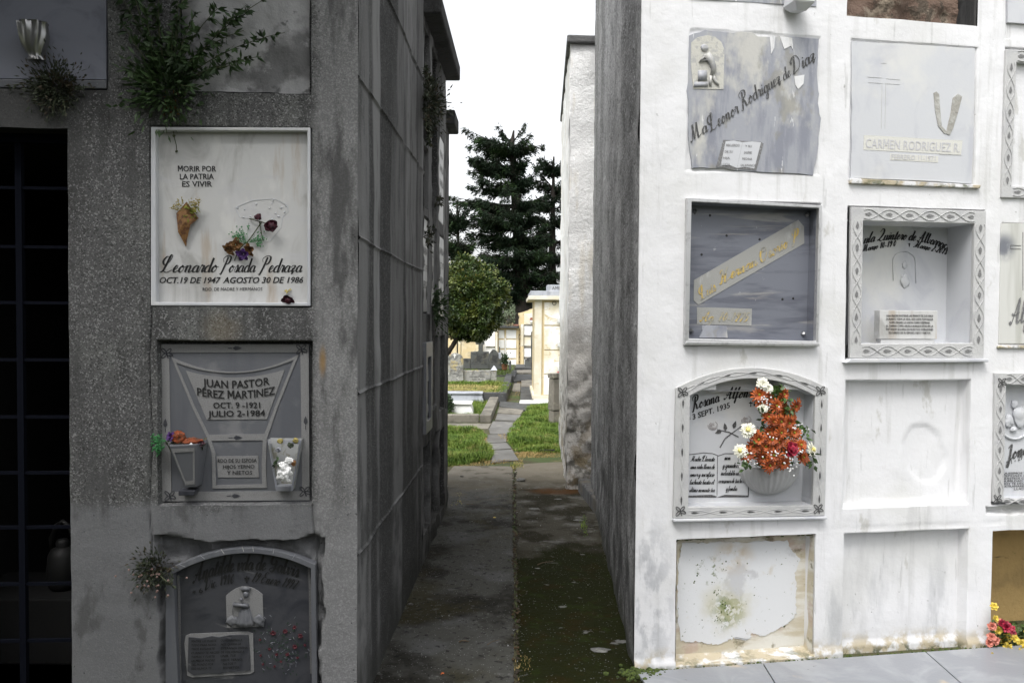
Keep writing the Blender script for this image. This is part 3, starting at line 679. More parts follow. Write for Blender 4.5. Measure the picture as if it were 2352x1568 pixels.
# rough masonry filling of the open top niche
a, b, c, e = RR['R0C2']
hfwall(FR, a + .002, b - .06, c + .004, e - .01, [], 'brick_filling', m_brick, rb, res=.016, lump=.035, lsc=9, wob=.008, extra=lambda s, z: .07)
hfwall(FRS, 0, LRS, 0, HR, [], 'side_wall', m_rside, rb, res=.022, lump=.012, lsc=4, wob=0, sharp=60)
p = [FR.pt(0, 0), FR.pt(2.75, 0), FR.pt(2.75, 0) + (rF - rN), rF]; p = [q - cR for q in p]
m = MB(); m.add([(q.x, q.y, 0) for q in p] + [(q.x, q.y, HR) for q in p], [(1, 2, 6, 5), (2, 3, 7, 6), (4, 5, 6, 7)])
m.build('shell', m_rside, rb)
m = MB(); m.slab([(p[0].x - .08, p[0].y - .08), (p[1].x + .08, p[1].y - .05), (p[2].x + .1, p[2].y + .02), (p[3].x - .08, p[3].y + .02)], HR + .003, HR + .12)
bevel(m.build('roof', m_roof, rb), .01)

# second right block, with rough limewashed corner and roof slab
c2 = ground(1301, 1125); b2 = ground(1284, 1018); F2S = Facade(b2, math.atan2(c2.y - b2.y, c2.x - b2.x)); L2 = (c2 - b2).length
F2 = Facade(c2, R(4)); H2 = at(1310, 102, c2.y).z
r2 = thing('tomb_block', 'narrow tomb block with peeling limewash and grey roof slab behind the white block', 'tomb block', c2, 0)
hfwall(F2, 0, 2.4, 0, H2, [], 'front_wall', m_rough, r2, res=.035, lump=.02, lsc=3, wob=0, sharp=60, extra=lambda s, z: (.05 * noise.fractal(Vector((s * 5, z * 5, 1)), 1, 2, 4)) * smooth01((1.7 - z) / 1))
hfwall(F2S, 0, L2, 0, H2, [], 'side_wall', m_rough, r2, res=.035, lump=.018, lsc=3, wob=0, sharp=60)
p = [F2.pt(0, 0), F2.pt(2.4, 0), F2.pt(2.4, 0) + (b2 - c2), b2]; p = [q - c2 for q in p]
m = MB(); m.add([(q.x, q.y, 0) for q in p] + [(q.x, q.y, H2) for q in p], [(1, 2, 6, 5), (2, 3, 7, 6), (4, 5, 6, 7)]); m.build('shell', m_rough, r2)
m = MB(); ov = .035
m.slab([(p[0].x - ov, p[0].y - .05), (p[1].x + ov, p[1].y - .05), (p[2].x + ov, p[2].y + .12), (p[3].x - ov + .02, p[3].y + .12)], H2 + .003, H2 + .075)
bevel(m.build('roof', m_roof, r2), .015)
# low ledge in the gap
q0 = ground(1345, 1150); m = MB()
lgd = thing('stone_step', 'brown stone step in the gap beside the peeling wall', 'step', (q0.x + .02, q0.y, 0))
m.slab([(.03, -.75), (.9, -.75), (.9, .35), (-.06, .35)], 0, .13); bevel(m.build('step_block', m_dark, lgd), .015)

# unseen block added behind the camera to keep the left facade in shade
ob = thing('tomb_block', 'unseen tall plain grey block added behind the camera to shade the dark left block', 'tomb block', (-5.3, -1.0, 0), R(4))
m = MB(); m.box(-4.4, 4.4, -2.4, 0, 0, 6.2); bevel(m.build('wall', m_side, ob), .03)
m = MB(); m.box(-4.55, 4.55, -2.5, .3, 6.203, 6.35); bevel(m.build('roof', m_roofd, ob), .02)
m = MB()
for i in range(9):
    for j in range(6): m.box(-4.1 + i * .93, -3.35 + i * .93, -.0, .03, .15 + j * .85, .85 + j * .85)
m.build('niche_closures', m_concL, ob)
# left far blocks, niches facing the alley
def alley_block(s0, s1, H, label, ops_px, rooflab, over, name='tomb_block', d_out=0.0):
    base = FA.pt(s0, 0)
    r = thing(name, label, 'tomb block', base, 0)
    O = []
    for o in ops_px:
        q = FA.rect(*o['px']); q = (max(q[0], s0 + .03), min(q[1], s1 - .02), max(q[2], .03), min(q[3], H - .05))
        oo = dict(o); oo['r'] = q; del oo['px']; O.append(oo)
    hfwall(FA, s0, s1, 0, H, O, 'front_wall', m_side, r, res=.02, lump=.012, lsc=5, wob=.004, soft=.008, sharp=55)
    q = [FA.pt(s0, 0), FA.pt(s1, 0), FA.pt(s1, 0, 2.3), FA.pt(s0, 0, 2.3)]; q = [x - base for x in q]
    m = MB(); m.add([(x.x, x.y, 0) for x in q] + [(x.x, x.y, H) for x in q], [(1, 2, 6, 5), (2, 3, 7, 6), (4, 5, 6, 7), (3, 0, 4, 7)]); m.build('shell', m_side, r)
    m = MB(); m.slab([(q[0].x + over, q[0].y - .0), (q[1].x + over, q[1].y + .08), (q[2].x, q[2].y + .08), (q[3].x, q[3].y)], H + .003, H + .12)
    bevel(m.build('roof', m_roofd, r), .012)
    return r, O
sB = sEnd + .004; sC = FA.sz(1021.5, 700)[0]; sD = FA.sz(1027.5, 1166)[0]
HB = FA.sz(1021, 172)[1]; 
ab, Ob = alley_block(sB, sC, HB, 'dark stained tomb block in the alley with an overhanging roof, beyond the left block', [
    dict(px=(973, 30, 986, 330), d=.05, rough=.04), dict(px=(973, 340, 986, 480), d=.10, rough=.02), dict(px=(973, 500, 987, 722), d=.02), dict(px=(971, 785, 987, 990), d=.0), dict(px=(973, 1020, 988, 1215), d=.25),
    dict(px=(991, 60, 1004, 270), d=.12), dict(px=(992, 285, 1004, 480), d=.12, rough=.02), dict(px=(992, 520, 1005, 705), d=.03), dict(px=(993, 770, 1006, 935), d=.03), dict(px=(993, 995, 1007, 1190), d=.25),
    dict(px=(1009, 130, 1018, 300), d=.02, rough=.03), dict(px=(1009, 315, 1020, 515), d=.01), dict(px=(1009, 540, 1020, 730), d=.01), dict(px=(1010, 770, 1020, 940), d=.03), dict(px=(1010, 985, 1020, 1170), d=.2)],
    '', .11)
H3 = FA.sz(1026, 292)[1]
ab3, O3 = alley_block(sC + .004, sD, H3, 'lowest left tomb block at the end of the alley with a small eave', [dict(px=(1023, 770, 1026, 940), d=.03)], '', .075)
def alley_slab(lab, px, material, group=None, d=0.0, th=.03, framed=False):
    s0, s1, z0, z1 = FA.rect(*px); s0 = max(s0, sB + .04)
    r = thing('grave_slab', lab, 'grave slab', FA.pt((s0 + s1) / 2, z0, d), FA.ang, group); w_ = (s1 - s0) / 2; h = z1 - z0
    if framed:
        m = MB(); m.ring([(-w_, 0), (w_, 0), (w_, h), (-w_, h)], [(-w_ + .07, .08), (w_ - .07, .08), (w_ - .07, h - .1), (-w_ + .07, h - .1)], -.02, .03); bevel(m.build('frame', m_grey, r), .004)
        m = MB(); m.prism([(-w_ + .065, .075), (w_ - .065, .075), (w_ - .065, h - .28)] + [((w_ - .065) * math.cos(a), h - .28 + .16 * math.sin(a)) for a in np.linspace(.2, 2.94, 9)] + [(-w_ + .065, h - .28)], .0, .03); m.build('panel', material, r)
    else:
        m = MB(); m.box(-w_, w_, -.006, th, 0, h); bevel(m.build('slab', material, r), .004)
        m = MB()
        for k in range(4):
            v, f = text_geo(random.choice(['FAMILIA', 'OCT 1971', 'ENERO 3', 'MARIA']), .2, .01)
            v = v * .07; v[:, 0] -= v[:, 0].mean(); m.add([(x, -.0085, y + h * .25 + k * .11) for x, y in v], f)
        m.build('inscription', m_inkg, r)
    return r
alley_slab('white slab with grey writing nearest in the alley, third level up', (974, 500, 986.5, 716), m_marble, d=.02)
alley_slab('grey framed slab with pale arched panel, nearest in the alley, at waist height', (971, 785, 987, 990), m_marble, framed=True)
alley_slab('white slab with arched recess above, middle of the alley niches', (992, 530, 1005, 704), m_marble, d=.03)
alley_slab('upper white slab at the far end of the alley niches', (1009, 318, 1020, 512), m_marble, d=.01)
alley_slab('lower white slab at the far end of the alley niches, under another one', (1009, 545, 1020, 729), m_marble, d=.01)
alley_slab('dull brown closed panel between two rows of alley niches', (993, 772, 1006, 933), m_dark, d=.03)
# ================================================================== left facade things
def c2(cx, cy): return 287.1 + .3295 * cx, 258.4 + .3295 * cy
def c3(cx, cy): return 315.8 + .293 * cx, 746.5 + .293 * cy
def c4_(cx, cy): return 287.1 + .2494 * cx, 1177.1 + .2494 * cy

# ---- slab 1
q = Spot(FL, 'grave_slab', 'white marble slab with black script name and the motto MORIR POR LA PATRIA', 'grave slab', 348, 294, 712, 702)
D1 = .030
m = MB(); m.prism(q.Ls([(350, 700), (711, 701), (710, 296), (350, 294)], D1), D1, .0445); m.build('marble_panel', m_marble, q.root)
m = MB(); T = .0205
m.ring(q.Ls([(347, 702), (713, 703), (713, 294), (347, 292)]), q.Ls([(359, 694), (706, 695), (706, 301), (358, 300)]), -.004, .0295); bevel(m.build('white_trim', m_marbleR, q.root), .003)
m = MB(); d = D1
for s, a, b in (('MORIR POR', (370, 412), (636, 412)), ('LA PATRIA', (384, 467), (620, 466)), ('ES VIVIR', (400, 518), (608, 518))):
    q.text(m, s, *c2(*a), *c2(*b), 13.5, d, 0, .022)
    # small serifs
u0, v0 = c2(236, 1112); u1, v1 = c2(650, 1112)
q.script(m, 'Leonardo', *c2(240, 1114), *c2(655, 1112), 15.5, d, thin=.10, thick=.26)
q.script(m, 'Posada', *c2(655, 1112), *c2(915, 1112), 15, d, thin=.10, thick=.26)
q.script(m, 'Pedraza', *c2(925, 1114), *c2(1240, 1112), 15, d, thin=.10, thick=.26)
q.text(m, 'OCT.19 DE 1947', *c2(243, 1189), *c2(668, 1189), 14.5, d, .28, .03)
q.text(m, 'AGOSTO 30 DE 1986', *c2(684, 1189), *c2(1243, 1187), 14.5, d, .28, .03)
q.text(m, 'RDO. DE MADRE Y HERMANOS', *c2(542, 1243), *c2(958, 1241), 7.8, d, .05, .004)
m.build('inscription', m_ink, q.root)
# patch of old glue where a photograph hung
m = MB(); pts = [c2(*p_) for p_ in [(885, 612), (1040, 598), (1135, 645), (1140, 690), (1100, 730), (1090, 800), (1010, 900), (930, 740), (800, 735), (765, 660)]]
P = q.Ls(pts, d); n = len(P); cx = sum(p_[0] for p_ in P) / n; cz = sum(p_[1] for p_ in P) / n
m.ring(P, [(cx + (a - cx) * .97, cz + (b - cz) * .965) for a, b in P], d - .0016, d + .001)
for k in range(26):
    a, b = random.choice(P); f = random.uniform(.35, .95); m.blob((cx + (a - cx) * f, d, cz + (b - cz) * f), .004, 1, .4)
m.build('glue_residue', m_marbleR, q.root)

def petals(m, c, nrm, n, L, W, cup=.3, jitter=.15, layers=1, tw=0):
    """ring(s) of petals about centre c facing nrm"""
    nrm = Vector(nrm).normalized(); a = nrm.orthogonal().normalized(); b = nrm.cross(a); c = Vector(c)
    for ly in range(layers):
        Ls = L * (1 - .28 * ly); cp = cup + .45 * ly
        for k in range(n):
            t = (k + .5 * ly + random.uniform(-jitter, jitter)) * 2 * math.pi / n
            dr = a * math.cos(t) + b * math.sin(t); s = nrm.cross(dr); l = Ls * random.uniform(.85, 1.12); cpj = cp + random.uniform(-.15, .15)
            d1 = (dr * math.cos(cpj) + nrm * math.sin(cpj)).normalized()
            p0 = c + dr * L * .06 + nrm * .001 * ly; p1 = c + d1 * l * .6; p2 = c + d1 * l - nrm * l * .12 * (1 - ly * .3)
            u = nrm * W * .25
            m.add([p0 - s * W * .2, p0 + s * W * .2, p1 + s * W * .55 + u, p2 + s * W * .3, p2 + d1 * W * .2, p2 - s * W * .3, p1 - s * W * .55 + u, p1], [(0, 1, 7), (1, 2, 7), (0, 7, 6), (7, 2, 3, 4), (7, 4, 5, 6)])
def rosebud(m, c, nrm, r):
    petals(m, c, nrm, 6, r * 1.1, r * 1.2, .7, .2, 2); m.blob(c + Vector(nrm) * r * .45, r * .62, 2, .5, 5)

def sprig(m, base, dr, L, n=6, r=.0008, dots=None, spread=.5):
    base = Vector(base); dr = Vector(dr).normalized()
    for k in range(n):
        e = (dr + Vector((random.gauss(0, spread), random.gauss(0, spread * .35), random.gauss(0, spread)))).normalized() * L * random.uniform(.6, 1.1)
        mid = base + e * .5 + Vector((random.gauss(0, .06), 0, random.gauss(0, .06))) * L
        m.tube([base, mid, base + e], r, 4)
        if dots is not None:
            for j in range(5): dots.blob(base + e * random.uniform(.6, 1.05) + Vector((random.gauss(0, .1), random.gauss(0, .04), random.gauss(0, .1))) * L, .0028, 1, .2)

# dried posy on slab 1
def onslab(q, cx, cy, cf, d): x, z = q.L(*cf(cx, cy), d); return Vector((x, d, z))
Sx = lambda a, b: onslab(q, a, b, c2, D1)
rt = thing('dried_posy', 'small dried posy in a curled brown leaf stuck below the motto', 'dried flowers', q.F.pt(q.sc, q.zb, 0), FL.ang)
m = MB()
for pl in ([(365, 705), (445, 628), (520, 740), (470, 790), (430, 930), (385, 838)], ):
    P = [Sx(*p_) + Vector((0, -.012 - .012 * (i % 2), 0)) for i, p_ in enumerate(pl)]; ctr = sum(P, Vector()) / len(P) + Vector((0, -.018, 0))
    m.add(P + [ctr], [(i, (i + 1) % len(P), len(P)) for i in range(len(P))])
m.tube([Sx(470, 740) + Vector((0, -.02, 0)), Sx(440, 850) + Vector((0, -.014, 0)), Sx(428, 932) + Vector((0, -.006, 0))], .002, 5)
m.tube([Sx(455, 700) + Vector((0, -.03, 0)), Sx(400, 770) + Vector((0, -.02, 0)), Sx(375, 838) + Vector((0, -.006, 0))], .0018, 5)
m.build('curled_leaf', m_dry, rt)
m = MB(); dt = MB(); sprig(m, Sx(430, 690) + Vector((0, -.02, 0)), (-.8, -.1, .4), .06, 7, dots=dt); sprig(m, Sx(470, 690) + Vector((0, -.025, 0)), (.6, -.1, .5), .06, 8, dots=dt)
m.build('sprig', m_tuft, rt); dt.build('seed_heads', m_tuft, rt)
P = np.array([tuple(Sx(random.uniform(430, 520), random.uniform(650, 750)) + Vector((0, -.03, 0))) for _ in range(26)]); V, F_ = leaf_cloud(P, .018, .006); nmesh('leaves', V, F_, mat('yellow green sprig', (.16, .17, .02)), rt)
# hanging roses, sprig and dried heads
rt = thing('dried_rose', 'wilted wine red roses on bent stalks above the script name', 'dried flowers', q.F.pt(q.sc, q.zb, 0), FL.ang)
m = MB(); rosebud(m, Sx(1028, 785) + Vector((0, -.03, 0)), (.3, -.8, -.4), .026); m.build('rose_head', m_wine, rt)
m = MB(); rosebud(m, Sx(945, 745) + Vector((0, -.022, 0)), (-.2, -.8, .5), .017); m.build('rose_head', m_wine, rt)
m = MB()
m.tube([Sx(870, 742) + Vector((0, -.006, 0)), Sx(930, 760) + Vector((0, -.02, 0)), Sx(985, 775) + Vector((0, -.025, 0))], .0022, 5)
m.tube([Sx(960, 770) + Vector((0, -.02, 0)), Sx(905, 850) + Vector((0, -.02, 0)), Sx(860, 910) + Vector((0, -.018, 0))], .0022, 5)
m.tube([Sx(945, 760) + Vector((0, -.02, 0)), Sx(955, 830) + Vector((0, -.015, 0)), Sx(965, 890) + Vector((0, -.01, 0))], .0018, 5)
m.build('stalk', m_stem, rt)
rt = thing('green_sprig', 'mint green gypsophila sprig lying over the middle of the slab', 'dried flowers', q.F.pt(q.sc, q.zb, 0), FL.ang)
m = MB(); dt = MB(); sprig(m, Sx(850, 915) + Vector((0, -.01, 0)), (-.7, 0, .6), .075, 16, .0006, dt, .55); sprig(m, Sx(870, 905) + Vector((0, -.012, 0)), (.8, 0, .25), .06, 10, .0006, dt, .3)
m.build('stalks', m_mint, rt); dt.build('florets', m_mint, rt)
rt = thing('dried_pansy', 'violet and brown dried pansies hanging over the capital P', 'dried flowers', q.F.pt(q.sc, q.zb, 0), FL.ang)
for (a, b), mt in (((742, 950), m_dry), ((780, 925), m_dry), ((880, 955), m_dry), ((835, 990), m_violet)):
    m = MB(); petals(m, Sx(a, b) + Vector((0, -.016, 0)), (random.uniform(-.5, .5), -.7, random.uniform(-.6, .1)), 5, .027, .022, .3, .2, 2); m.build('flower_head', mt, rt)
m = MB(); m.tube([Sx(850, 905) + Vector((0, -.012, 0)), Sx(800, 960) + Vector((0, -.016, 0)), Sx(765, 1030) + Vector((0, -.004, 0))], .002, 5); m.build('stalk', m_stem, rt)
rt = thing('dried_rose', 'single wine red rosebud on the lower right rim of the marble slab', 'dried flowers', q.F.pt(q.sc, q.zb, 0), FL.ang)
m = MB(); rosebud(m, Sx(1152, 1298) + Vector((0, -.024, 0)), (0, -.7, -.5), .025); m.build('rose_head', m_wine, rt)
m = MB(); petals(m, Sx(1140, 1252) + Vector((0, -.01, 0)), (-.2, -.4, .8), 5, .02, .008, .4); m.build('sepals', m_tuft, rt)
# hanging weed thread
rt = thing('dry_tendril', 'thin dry tendril with seed beads hanging at the slab top left', 'dry tendril', q.F.pt(q.sc, q.zb, 0), FL.ang)
m = MB(); m.tube([Sx(352, -60) + Vector((0, -.03, 0)), Sx(346, 60) + Vector((0, -.03, 0)), Sx(350, 168) + Vector((0, -.012, 0)), Sx(362, 230) + Vector((0, -.008, 0)), Sx(366, 275) + Vector((0, -.008, 0))], .0014, 5)
for a, b in ((347, 168), (367, 275), (330, 30)): m.blob(Sx(a, b) + Vector((0, -.01, 0)), .0055, 1, .5)
m.build('tendril_stem', m_stem, rt)

# ---- slab 2
q = Spot(FL, 'grave_slab', 'grey slab with a carved goblet shape naming JUAN PASTOR PEREZ MARTINEZ', 'grave slab', 366, 785, 715, 1155)
d = .035
def X3(*ps): return q.Ls([c3(*p_) for p_ in ps], d)
m = MB(); m.prism(X3((185, 1380), (1350, 1378), (1345, 150), (188, 148)), d, d + .019); m.build('stone_panel', m_grey, q.root)
m = MB(); ou = X3((187, 1378), (1350, 1368), (1342, 150), (187, 150)); inn = X3((268, 1305), (1292, 1298), (1278, 212), (250, 214)); m.ring(ou, inn, d - .0035, d + .001); m.build('border', m_carve, q.root)
top = [(268 + (1265 - 268) * t, 250 + (230 - 250) * t + 125 * 4 * t * (1 - t)) for t in np.linspace(0, 1, 15)]
topi = [(305 + (1225 - 305) * t, 293 + (272 - 293) * t + 92 * 4 * t * (1 - t)) for t in np.linspace(0, 1, 15)]
gob_o = [(590, 1278), (1015, 1272), (1008, 1100), (1015, 890), (1100, 640)] + top[::-1] + [(430, 640), (545, 875), (585, 1000)]
gob_i = [(618, 1252), (980, 1245), (975, 1090), (985, 880), (1078, 640)] + topi[::-1] + [(452, 640), (572, 880), (612, 1000)]
m = MB(); m.ring(X3(*gob_o), X3(*gob_i), d - .004, d + .001); m.prism(X3((560, 905), (1000, 900), (1012, 852), (552, 858)), d - .0039, d + .001)
m.build('goblet_outline', m_carve, q.root)
ti = [(382 + (1155 - 382) * t, 358 + (348 - 358) * t + 58 * 4 * t * (1 - t)) for t in np.linspace(0, 1, 11)]
m = MB(); m.prism(X3(*([(545, 740), (1015, 735)] + ti[::-1])), d - .003, d + .001); m.prism(X3((632, 1192), (952, 1190), (948, 1022), (622, 1026)), d - .003, d + .001)
m.build('name_field', m_carve, q.root)
m = MB(); dd = d - .0042
def sag(px):   # metres per photo px on this facade
    return (q.L(500, 900, d)[1] - q.L(500, 900 + px, d)[1])
q.text(m, 'JUAN PASTOR', *c3(515, 476), *c3(1035, 463), 18.5, dd, 0, .024, -sag(7))
q.text(m, 'PEREZ MARTINEZ', *c3(470, 550), *c3(1078, 540), 19, dd, 0, .024, -sag(9))
q.text(m, 'OCT. 9 -1921', *c3(595, 650), *c3(962, 648), 14, dd, 0, .03)
q.text(m, 'JULIO 2-1984', *c3(555, 718), *c3(1000, 710), 14.5, dd, 0, .03)
q.text(m, 'RDO DE SU ESPOSA', *c3(630, 1077), *c3(936, 1073), 9, dd, 0, .012)
q.text(m, 'HIJOS YERNO', *c3(672, 1124), *c3(918, 1120), 9, dd, 0, .012)
q.text(m, 'Y NIETOS', *c3(702, 1170), *c3(900, 1168), 9, dd, 0, .012)
m.build('inscription', m_ink, q.root)
m = MB()
for a, b, an in ((222, 765, 90), (1320, 745, 90), (790, 880, 0), (775, 1335, 0), (785, 180, 0)):
    x, z = q.L(*c3(a, b), d); leafdecal(m, x, z, d - .0052, .018, .009, R(an) if an else 0)
    m.tube([(x - (.02 if not an else 0), d - .004, z - (.02 if an else 0)), (x - (.036 if not an else 0), d - .004, z - (.036 if an else 0))], .0018, 4)
m.build('carved_leaf', m_darkm, q.root)
m = MB()
for a, b in ((230, 220), (1285, 190), (255, 1335), (1312, 1300)):
    x, z = q.L(*c3(a, b), d); bow(m, x, z, d - .005, .024)
m.build('carved_bow', m_darkm, q.root)
# stone vase (fixed to the slab)
def trap_vase(parent, topL, topR, botL, botR, d0, d1, material, name, mt2=None, cf=c3):
    m = MB(); f = d0
    tl, tr, bl, br = [q.L(*cf(*p_), d1) for p_ in (topL, topR, botL, botR)]
    k = .72
    b = [(bl[0], d0, bl[1]), (br[0], d0, br[1]), (bl[0] + (br[0] - bl[0]) * .84, d1 + (d0 - d1) * .45, br[1]), (bl[0] + (br[0] - bl[0]) * .16, d1 + (d0 - d1) * .45, bl[1])]
    t_ = [(tl[0], d0, tl[1]), (tr[0], d0, tr[1]), (tl[0] + (tr[0] - tl[0]) * .86, d1, tr[1]), (tl[0] + (tr[0] - tl[0]) * .14, d1, tl[1])]
    m.hexa(b, t_); o = m.build(name, material, parent); bevel(o, .003); return b, t_
b_, t_ = trap_vase(q.root, (205, 945), (500, 935), (330, 1290), (455, 1282), d - .004, d - .085, m_grey, 'stone_vase')
m = MB(); fa = [Vector(t_[3]), Vector(t_[2]), Vector(b_[2]), Vector(b_[3])]; cc = sum(fa, Vector()) / 4
ou = [cc + (p_ - cc) * .86 for p_ in fa]; inn = [cc + (p_ - cc) * .68 for p_ in fa]
m.add([p_ + Vector((0, -.0025, 0)) for p_ in ou + inn], [(i, (i + 1) % 4, 4 + (i + 1) % 4, 4 + i) for i in range(4)]); m.build('vase_inlay', m_carve, q.root)
m = MB(); x0, z0 = q.L(*c3(330, 1330), d - .04); x1, z1 = q.L(*c3(455, 1288), d - .04); m.box(x0, x1, d - .055, d - .004, z0, z1); bevel(m.build('vase_foot', m_darkm, q.root), .003)
# plastic holder on the right
mt_ = MB()
tl, tr, bl, br = [q.L(*c3(*p_), d - .05) for p_ in ((1020, 895), (1285, 900), (1085, 1290), (1215, 1295))]
b1 = [(bl[0], d - .003, bl[1]), (br[0], d - .003, br[1]), (br[0] - .004, d - .05, br[1]), (bl[0] + .004, d - .05, bl[1])]
t1 = [(tl[0], d - .003, tl[1]), (tr[0], d - .003, tr[1]), (tr[0] - .006, d - .07, tr[1] - .012), (tl[0] + .006, d - .07, tl[1] - .012)]
mt_.add(b1 + t1, [(0, 1, 2, 3), (1, 2, 6, 5), (3, 0, 4, 7), (0, 1, 5, 4)])
mt_.build('flower_holder', m_tray, q.root)
mt_ = MB(); mt_.ring([(p_[0], p_[2]) for p_ in (b1[0], b1[1], t1[1], t1[0])], [(p_[0] * .0 + (p_[0] + (cc_ - p_[0]) * .12), p_[2] + (zc_ - p_[2]) * .08) for p_, cc_, zc_ in ((b1[0], (tl[0] + tr[0]) / 2, tl[1]), (b1[1], (tl[0] + tr[0]) / 2, tl[1]), (t1[1], (tl[0] + tr[0]) / 2, bl[1]), (t1[0], (tl[0] + tr[0]) / 2, bl[1]))], d - .052, d - .045)
mt_.build('holder_rim', m_greyl, q.root)
x0, z0 = q.L(*c3(1088, 1296), d - .04); x1, z1 = q.L(*c3(1215, 1255), d - .04); mt_ = MB(); mt_.box(x0, x1, d - .052, d - .004, z0, z1); bevel(mt_.build('holder_foot', m_greyl, q.root), .003)
# flowers in these
S3 = lambda a, b, o=0: onslab(q, a, b, c3, d - o)
rt = thing('dried_flowers', 'rusty orange and violet dead blooms in the stone vase', 'dried flowers', q.F.pt(q.sc, q.zb, 0), FL.ang)
m = MB(); m.blob(S3(325, 880, .05), .026, 3, .5, 3, (1, .7, 1)); m.build('flower_head', m_rust, rt)
m = MB(); m.blob(S3(430, 910, .05), .022, 3, .5, 3, (1.6, .7, .6)); m.build('flower_head', m_rust, rt)
m = MB(); petals(m, S3(265, 875, .05), (-.4, -.8, .3), 6, .02, .014, .5, .2, 2); m.build('flower_head', m_violet, rt)
m = MB(); petals(m, S3(490, 925, .05), (.4, -.8, .3), 6, .017, .013, .5, .2, 2); m.build('flower_head', m_wine, rt)
m = MB(); m.blob(S3(420, 935, .07), .007, 1); m.build('petal', m_bag, rt)
P = np.array([tuple(S3(random.uniform(230, 520), random.uniform(905, 950), .05)) for _ in range(60)]); V, F_ = leaf_cloud(P, .022, .006); nmesh('leaves', V, F_, m_leafd, rt)
rt = thing('green_sprig', 'bright green feathery sprig left of the stone vase', 'plant sprig', q.F.pt(q.sc, q.zb, 0), FL.ang)
m = MB(); dt = MB(); sprig(m, S3(225, 905, .045), (-.9, -.1, .05), .055, 14, .0007, dt, .35); sprig(m, S3(215, 950, .045), (-.8, 0, -.5), .05, 10, .0007, dt, .35); m.build('stalks', m_mint, rt); dt.build('florets', m_mint, rt)
rt = thing('plastic_bag', 'crumpled white plastic bag stuffed in the right flower holder', 'plastic bag', q.F.pt(q.sc, q.zb, 0), FL.ang)
m = MB(); m.blob(S3(1145, 1145, .085), .026, 4, .55, 5, (1, .6, 1.25)); m.blob(S3(1185, 1060, .085), .014, 3, .7, 6, (1.1, .5, .8)); m.blob(S3(1165, 1215, .08), .012, 3, .6, 6, (1.4, .5, .5)); m.build('bag_body', m_bag, rt)
rt = thing('withered_flowers', 'withered brown flower heads in the clear right holder', 'dried flowers', q.F.pt(q.sc, q.zb, 0), FL.ang)
for a, b, mm_ in ((1120, 910, m_tuft), (1240, 905, m_tuft), (1105, 975, m_greyl), (1200, 940, m_leafd), (1225, 1080, m_dry)):
    m = MB(); m.blob(S3(a, b, .05), .011, 2, .6, 5); m.build('flower_head', mm_, rt)
P = np.array([tuple(S3(random.uniform(1068, 1110), random.uniform(1055, 1110), .085)) for _ in range(14)]); V, F_ = leaf_cloud(P, .02, .006); nmesh('leaves', V, F_, m_leaf, rt)

# ---- slab 3
q = Spot(FL, 'grave_slab', 'dark marble slab under an arched rim with book, roses and seated saint', 'grave slab', 387, 1255, 728, 1640)
d = .025
def X4(*ps): return q.Ls([c4_(*p_) for p_ in ps], d)
def arc(x0, y0, x1, y1, top, n=15): return [(x0 + (x1 - x0) * t, (y0 + (y1 - y0) * t) - (((y0 + y1) / 2) - top) * 4 * t * (1 - t)) for t in np.linspace(0, 1, n)]
oa = arc(400, 520, 1765, 455, 306); ia = arc(470, 540, 1725, 490, 352)
m = MB(); m.ring(X4(*([(400, 1800), (1785, 1800)] + oa[::-1])), X4(*([(520, 1690), (1735, 1690)] + ia[::-1])), -.006, d + .012); bevel(m.build('marble_rim', m_grey, q.root), .002)
m = MB()
for t in (.1, .24, .38, .5, .62, .75, .88):
    a = oa[0][0] + (oa[-1][0] - oa[0][0]) * t; i = int(t * 14); p0 = oa[i]; p1 = ia[i]
    P0, P1 = q.Ls([c4_(*p0), c4_(*p1)], 0); m.tube([(P0[0], -.006, P0[1]), (P1[0], -.006, P1[1])], .0012, 4)
m.build('rim_joint', m_greyl, q.root)
m = MB(); m.prism(X4(*([(515, 1700), (1738, 1700)] + ia[::-1])), d + .002, d + .02); m.build('stone_panel', m_darkm, q.root)
m = MB(); m.prism(X4((500, 1600), (520, 1600), (508, 700), (496, 570), (478, 580), (486, 700)), d - .0015, d + .003); m.prism(X4((1705, 1480), (1727, 1480), (1712, 640), (1702, 505), (1683, 500), (1692, 640)), d - .0015, d + .003); m.build('cut_margin', m_carveD, q.root)
m = MB(); sg = q.L(500, 1300, d)[1] - q.L(500, 1301, d)[1]
q.script(m, 'Anatilde vda de Galvis', *c4_(620, 645), *c4_(1610, 595), 17, d, sg * 24, .13, .34)
q.text(m, '* 6', *c4_(630, 760), *c4_(722, 728), 11, d, .1, .02)
q.script(m, 'Dic. 1916', *c4_(735, 712), *c4_(1025, 645), 11, d, sg * 3, .12, .3)
q.script(m, '19 Enero 1997', *c4_(1165, 632), *c4_(1590, 712), 11, d, sg * 3, .12, .3)
x, z = q.L(*c4_(1122, 612), d); m.box(x - .0025, x + .0025, d - .0018, d, z - .014, z + .014); m.box(x - .009, x + .009, d - .0019, d, z + .003, z + .0075)
m.build('inscription', m_ink, q.root)
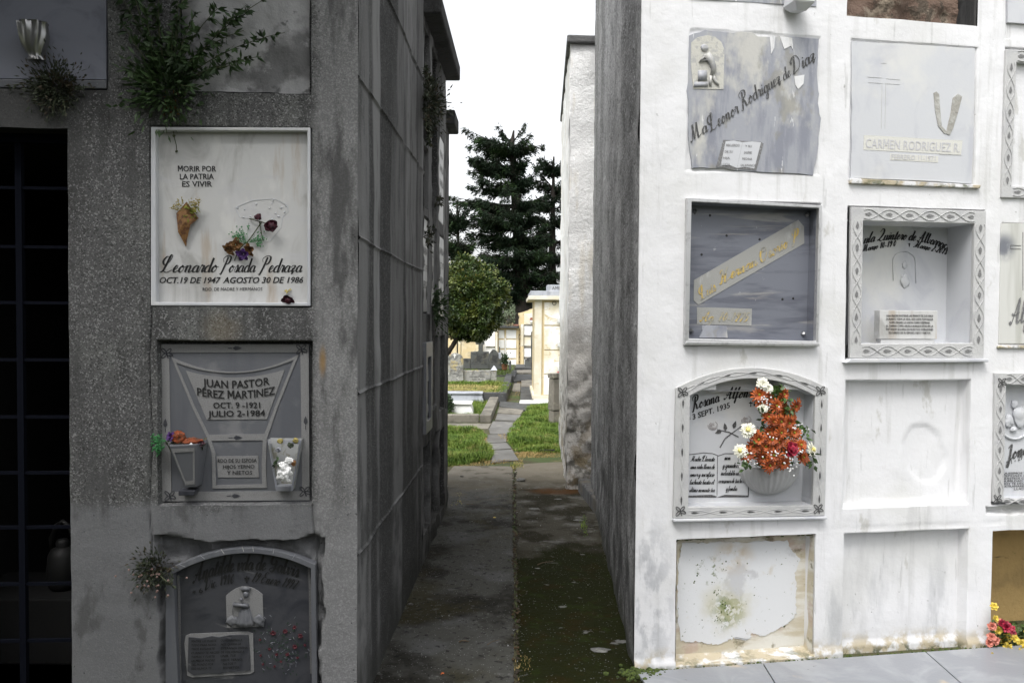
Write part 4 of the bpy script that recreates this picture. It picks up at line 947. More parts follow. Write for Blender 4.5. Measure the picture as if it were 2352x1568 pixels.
# saint relief
m = MB(); m.prism(X4(*([(940, 1055), (1278, 1045), (1268, 760)] + arc(930, 760, 1270, 752, 675, 9)[::-1])), d - .002, d + .003); m.build('relief_panel', m_carve, q.root)
m = MB()
def X4v(a, b, o): x, z = q.L(*c4_(a, b), d); return Vector((x, d - o, z))
m.blob(X4v(1118, 745, .006), .011, 3, .1, 2, (1, .8, 1.15)); m.blob(X4v(1075, 790, .008), .007, 2, .1)
m.prism(X4((1065, 690), (1085, 715), (1148, 715), (1160, 688), (1112, 676)), d - .010, d)
m.lathe([(.001, 0), (.034, .002), (.036, .02), (.027, .04), (.022, .065), (.012, .078), (.001, .08)], tuple(X4v(1110, 1045, 0)), 22, math.pi, 2 * math.pi, .10, 9, 0, .5)
m.blob(X4v(990, 990, .004), .021, 3, .4, 4, (1.1, .4, 1)); m.blob(X4v(1240, 990, .004), .021, 3, .4, 4, (1, .4, 1.1))
m.prism(X4((1005, 820), (1140, 832), (1150, 860), (1010, 850)), d - .018, d); m.tube([X4v(1000, 825, .01), X4v(1000, 930, .01)], .002, 5)
m.build('saint_relief', m_grey, q.root, True)
m = MB(); bo = [(590, 1138), (700, 1150), (800, 1130), (868, 1140), (960, 1122), (1060, 1118), (1140, 1120), (1160, 1440), (1050, 1460), (950, 1455), (880, 1475), (760, 1470), (640, 1488), (580, 1450)]
m.prism(X4(*[(560, 1130), (600, 1112), (1130, 1092), (1180, 1110), (1188, 1460), (1150, 1480), (620, 1512), (575, 1495), (548, 1200)]), d - .0015, d + .003); m.build('book_margin', m_carve, q.root)
m = MB(); m.prism(X4(*bo), d - .006, d + .003); m.build('book_page', m_darkm, q.root)
m = MB()
for i, (s1_, s2_) in enumerate((('MADRE LO FUISTE', 'OLVIDAREMOS Y'), ('TODO PARA NOSO-', 'NOS QUEDA LA'), ('TROS ESTUVISTE', 'ESPERANZA DIVINA'), ('CUANDO TE NECESI-', 'DE VOLVERNOS A'), ('TAMOS Y FUISTE', 'UNIR. TUS'), ('LA MEJOR MADRE', 'HIJOS, YERNO,'), ('DEL MUNDO POR', 'NIETOS Y'), ('ESO NUNCA TE', 'BISNIETOS.'))):
    y = 1190 + i * 36
    q.text(m, s1_, *c4_(612, y), *c4_(612 + len(s1_) * 15.5, y - 6), 5.2, d - .007, .2, .012); q.text(m, s2_, *c4_(882 + (20 if i > 5 else 0), y - 8), *c4_(882 + (20 if i > 5 else 0) + len(s2_) * 15.5, y - 14), 5.2, d - .007, .2, .012)
m.build('inscription', m_ink, q.root)
mr_ = mat('painted red rose', (.085, .014, .022), .7); mg_ = mat('painted rose leaf', (.03, .05, .035), .7)
m = MB(); ml = MB(); mo = MB()
for a, b, r_ in ((1365, 1105, 1), (1475, 1088, .9), (1562, 1052, .75), (1615, 1130, .9), (1565, 1230, .95), (1332, 1250, .6), (1398, 1300, .6), (1497, 1300, .75), (1438, 1365, .5), (1272, 1390, .5), (1378, 1410, .5), (1245, 1165, .5), (1660, 1215, .55), (1590, 1330, .5), (1250, 1310, .5)):
    petals(m, X4v(a, b, .002), (0, -1, 0), 7, .0105 * r_, .008 * r_, .15, .2, 2)
for k in range(95):
    a, b = random.gauss(1450, 120), random.gauss(1250, 110)
    x, z = q.L(*c4_(a, b), d); leafdecal(ml, x, z, d - .0012, random.uniform(.004, .008), .003, random.uniform(0, 6.28))
for k in range(60):
    a, b = random.gauss(1450, 125), random.gauss(1250, 115); x, z = q.L(*c4_(a, b), d); an = random.uniform(0, 3.1)
    mo.tube([(x, d - .0006, z), (x + .01 * math.cos(an), d - .0006, z + .01 * math.sin(an))], .0007, 3)
m.build('carved_rose', mr_, q.root); ml.build('carved_leaf', mg_, q.root); mo.build('carved_line', m_greyl, q.root)

# ---- top left slab with metal vase
q = Spot(FL, 'grave_slab', 'bluish grey marble slab in the top left corner carrying a metal flower vase', 'grave slab', -225, -320, 245, 200)
m = MB(); d = .012; m.prism(q.Ls([(-225, 178), (244, 183), (244, -320), (-225, -320)], d), d, d + .016)
o = m.build('marble_panel', mat('bluish marble', (.20, .21, .25), .45, [dict(c=(.14, .145, .18), sc=(3, 3, 5), rot=(0, .7, 0), lo=.5, hi=.7, amt=.8, dist=2), dict(c=(.4, .4, .42), sc=(3, 3, 3), lo=.55, hi=.75, amt=.5)]), q.root)
m = MB(); m.prism(q.Ls([(-225, 200), (246, 205), (246, 186), (-225, 180)], d), .004, d + .016); bevel(m.build('lower_strip', m_grey, q.root), .003)
m = MB(); x, z = q.L(90, 138, -.03)
prof = [(.0, 0), (.022, .0), (.027, .003), (.023, .010), (.019, .018), (.028, .03), (.037, .055), (.042, .085), (.044, .115), (.045, .123), (.041, .124), (.03, .07), (0, .03)]
mm = [(r_ * .98, zz) for r_, zz in prof]
m.lathe(mm[:3], (0, 0, 0), 48); m.lathe(mm[2:10], (0, 0, 0), 72, flute=.13, nf=8, twist=20); m.lathe(mm[9:], (0, 0, 0), 48)
o = m.build('metal_vase', m_metal, q.root, True); o.scale = (1.12,) * 3; o.location = (x + .002, -.05, z - .012); o.rotation_euler = (R(6), R(-3), 0)
m = MB(); m.tube([(x, -.045, z + .02), (x, .012, z + .03)], .006, 6); m.tube([(x + .03, -.03, z + .03), (x + .06, .01, z - .005)], .0015, 5); m.build('vase_bracket', m_metal, q.root)

# stained plaster back in the top middle recess
s0, s1, z0, z1 = FL.rect(403, -290, 713, 212)
m_stain = mat('stained lime plaster', g(.36), .9, [dict(c=g(.14), sc=5, lo=.45, hi=.6, amt=.9), dict(c=(.28, .24, .17), sc=4, lo=.56, hi=.66, amt=.7), dict(c=g(.05), k='x', x=(.07, -.03), wob=.10, amt=.85, off=(0, 0, 0)),
    dict(c=g(.52), sc=9, lo=.58, hi=.68, amt=.7), dict(c=g(.08), sc=16, lo=.60, hi=.68, amt=.8)], bump=[(24, .006), (80, .002)])
rt = thing('niche_plaster', 'blotchy stained white plaster closing the top niche behind the weeds', 'niche closure', FL.pt(s0 + .01, z0 + .01, 0), FL.ang)
m2 = MB(); N_ = 46; vs = []; W_, H_ = s1 - s0 - .02, z1 - z0 - .02
for j in range(N_ + 1):
    for i in range(N_ + 1):
        a, b = i / N_, j / N_; vs.append((a * W_, .038 + .012 * noise.fractal(Vector((a * 4, b * 5, 2)), 1, 2, 4), b * H_))
m2.add(vs, [(j * (N_ + 1) + i, j * (N_ + 1) + i + 1, (j + 1) * (N_ + 1) + i + 1, (j + 1) * (N_ + 1) + i) for j in range(N_) for i in range(N_)])
m2.build('plaster_sheet', m_stain, rt, True, recalc=False)

# ---- weeds
def weed(label, cu, cv, stems, F=FL, name='weed', cat='weed', d0=.02, nl=14, leafL=.035, tuft=0, mt=None, tr=.08):
    s, z = F.sz(cu, cv, 0); rt = thing(name, label, cat, F.pt(s, z, 0), F.ang); ms = MB(); P = []; Dv = []
    for (u, v, out) in stems:
        s1, z1 = F.sz(u, v, -out); e = Vector((s1 - s, -out, z1 - z)); L_ = e.length
        mid = e * .5 + Vector((random.gauss(0, .03), -.02, L_ * .10)); pts = []
        for t in np.linspace(0, 1, 9):
            p_ = Vector((0, d0, 0)) * (1 - t) ** 2 + mid * 2 * t * (1 - t) + e * t * t; pts.append(p_)
        ms.tube(pts, .0028, 5, .0010)
        n_ = int(nl * L_ / .25) + 4
        for k in range(n_):
            t = random.uniform(.12, 1) ** .8; i = min(7, int(t * 8)); p_ = pts[i].lerp(pts[i + 1], t * 8 - i); tan = (pts[i + 1] - pts[i]).normalized()
            sd_ = Vector((random.gauss(0, 1), random.gauss(0, .6), random.gauss(-.2, .7))).normalized()
            for w_ in range(3): P.append(tuple(p_)); Dv.append(tuple(tan * .5 + sd_ + Vector((0, 0, -.25 * w_))))
    for k in range(tuft):
        v_ = Vector((random.gauss(0, 1), -abs(random.gauss(0, .7)), random.gauss(0, 1))) * tr; P.append(tuple(v_)); Dv.append(tuple(v_.normalized() + Vector((0, -.3, 0))))
    ms.build('stems', m_stem, rt); V, F_ = leaf_cloud(np.array(P), leafL, leafL * .17, dirs=np.array(Dv)); nmesh('leaves', V, F_, mt or m_leaf, rt); return rt
random.seed(11)
w1 = weed('large leafy weed rooted in the ledge under the stained top niche', 385, 205, [(275, 40, .05), (262, 120, .06), (300, -60, .05), (330, 10, .08), (345, -80, .05), (380, -90, .06), (410, -40, .10), (430, -120, .07),
    (450, 30, .12), (500, 20, .08), (545, 30, .06), (640, 40 - 60, .06), (560, 70, .05), (655, 75, .06), (600, 130, .08), (540, 150, .1), (290, 160, .08), (350, 90, .12), (420, 110, .14), (395, 60, .12), (460, 130, .14), (320, 190, .08), (440, 200, .1), (270, -20, .04)], nl=14, leafL=.034, tuft=800, tr=.062)
w2 = weed('dark hanging weed clump under the bluish slab with the metal vase', 130, 205, [(100, 175, .04), (160, 165, .04), (185, 200, .03), (60, 205, .02), (150, 260, .05), (120, 262, .06), (215, 203, .02), (20, 197, .02), (175, 180, .04)], nl=14, leafL=.018, tuft=1500, tr=.042, mt=m_leafd)
w3 = weed('small flowering weed growing beside the arched rim of the lowest slab', 355, 1305, [(315, 1320, .03), (330, 1345, .04), (400, 1310, .04), (405, 1350, .05), (345, 1290, .05), (390, 1340, .06)], nl=14, leafL=.018, tuft=600, tr=.032, mt=m_leafd)
mbud = mat('pinkish bud', (.24, .16, .14), .7)
for k in range(24):
    m = MB(); m.blob((random.gauss(0, .042), -random.uniform(.03, .075), random.gauss(-.02, .036)), .0048, 1, .2); m.build('flower_bud', mbud, w3)
weed('brown dead roots trailing down from the big leafy weed', 400, 225, [(380, 262, .01), (402, 270, .012), (395, 245, .02), (412, 262, .012)], nl=26, leafL=.014, name='dead_roots', mt=m_dry, tuft=30, tr=.02)
# weeds on the alley blocks
weed('dark moss and weeds spilling from the first top niche of the alley', 979, 240, [(976, 150, .06), (982, 180, .08), (978, 300, .08), (985, 330, .10), (984, 215, .1)], F=FA, nl=22, leafL=.03, tuft=900, tr=.075, mt=m_leafd)
weed('thin dark weed beside the first white alley slab', 978, 545, [(990, 535, .05), (984, 560, .04)], F=FA, nl=10, leafL=.03, tuft=60, tr=.03, mt=m_leafd)
weed('green weed under the arched alley slab', 997, 705, [(1003, 670, .05), (1000, 730, .06), (1006, 700, .05)], F=FA, nl=26, leafL=.035, tuft=260, tr=.07)
weed('wispy twig sticking out above the middle alley niche', 1003, 478, [(1016, 460, .12), (1014, 470, .08)], F=FA, nl=8, leafL=.025, mt=m_leafd)
# ================================================================== right facade things
def cA(x, y): return 1521.7 + .2564 * x, 28.7 + .2564 * y
def cB(x, y): return 1894.9 + .293 * x, .293 * y
def cC(x, y): return 1521.7 + .2564 * x, 430.7 + .2564 * y
def cD(x, y): return 1894.9 + .2747 * x, 430.7 + .2747 * y
def cE(x, y): return 1521.7 + .2564 * x, 803.9 + .2564 * y
def cG(x, y): return 2239.4 + .33 * x, .33 * y
def cH(x, y): return 2239.4 + .238 * x, 488 + .238 * y
def cI(x, y): return 2228 + .2381 * x, 832.6 + .2381 * y
def PX(q, cf, d, *ps): return q.Ls([cf(*p_) for p_ in ps], d)

# ---- R1C1 bleached grey slab, diagonal script
q = Spot(FR, 'grave_slab', 'bleached grey slab with diagonal script Leonor Rodriguez and small open book', 'grave slab', 1580, 74, 1882, 400)
d = .002
m = MB()
base = [(235, 210), (370, 165), (560, 178), (760, 185), (900, 225), (1100, 215), (1390, 240), (1385, 400), (1380, 560), (1390, 700), (1385, 820), (1410, 950), (1395, 1120), (1375, 1300), (1340, 1460), (1000, 1435), (640, 1410), (400, 1395), (260, 1390), (240, 1200), (225, 1050), (230, 850), (222, 700), (230, 450)]
out = []
for i in range(len(base)):
    a, b = base[i], base[(i + 1) % len(base)]
    for t in (0, .33, .66): out.append((a[0] + (b[0] - a[0]) * t + random.gauss(0, 3.5), a[1] + (b[1] - a[1]) * t + random.gauss(0, 3.5)))
m.prism(PX(q, cA, d, *out), -.004, .02); m.build('marble_panel', m_greyl, q.root)
d = -.0055
m = MB()
q.script(m, 'Ma', *cA(250, 1165), *cA(420, 1055), 14, d, thin=.1, thick=.26)
q.script(m, 'Leonor', *cA(425, 1075), *cA(700, 885), 14, d, thin=.10, thick=.24)
q.script(m, 'Rodriguez', *cA(700, 870), *cA(1075, 618), 14, d, thin=.10, thick=.24)
q.script(m, 'de', *cA(1085, 612), *cA(1160, 562), 12, d, thin=.10, thick=.24)
q.script(m, 'Diaz', *cA(1170, 560), *cA(1385, 415), 15, d, thin=.10, thick=.24)
m.build('inscription', m_inkw, q.root)
m = MB(); m.prism(PX(q, cA, d, (275, 685), (545, 690), (555, 340), (530, 270), (470, 220), (400, 205), (310, 225), (258, 270), (255, 450)), d - .001, d + .002); m.build('relief_panel', mat('pale cut relief', (.52, .51, .46), .9, [dict(c=g(.35), sc=40, lo=.5, hi=.62, amt=.7)], bump=[(80, .003)]), q.root)
m = MB()
def QV(cf, a, b, o): x, z = q.L(*cf(a, b), d); return Vector((x, d - o, z))
m.blob(QV(cA, 372, 320, .004), .016, 3, .3, 4, (1, .35, 1)); m.tube([QV(cA, 390, 380, .004), QV(cA, 430, 440, .006), QV(cA, 455, 500, .006), QV(cA, 440, 570, .004)], .018, 8, .010)
m.tube([QV(cA, 385, 385, .006), QV(cA, 330, 440, .006), QV(cA, 420, 430, .006)], .006, 6); m.tube([QV(cA, 445, 560, .004), QV(cA, 465, 620, .004), QV(cA, 500, 655, .004)], .009, 6, .005); m.tube([QV(cA, 430, 570, .003), QV(cA, 425, 660, .003)], .008, 6, .006)
m.prism(PX(q, cA, d, (315, 615), (395, 610), (395, 520), (315, 525)), d - .006, d); m.prism(PX(q, cA, d, (275, 670), (405, 665), (405, 625), (285, 625)), d - .005, d)
m.build('child_relief', m_greyl, q.root, True)
m = MB(); m.prism(PX(q, cA, d, (480, 1385), (840, 1415), (905, 1175), (880, 1160), (545, 1142)), d - .001, d + .001); m.build('book_cover', m_inkg, q.root)
m = MB(); m.prism(PX(q, cA, d, (520, 1375), (600, 1368), (665, 1395), (740, 1385), (820, 1400), (880, 1165), (800, 1158), (715, 1165), (640, 1150), (565, 1155)), d - .0025, d + .001); m.build('book_page', m_marbleR, q.root)
m = MB()
for i, (a_, b_) in enumerate((('RECUERDO', 'Y SU'), ('DE SU', 'JAIME'), ('HIJA', 'MEDINA'), ('LUCIA', 'SALAMANCA'))):
    y = 1200 + i * 57; o_ = -i * 14
    q.text(m, a_, *cA(570 + o_, y), *cA(570 + o_ + len(a_) * 15, y + 1), 5.5, d - .003, .1, .01); q.text(m, b_, *cA(740 + o_, y + 8), *cA(740 + o_ + len(b_) * 15, y + 10), 5.5, d - .003, .1, .01)
q.place(m, np.array([(0, 0), (1, 0), (1, .02), (0, .02)]), [(0, 1, 2, 3)], d - .003, *cA(668, 1390), *cA(716, 1165), 1, 14)
m.build('inscription', m_inkg, q.root)
m = MB(); m.prism(PX(q, cA, d, (1180, 575), (1270, 560), (1262, 640), (1215, 690), (1190, 650)), d - .0015, d + .001)
m.prism(PX(q, cA, d, (960, 215), (1010, 210), (1000, 320), (972, 375)), d - .0015, d + .001); m.prism(PX(q, cA, d, (1050, 215), (1160, 230), (1170, 340), (1150, 300), (1090, 330)), d - .0014, d + .001)
m.build('paint_smear', m_white, q.root)

# ---- R1C2 white slab
q = Spot(FR, 'grave_slab', 'pale slab with faint CARMEN RODRIGUEZ letters and a V-shaped scar', 'grave slab', 1953, 95, 2243, 430)
d = -.001
m = MB(); pts = []
bs_ = [(205, 330), (600, 345), (1180, 385), (1165, 900), (1150, 1440), (600, 1410), (200, 1395), (215, 860)]
for i in range(8):
    a, b = bs_[i], bs_[(i + 1) % 8]
    for t in (0, .25, .5, .75): pts.append((a[0] + (b[0] - a[0]) * t + random.gauss(0, 3), a[1] + (b[1] - a[1]) * t + random.gauss(0, 3)))
m.prism(PX(q, cB, d, *pts), d, .03); m.build('marble_panel', m_marbleR, q.root)
m = MB(); m.prism(PX(q, cB, d, (185, 1440), (1200, 1480), (1205, 1455), (185, 1400)), -.016, .012); bevel(m.build('lower_ledge', m_white, q.root), .003)
m = MB(); m.prism(PX(q, cB, d, (300, 1175), (1065, 1215), (1078, 1103), (305, 1060)), d - .0012, d + .001); m.prism(PX(q, cB, d, (510, 1255), (885, 1275), (888, 1225), (512, 1205)), d - .0012, d + .001)
m.build('name_band', mat('pale cut band', (.60, .595, .55), .9, bump=[(160, .001)]), q.root)
m = MB(); q.text(m, 'CARMEN RODRIGUEZ R.', *cB(318, 1158), *cB(1055, 1195), 22, d - .0016, .05, .004); q.text(m, 'FEBRERO 11-1971', *cB(520, 1248), *cB(865, 1262), 12, d - .0016, 0, .004); m.build('inscription', mat('eroded letter', (.50, .50, .52), .9), q.root)
m = MB()
for a in (((330, 605), (445, 612)), ((480, 618), (585, 628)), ((340, 648), (450, 655)), ((470, 658), (585, 662)), ((305, 1060), (1075, 1104)), ((895, 1212), (1070, 1218)), ((440, 497), (480, 500)), ((447, 660), (440, 1010)), ((475, 660), (470, 1012))):
    A_ = QV(cB, *a[0], .0008); B_ = QV(cB, *a[1], .0008); m.tube([A_, B_], .0008, 4)
m.build('cut_line', mat('faint cut line', (.54, .54, .52), .9), q.root)
m = MB(); m.prism(PX(q, cB, d, (850, 730), (870, 720), (892, 740), (900, 860), (912, 990), (950, 1030), (985, 880), (1000, 770), (1040, 735), (1072, 760), (1040, 880), (1000, 1010), (975, 1060), (930, 1045), (885, 990), (862, 870)), d - .003, d + .002)
o = m.build('vase_scar', mat('vase scar grey', (.33, .32, .29), .95, [dict(c=(.50, .50, .48), sc=16, lo=.45, hi=.62, amt=.7), dict(c=(.15, .14, .12), sc=34, lo=.6, hi=.66, amt=.6)], bump=[(60, .005)]), q.root)
# ---- R0C1 slab bottom with lamp bracket
q = Spot(FR, 'grave_slab', 'grey slab cut off by the top edge above the bleached script slab', 'grave slab', 1580, -298, 1876, 6)
m = MB(); m.prism(q.Ls([(1582, -3), (1874, 16), (1874, -290), (1582, -298)], 0), -.004, .016); m.build('marble_panel', m_greyl, q.root)
m = MB(); x, z = q.L(1838, 26, -.08); m.hexa([(x - .022, -.09, z), (x + .026, -.09, z), (x + .026, -.03, z + .01), (x - .022, -.03, z + .01)], [(x - .045, -.12, z + .03), (x + .05, -.12, z + .03), (x + .05, -.006, z + .035), (x - .045, -.006, z + .035)])
m.hexa([(x - .045, -.12, z + .031), (x + .05, -.12, z + .031), (x + .05, -.006, z + .036), (x - .045, -.006, z + .036)], [(x - .035, -.1, z + .1), (x + .04, -.1, z + .1), (x + .04, -.006, z + .1), (x - .035, -.006, z + .1)])
bevel(m.build('stone_vase', m_marbleR, q.root), .004)
q = Spot(FR, 'grave_slab', 'blank pale slab at the top right corner of the photo', 'grave slab', 2312, -230, 2600, 90)
m = MB(); m.prism(q.Ls([(2314, 52), (2600, 70), (2600, -230), (2316, -236)], 0), -.003, .01); m.build('marble_panel', m_marbleR, q.root)

# ---- R2C1 slate slab in a metal frame
q = Spot(FR, 'grave_slab', 'slate blue slab behind a thin metal frame with a diagonal gilt name band', 'grave slab', 1573, 456, 1886, 797)
m = MB(); m.ring(PX(q, cC, 0, (182, 1412), (1372, 1425), (1410, 165), (203, 95)), PX(q, cC, 0, (222, 1350), (1352, 1372), (1380, 190), (246, 133)), -.022, .004); bevel(m.build('metal_frame', m_alum, q.root), .004)
m = MB(); m.prism(PX(q, cC, 0, (178, 1402), (1376, 1418), (1372, 1390), (186, 1374)), -.034, -.023); bevel(m.build('frame_sill', m_alum, q.root), .003)
m = MB(); dr = .062; m.ring(q.Ls([(1574, 792), (1880, 797), (1884, 476), (1578, 462)]), q.Ls([(1579, 779), (1868, 784), (1876, 479), (1584, 466)]), .005, .07); m.build('recess_lining', m_slate, q.root)
m = MB(); m.prism(q.Ls([(1576, 785), (1872, 790), (1880, 470), (1580, 460)], dr), dr - .001, dr + .012); m.build('slate_panel', m_slate, q.root)
d = dr - .001
m = MB(); m.prism(PX(q, cC, d, (320, 1050), (1268, 500), (1265, 350), (1215, 290), (280, 830), (278, 1010)), d - .002, d + .001); m.prism(PX(q, cC, d, (308, 1222), (795, 1237), (800, 1085), (308, 1070)), d - .002, d + .001)
m.build('name_band', mat('worn pale band', (.30, .30, .285), .9, [dict(c=g(.5), sc=(9, 9, 4), lo=.55, hi=.7, amt=.8)], bump=[(200, .001)]), q.root)
m = MB(); dd = d - .003
q.script(m, 'Luis', *cC(340, 1010), *cC(490, 910), 11, dd, thin=.12, thick=.26); q.script(m, 'Hernan', *cC(510, 870), *cC(860, 685), 12, dd, thin=.12, thick=.26)
q.script(m, 'Osorio', *cC(885, 670), *cC(1140, 520), 12, dd, thin=.12, thick=.26); q.script(m, 'P.', *cC(1150, 515), *cC(1255, 470), 12, dd, thin=.14, thick=.28)
q.script(m, 'Ag. 10-1975', *cC(330, 1195), *cC(780, 1200), 10.5, dd, thin=.12, thick=.28)
m.build('inscription', m_gold, q.root)
m = MB()
for a, b in ((255, 1285), (1258, 1310), (290, 215), (1290, 245)):
    p_ = QV(cC, a, b, 0); m.lathe([(.013, 0), (.011, .008), (0, .018)], (0, 0, 0), 4)
    m.v[-12:] = [(p_.x + v[0], d - .002 - v[2], p_.z + v[1]) for v in m.v[-12:]]
m.build('stud', m_metal, q.root)
m = MB()
for a, b in ((350, 600), (425, 250), (1075, 1000), (1170, 992), (870, 465), (575, 430)):
    p_ = QV(cC, a, b, 0); m.blob((p_.x, d + .001, p_.z), .0065, 2, .2, 3, (1, .5, 1))
m.build('bolt_hole', m_ink, q.root)
m = MB(); m.prism(PX(q, cC, d, (325, 1345), (580, 1345), (570, 1240), (380, 1230)), d - .006, d + .001); m.prism(PX(q, cC, d, (350, 1235), (378, 1232), (368, 1285), (352, 1270)), d - .002, d); bevel(m.build('cement_smear', m_greyl, q.root), .002)

# ---- R2C2 marble framed deep niche
def framed(q, cf, outer, inner, dep, n=5, mframe=None, name='carved_frame', dback=None, inmat=None, leaves=True):
    P = PX(q, cf, 0, *outer); I = PX(q, cf, 0, *inner)
    m = MB(); m.ring(P, I, -.014, .006); bevel(m.build(name, mframe or m_frameM, q.root), .003)
    m = MB(); e = .006; I2 = I
    cx = sum(p_[0] for p_ in I) / len(I); cz = sum(p_[1] for p_ in I) / len(I)
    O2 = [(p_[0] + (.008 if p_[0] > cx else -.008), p_[1] + (.008 if p_[1] > cz else -.008)) for p_ in I]
    m.ring(O2, I2, .007, dep + .003); m.build('recess_lining', inmat or m_marbleR, q.root)
    m = MB(); m.prism(O2, dep, dep + .01); m.build('marble_panel', inmat or m_marbleR, q.root)
    return P, I
q = Spot(FR, 'grave_slab', 'deep marble niche in a vine-carved square frame with a small text box inside', 'grave slab', 1946, 474, 2260, 830)
P, I = framed(q, cD, [(195, 1425), (1310, 1430), (1330, 200), (208, 165)], [(290, 1305), (1215, 1300), (1235, 305), (305, 280)], .17)
mr = MB(); ml = MB(); carved_border(q, mr, ml, P, I, -.015, 5); mr.build('carved_vine', m_frameM, q.root); ml.build('carved_leaf', m_inkg, q.root)
m = MB(); m.prism(PX(q, cD, 0, (140, 1462), (1330, 1455), (1325, 1428), (180, 1428)), -.034, .004); bevel(m.build('frame_sill', m_marbleR, q.root), .004)
d = .169
m = MB(); sgR = FR.sz(2050, 500)[1] - FR.sz(2050, 501)[1]
q.script(m, 'ula Quintero de Albarracin', *cD(318, 470), *cD(1070, 540), 11, d, sgR * 19, .16, .34)
q.script(m, 'Marzo 10-1940', *cD(305, 538), *cD(600, 488), 6.5, d, sgR * 1, .2, .36); q.script(m, 'Marzo 2-2018', *cD(735, 495), *cD(1020, 565), 6.5, d, sgR * 1, .2, .36)
x, z = q.L(*cD(705, 480), d); m.box(x - .002, x + .002, d - .001, d, z - .009, z + .009); m.box(x - .006, x + .006, d - .0012, d, z + .002, z + .005)
m.build('inscription', m_ink, q.root)
m = MB()
ar = [(570 + 90 + 95 * math.cos(t), 620 - 85 * math.sin(t)) for t in np.linspace(math.pi, 0, 14)]
pth = [QV(cD, 570, 780, .001)] + [QV(cD, a, b, .001) for a, b in ar] + [QV(cD, 760, 800, .001)]
m.tube(pth, .0016, 4); m.blob(QV(cD, 665, 650, 0), .016, 3, .3, 4, (.9, .3, 1.2)); m.blob(QV(cD, 665, 780, 0), .028, 3, .4, 4, (.9, .25, 1.2)); m.build('bust_relief', m_marbleR, q.root, True)
x0, z0 = q.L(*cD(455, 1265), .03); x1, z1 = q.L(*cD(942, 1030), .03); zf = q.L(*cD(460, 1300), .03)[1]
zsill = I[0][1]
m = MB(); m.box(x0, x1, .03, .075, max(zsill + .018, z0), z1); bevel(m.build('text_box', m_marble, q.root), .002)
m = MB(); m.box(x0 + .01, x1 - .01, .034, .07, zsill, max(zsill + .017, z0) - .001); m.build('box_foot', m_frameM, q.root)
m = MB(); d = .029
for i, s_ in enumerate(('UNA MADRE SOSTIENE LAS MANOS DE SUS HIJOS', 'DURANTE TODA LA VIDA, NOS DISTE FORTALEZA', 'COMO MADRE, LA UNION COMO HERMANA,', 'EL CARINO COMO ABUELA AUNQUE ESTAS EN LA', 'DISTANCIA SEGUIRAS EN NUESTROS CORAZONES', 'RECUERDO DE SU ESPOSO, HIJOS Y NIETOS.')):
    k = (0, 0, 25, 0, 0, 20)[i]; y = 1078 + i * 28.5
    q.text(m, s_, *cD(512 + k, y), *cD(903 - k, y + 2), 4.6, d, 0, .02)
m.build('inscription', m_ink, q.root)

# ---- R3C1 arched niche with bouquet
q = Spot(FR, 'grave_slab', 'arched white niche naming Rosana Alfonso with carved roses and open book', 'grave slab', 1545, 843, 1897, 1192)
def arcR(x0, y0, x1, y1, top, n=17): return [(x0 + (x1 - x0) * t, y0 + (y1 - y0) * t - ((y0 + y1) / 2 - top) * 4 * t * (1 - t)) for t in np.linspace(0, 1, n)]
oa = arcR(112, 335, 1470, 335, 155); ia = arcR(238, 405, 1355, 408, 252)
P, I = framed(q, cE, [(88, 1500), (1440, 1475)] + oa[::-1], [(222, 1400), (1332, 1385)] + ia[::-1], .085)
mr = MB(); ml = MB()
Po, Io = [P[0], P[1], P[2], P[-1]], [I[0], I[1], I[2], I[-1]]
for a, b in (((P[0], P[1]), (I[0], I[1])), ((P[1], P[2]), (I[1], I[2])), ((P[-1], P[0]), (I[-1], I[0]))):
    aa = [a[0], a[1]]; bb = [b[0], b[1]]
    A0 = ((aa[0][0] + bb[0][0]) / 2, (aa[0][1] + bb[0][1]) / 2); B0 = ((aa[1][0] + bb[1][0]) / 2, (aa[1][1] + bb[1][1]) / 2)
    ln = math.hypot(B0[0] - A0[0], B0[1] - A0[1]); t_ = ((B0[0] - A0[0]) / ln, (B0[1] - A0[1]) / ln); nn = (-t_[1], t_[0])
    for sg_ in (1, -1): mr.tube([(A0[0] + t_[0] * ln * k / 40 + nn[0] * .011 * sg_ * math.sin(k / 40 * math.pi * 5), -.0148, A0[1] + t_[1] * ln * k / 40 + nn[1] * .011 * sg_ * math.sin(k / 40 * math.pi * 5)) for k in range(2, 39)], .0018, 4)
    for k in range(5):
        s = (k + .5) / 5 * ln; leafdecal(ml, A0[0] + t_[0] * s, A0[1] + t_[1] * s, -.0158, .022, .005, math.atan2(t_[1], t_[0]))
mid = [((a[0] + b[0]) / 2, (a[1] + b[1]) / 2) for a, b in zip(P[2:], I[2:])]
for sg_ in (1, -1): mr.tube([(p_[0], -.0148, p_[1] + .009 * sg_ * math.sin(i * 1.1)) for i, p_ in enumerate(mid)], .0018, 4)
for i in range(2, len(mid) - 2, 3): leafdecal(ml, mid[i][0], mid[i][1], -.0158, .022, .005, math.atan2(mid[i + 1][1] - mid[i][1], mid[i + 1][0] - mid[i][0]))
mr.build('carved_vine', m_frameM, q.root); ml.build('carved_leaf', m_inkw, q.root)
m = MB()
for a, b in ((178, 375), (1412, 365), (158, 1440), (1392, 1420)):
    x, z = q.L(*cE(a, b), -.015); bow(m, x, z, -.017, .027)
m.build('carved_bow', m_inkw, q.root)
m = MB(); m.prism(PX(q, cE, 0, (82, 1525), (1450, 1500), (1445, 1478), (84, 1502)), -.03, .004); bevel(m.build('frame_sill', m_marbleR, q.root), .004)
d = .084
m = MB()
q.script(m, 'Rosana', *cE(258, 540), *cE(520, 455), 12.5, d, 0, .14, .30); q.script(m, 'Alfonso', *cE(545, 440), *cE(850, 412), 11.5, d, 0, .14, .30)
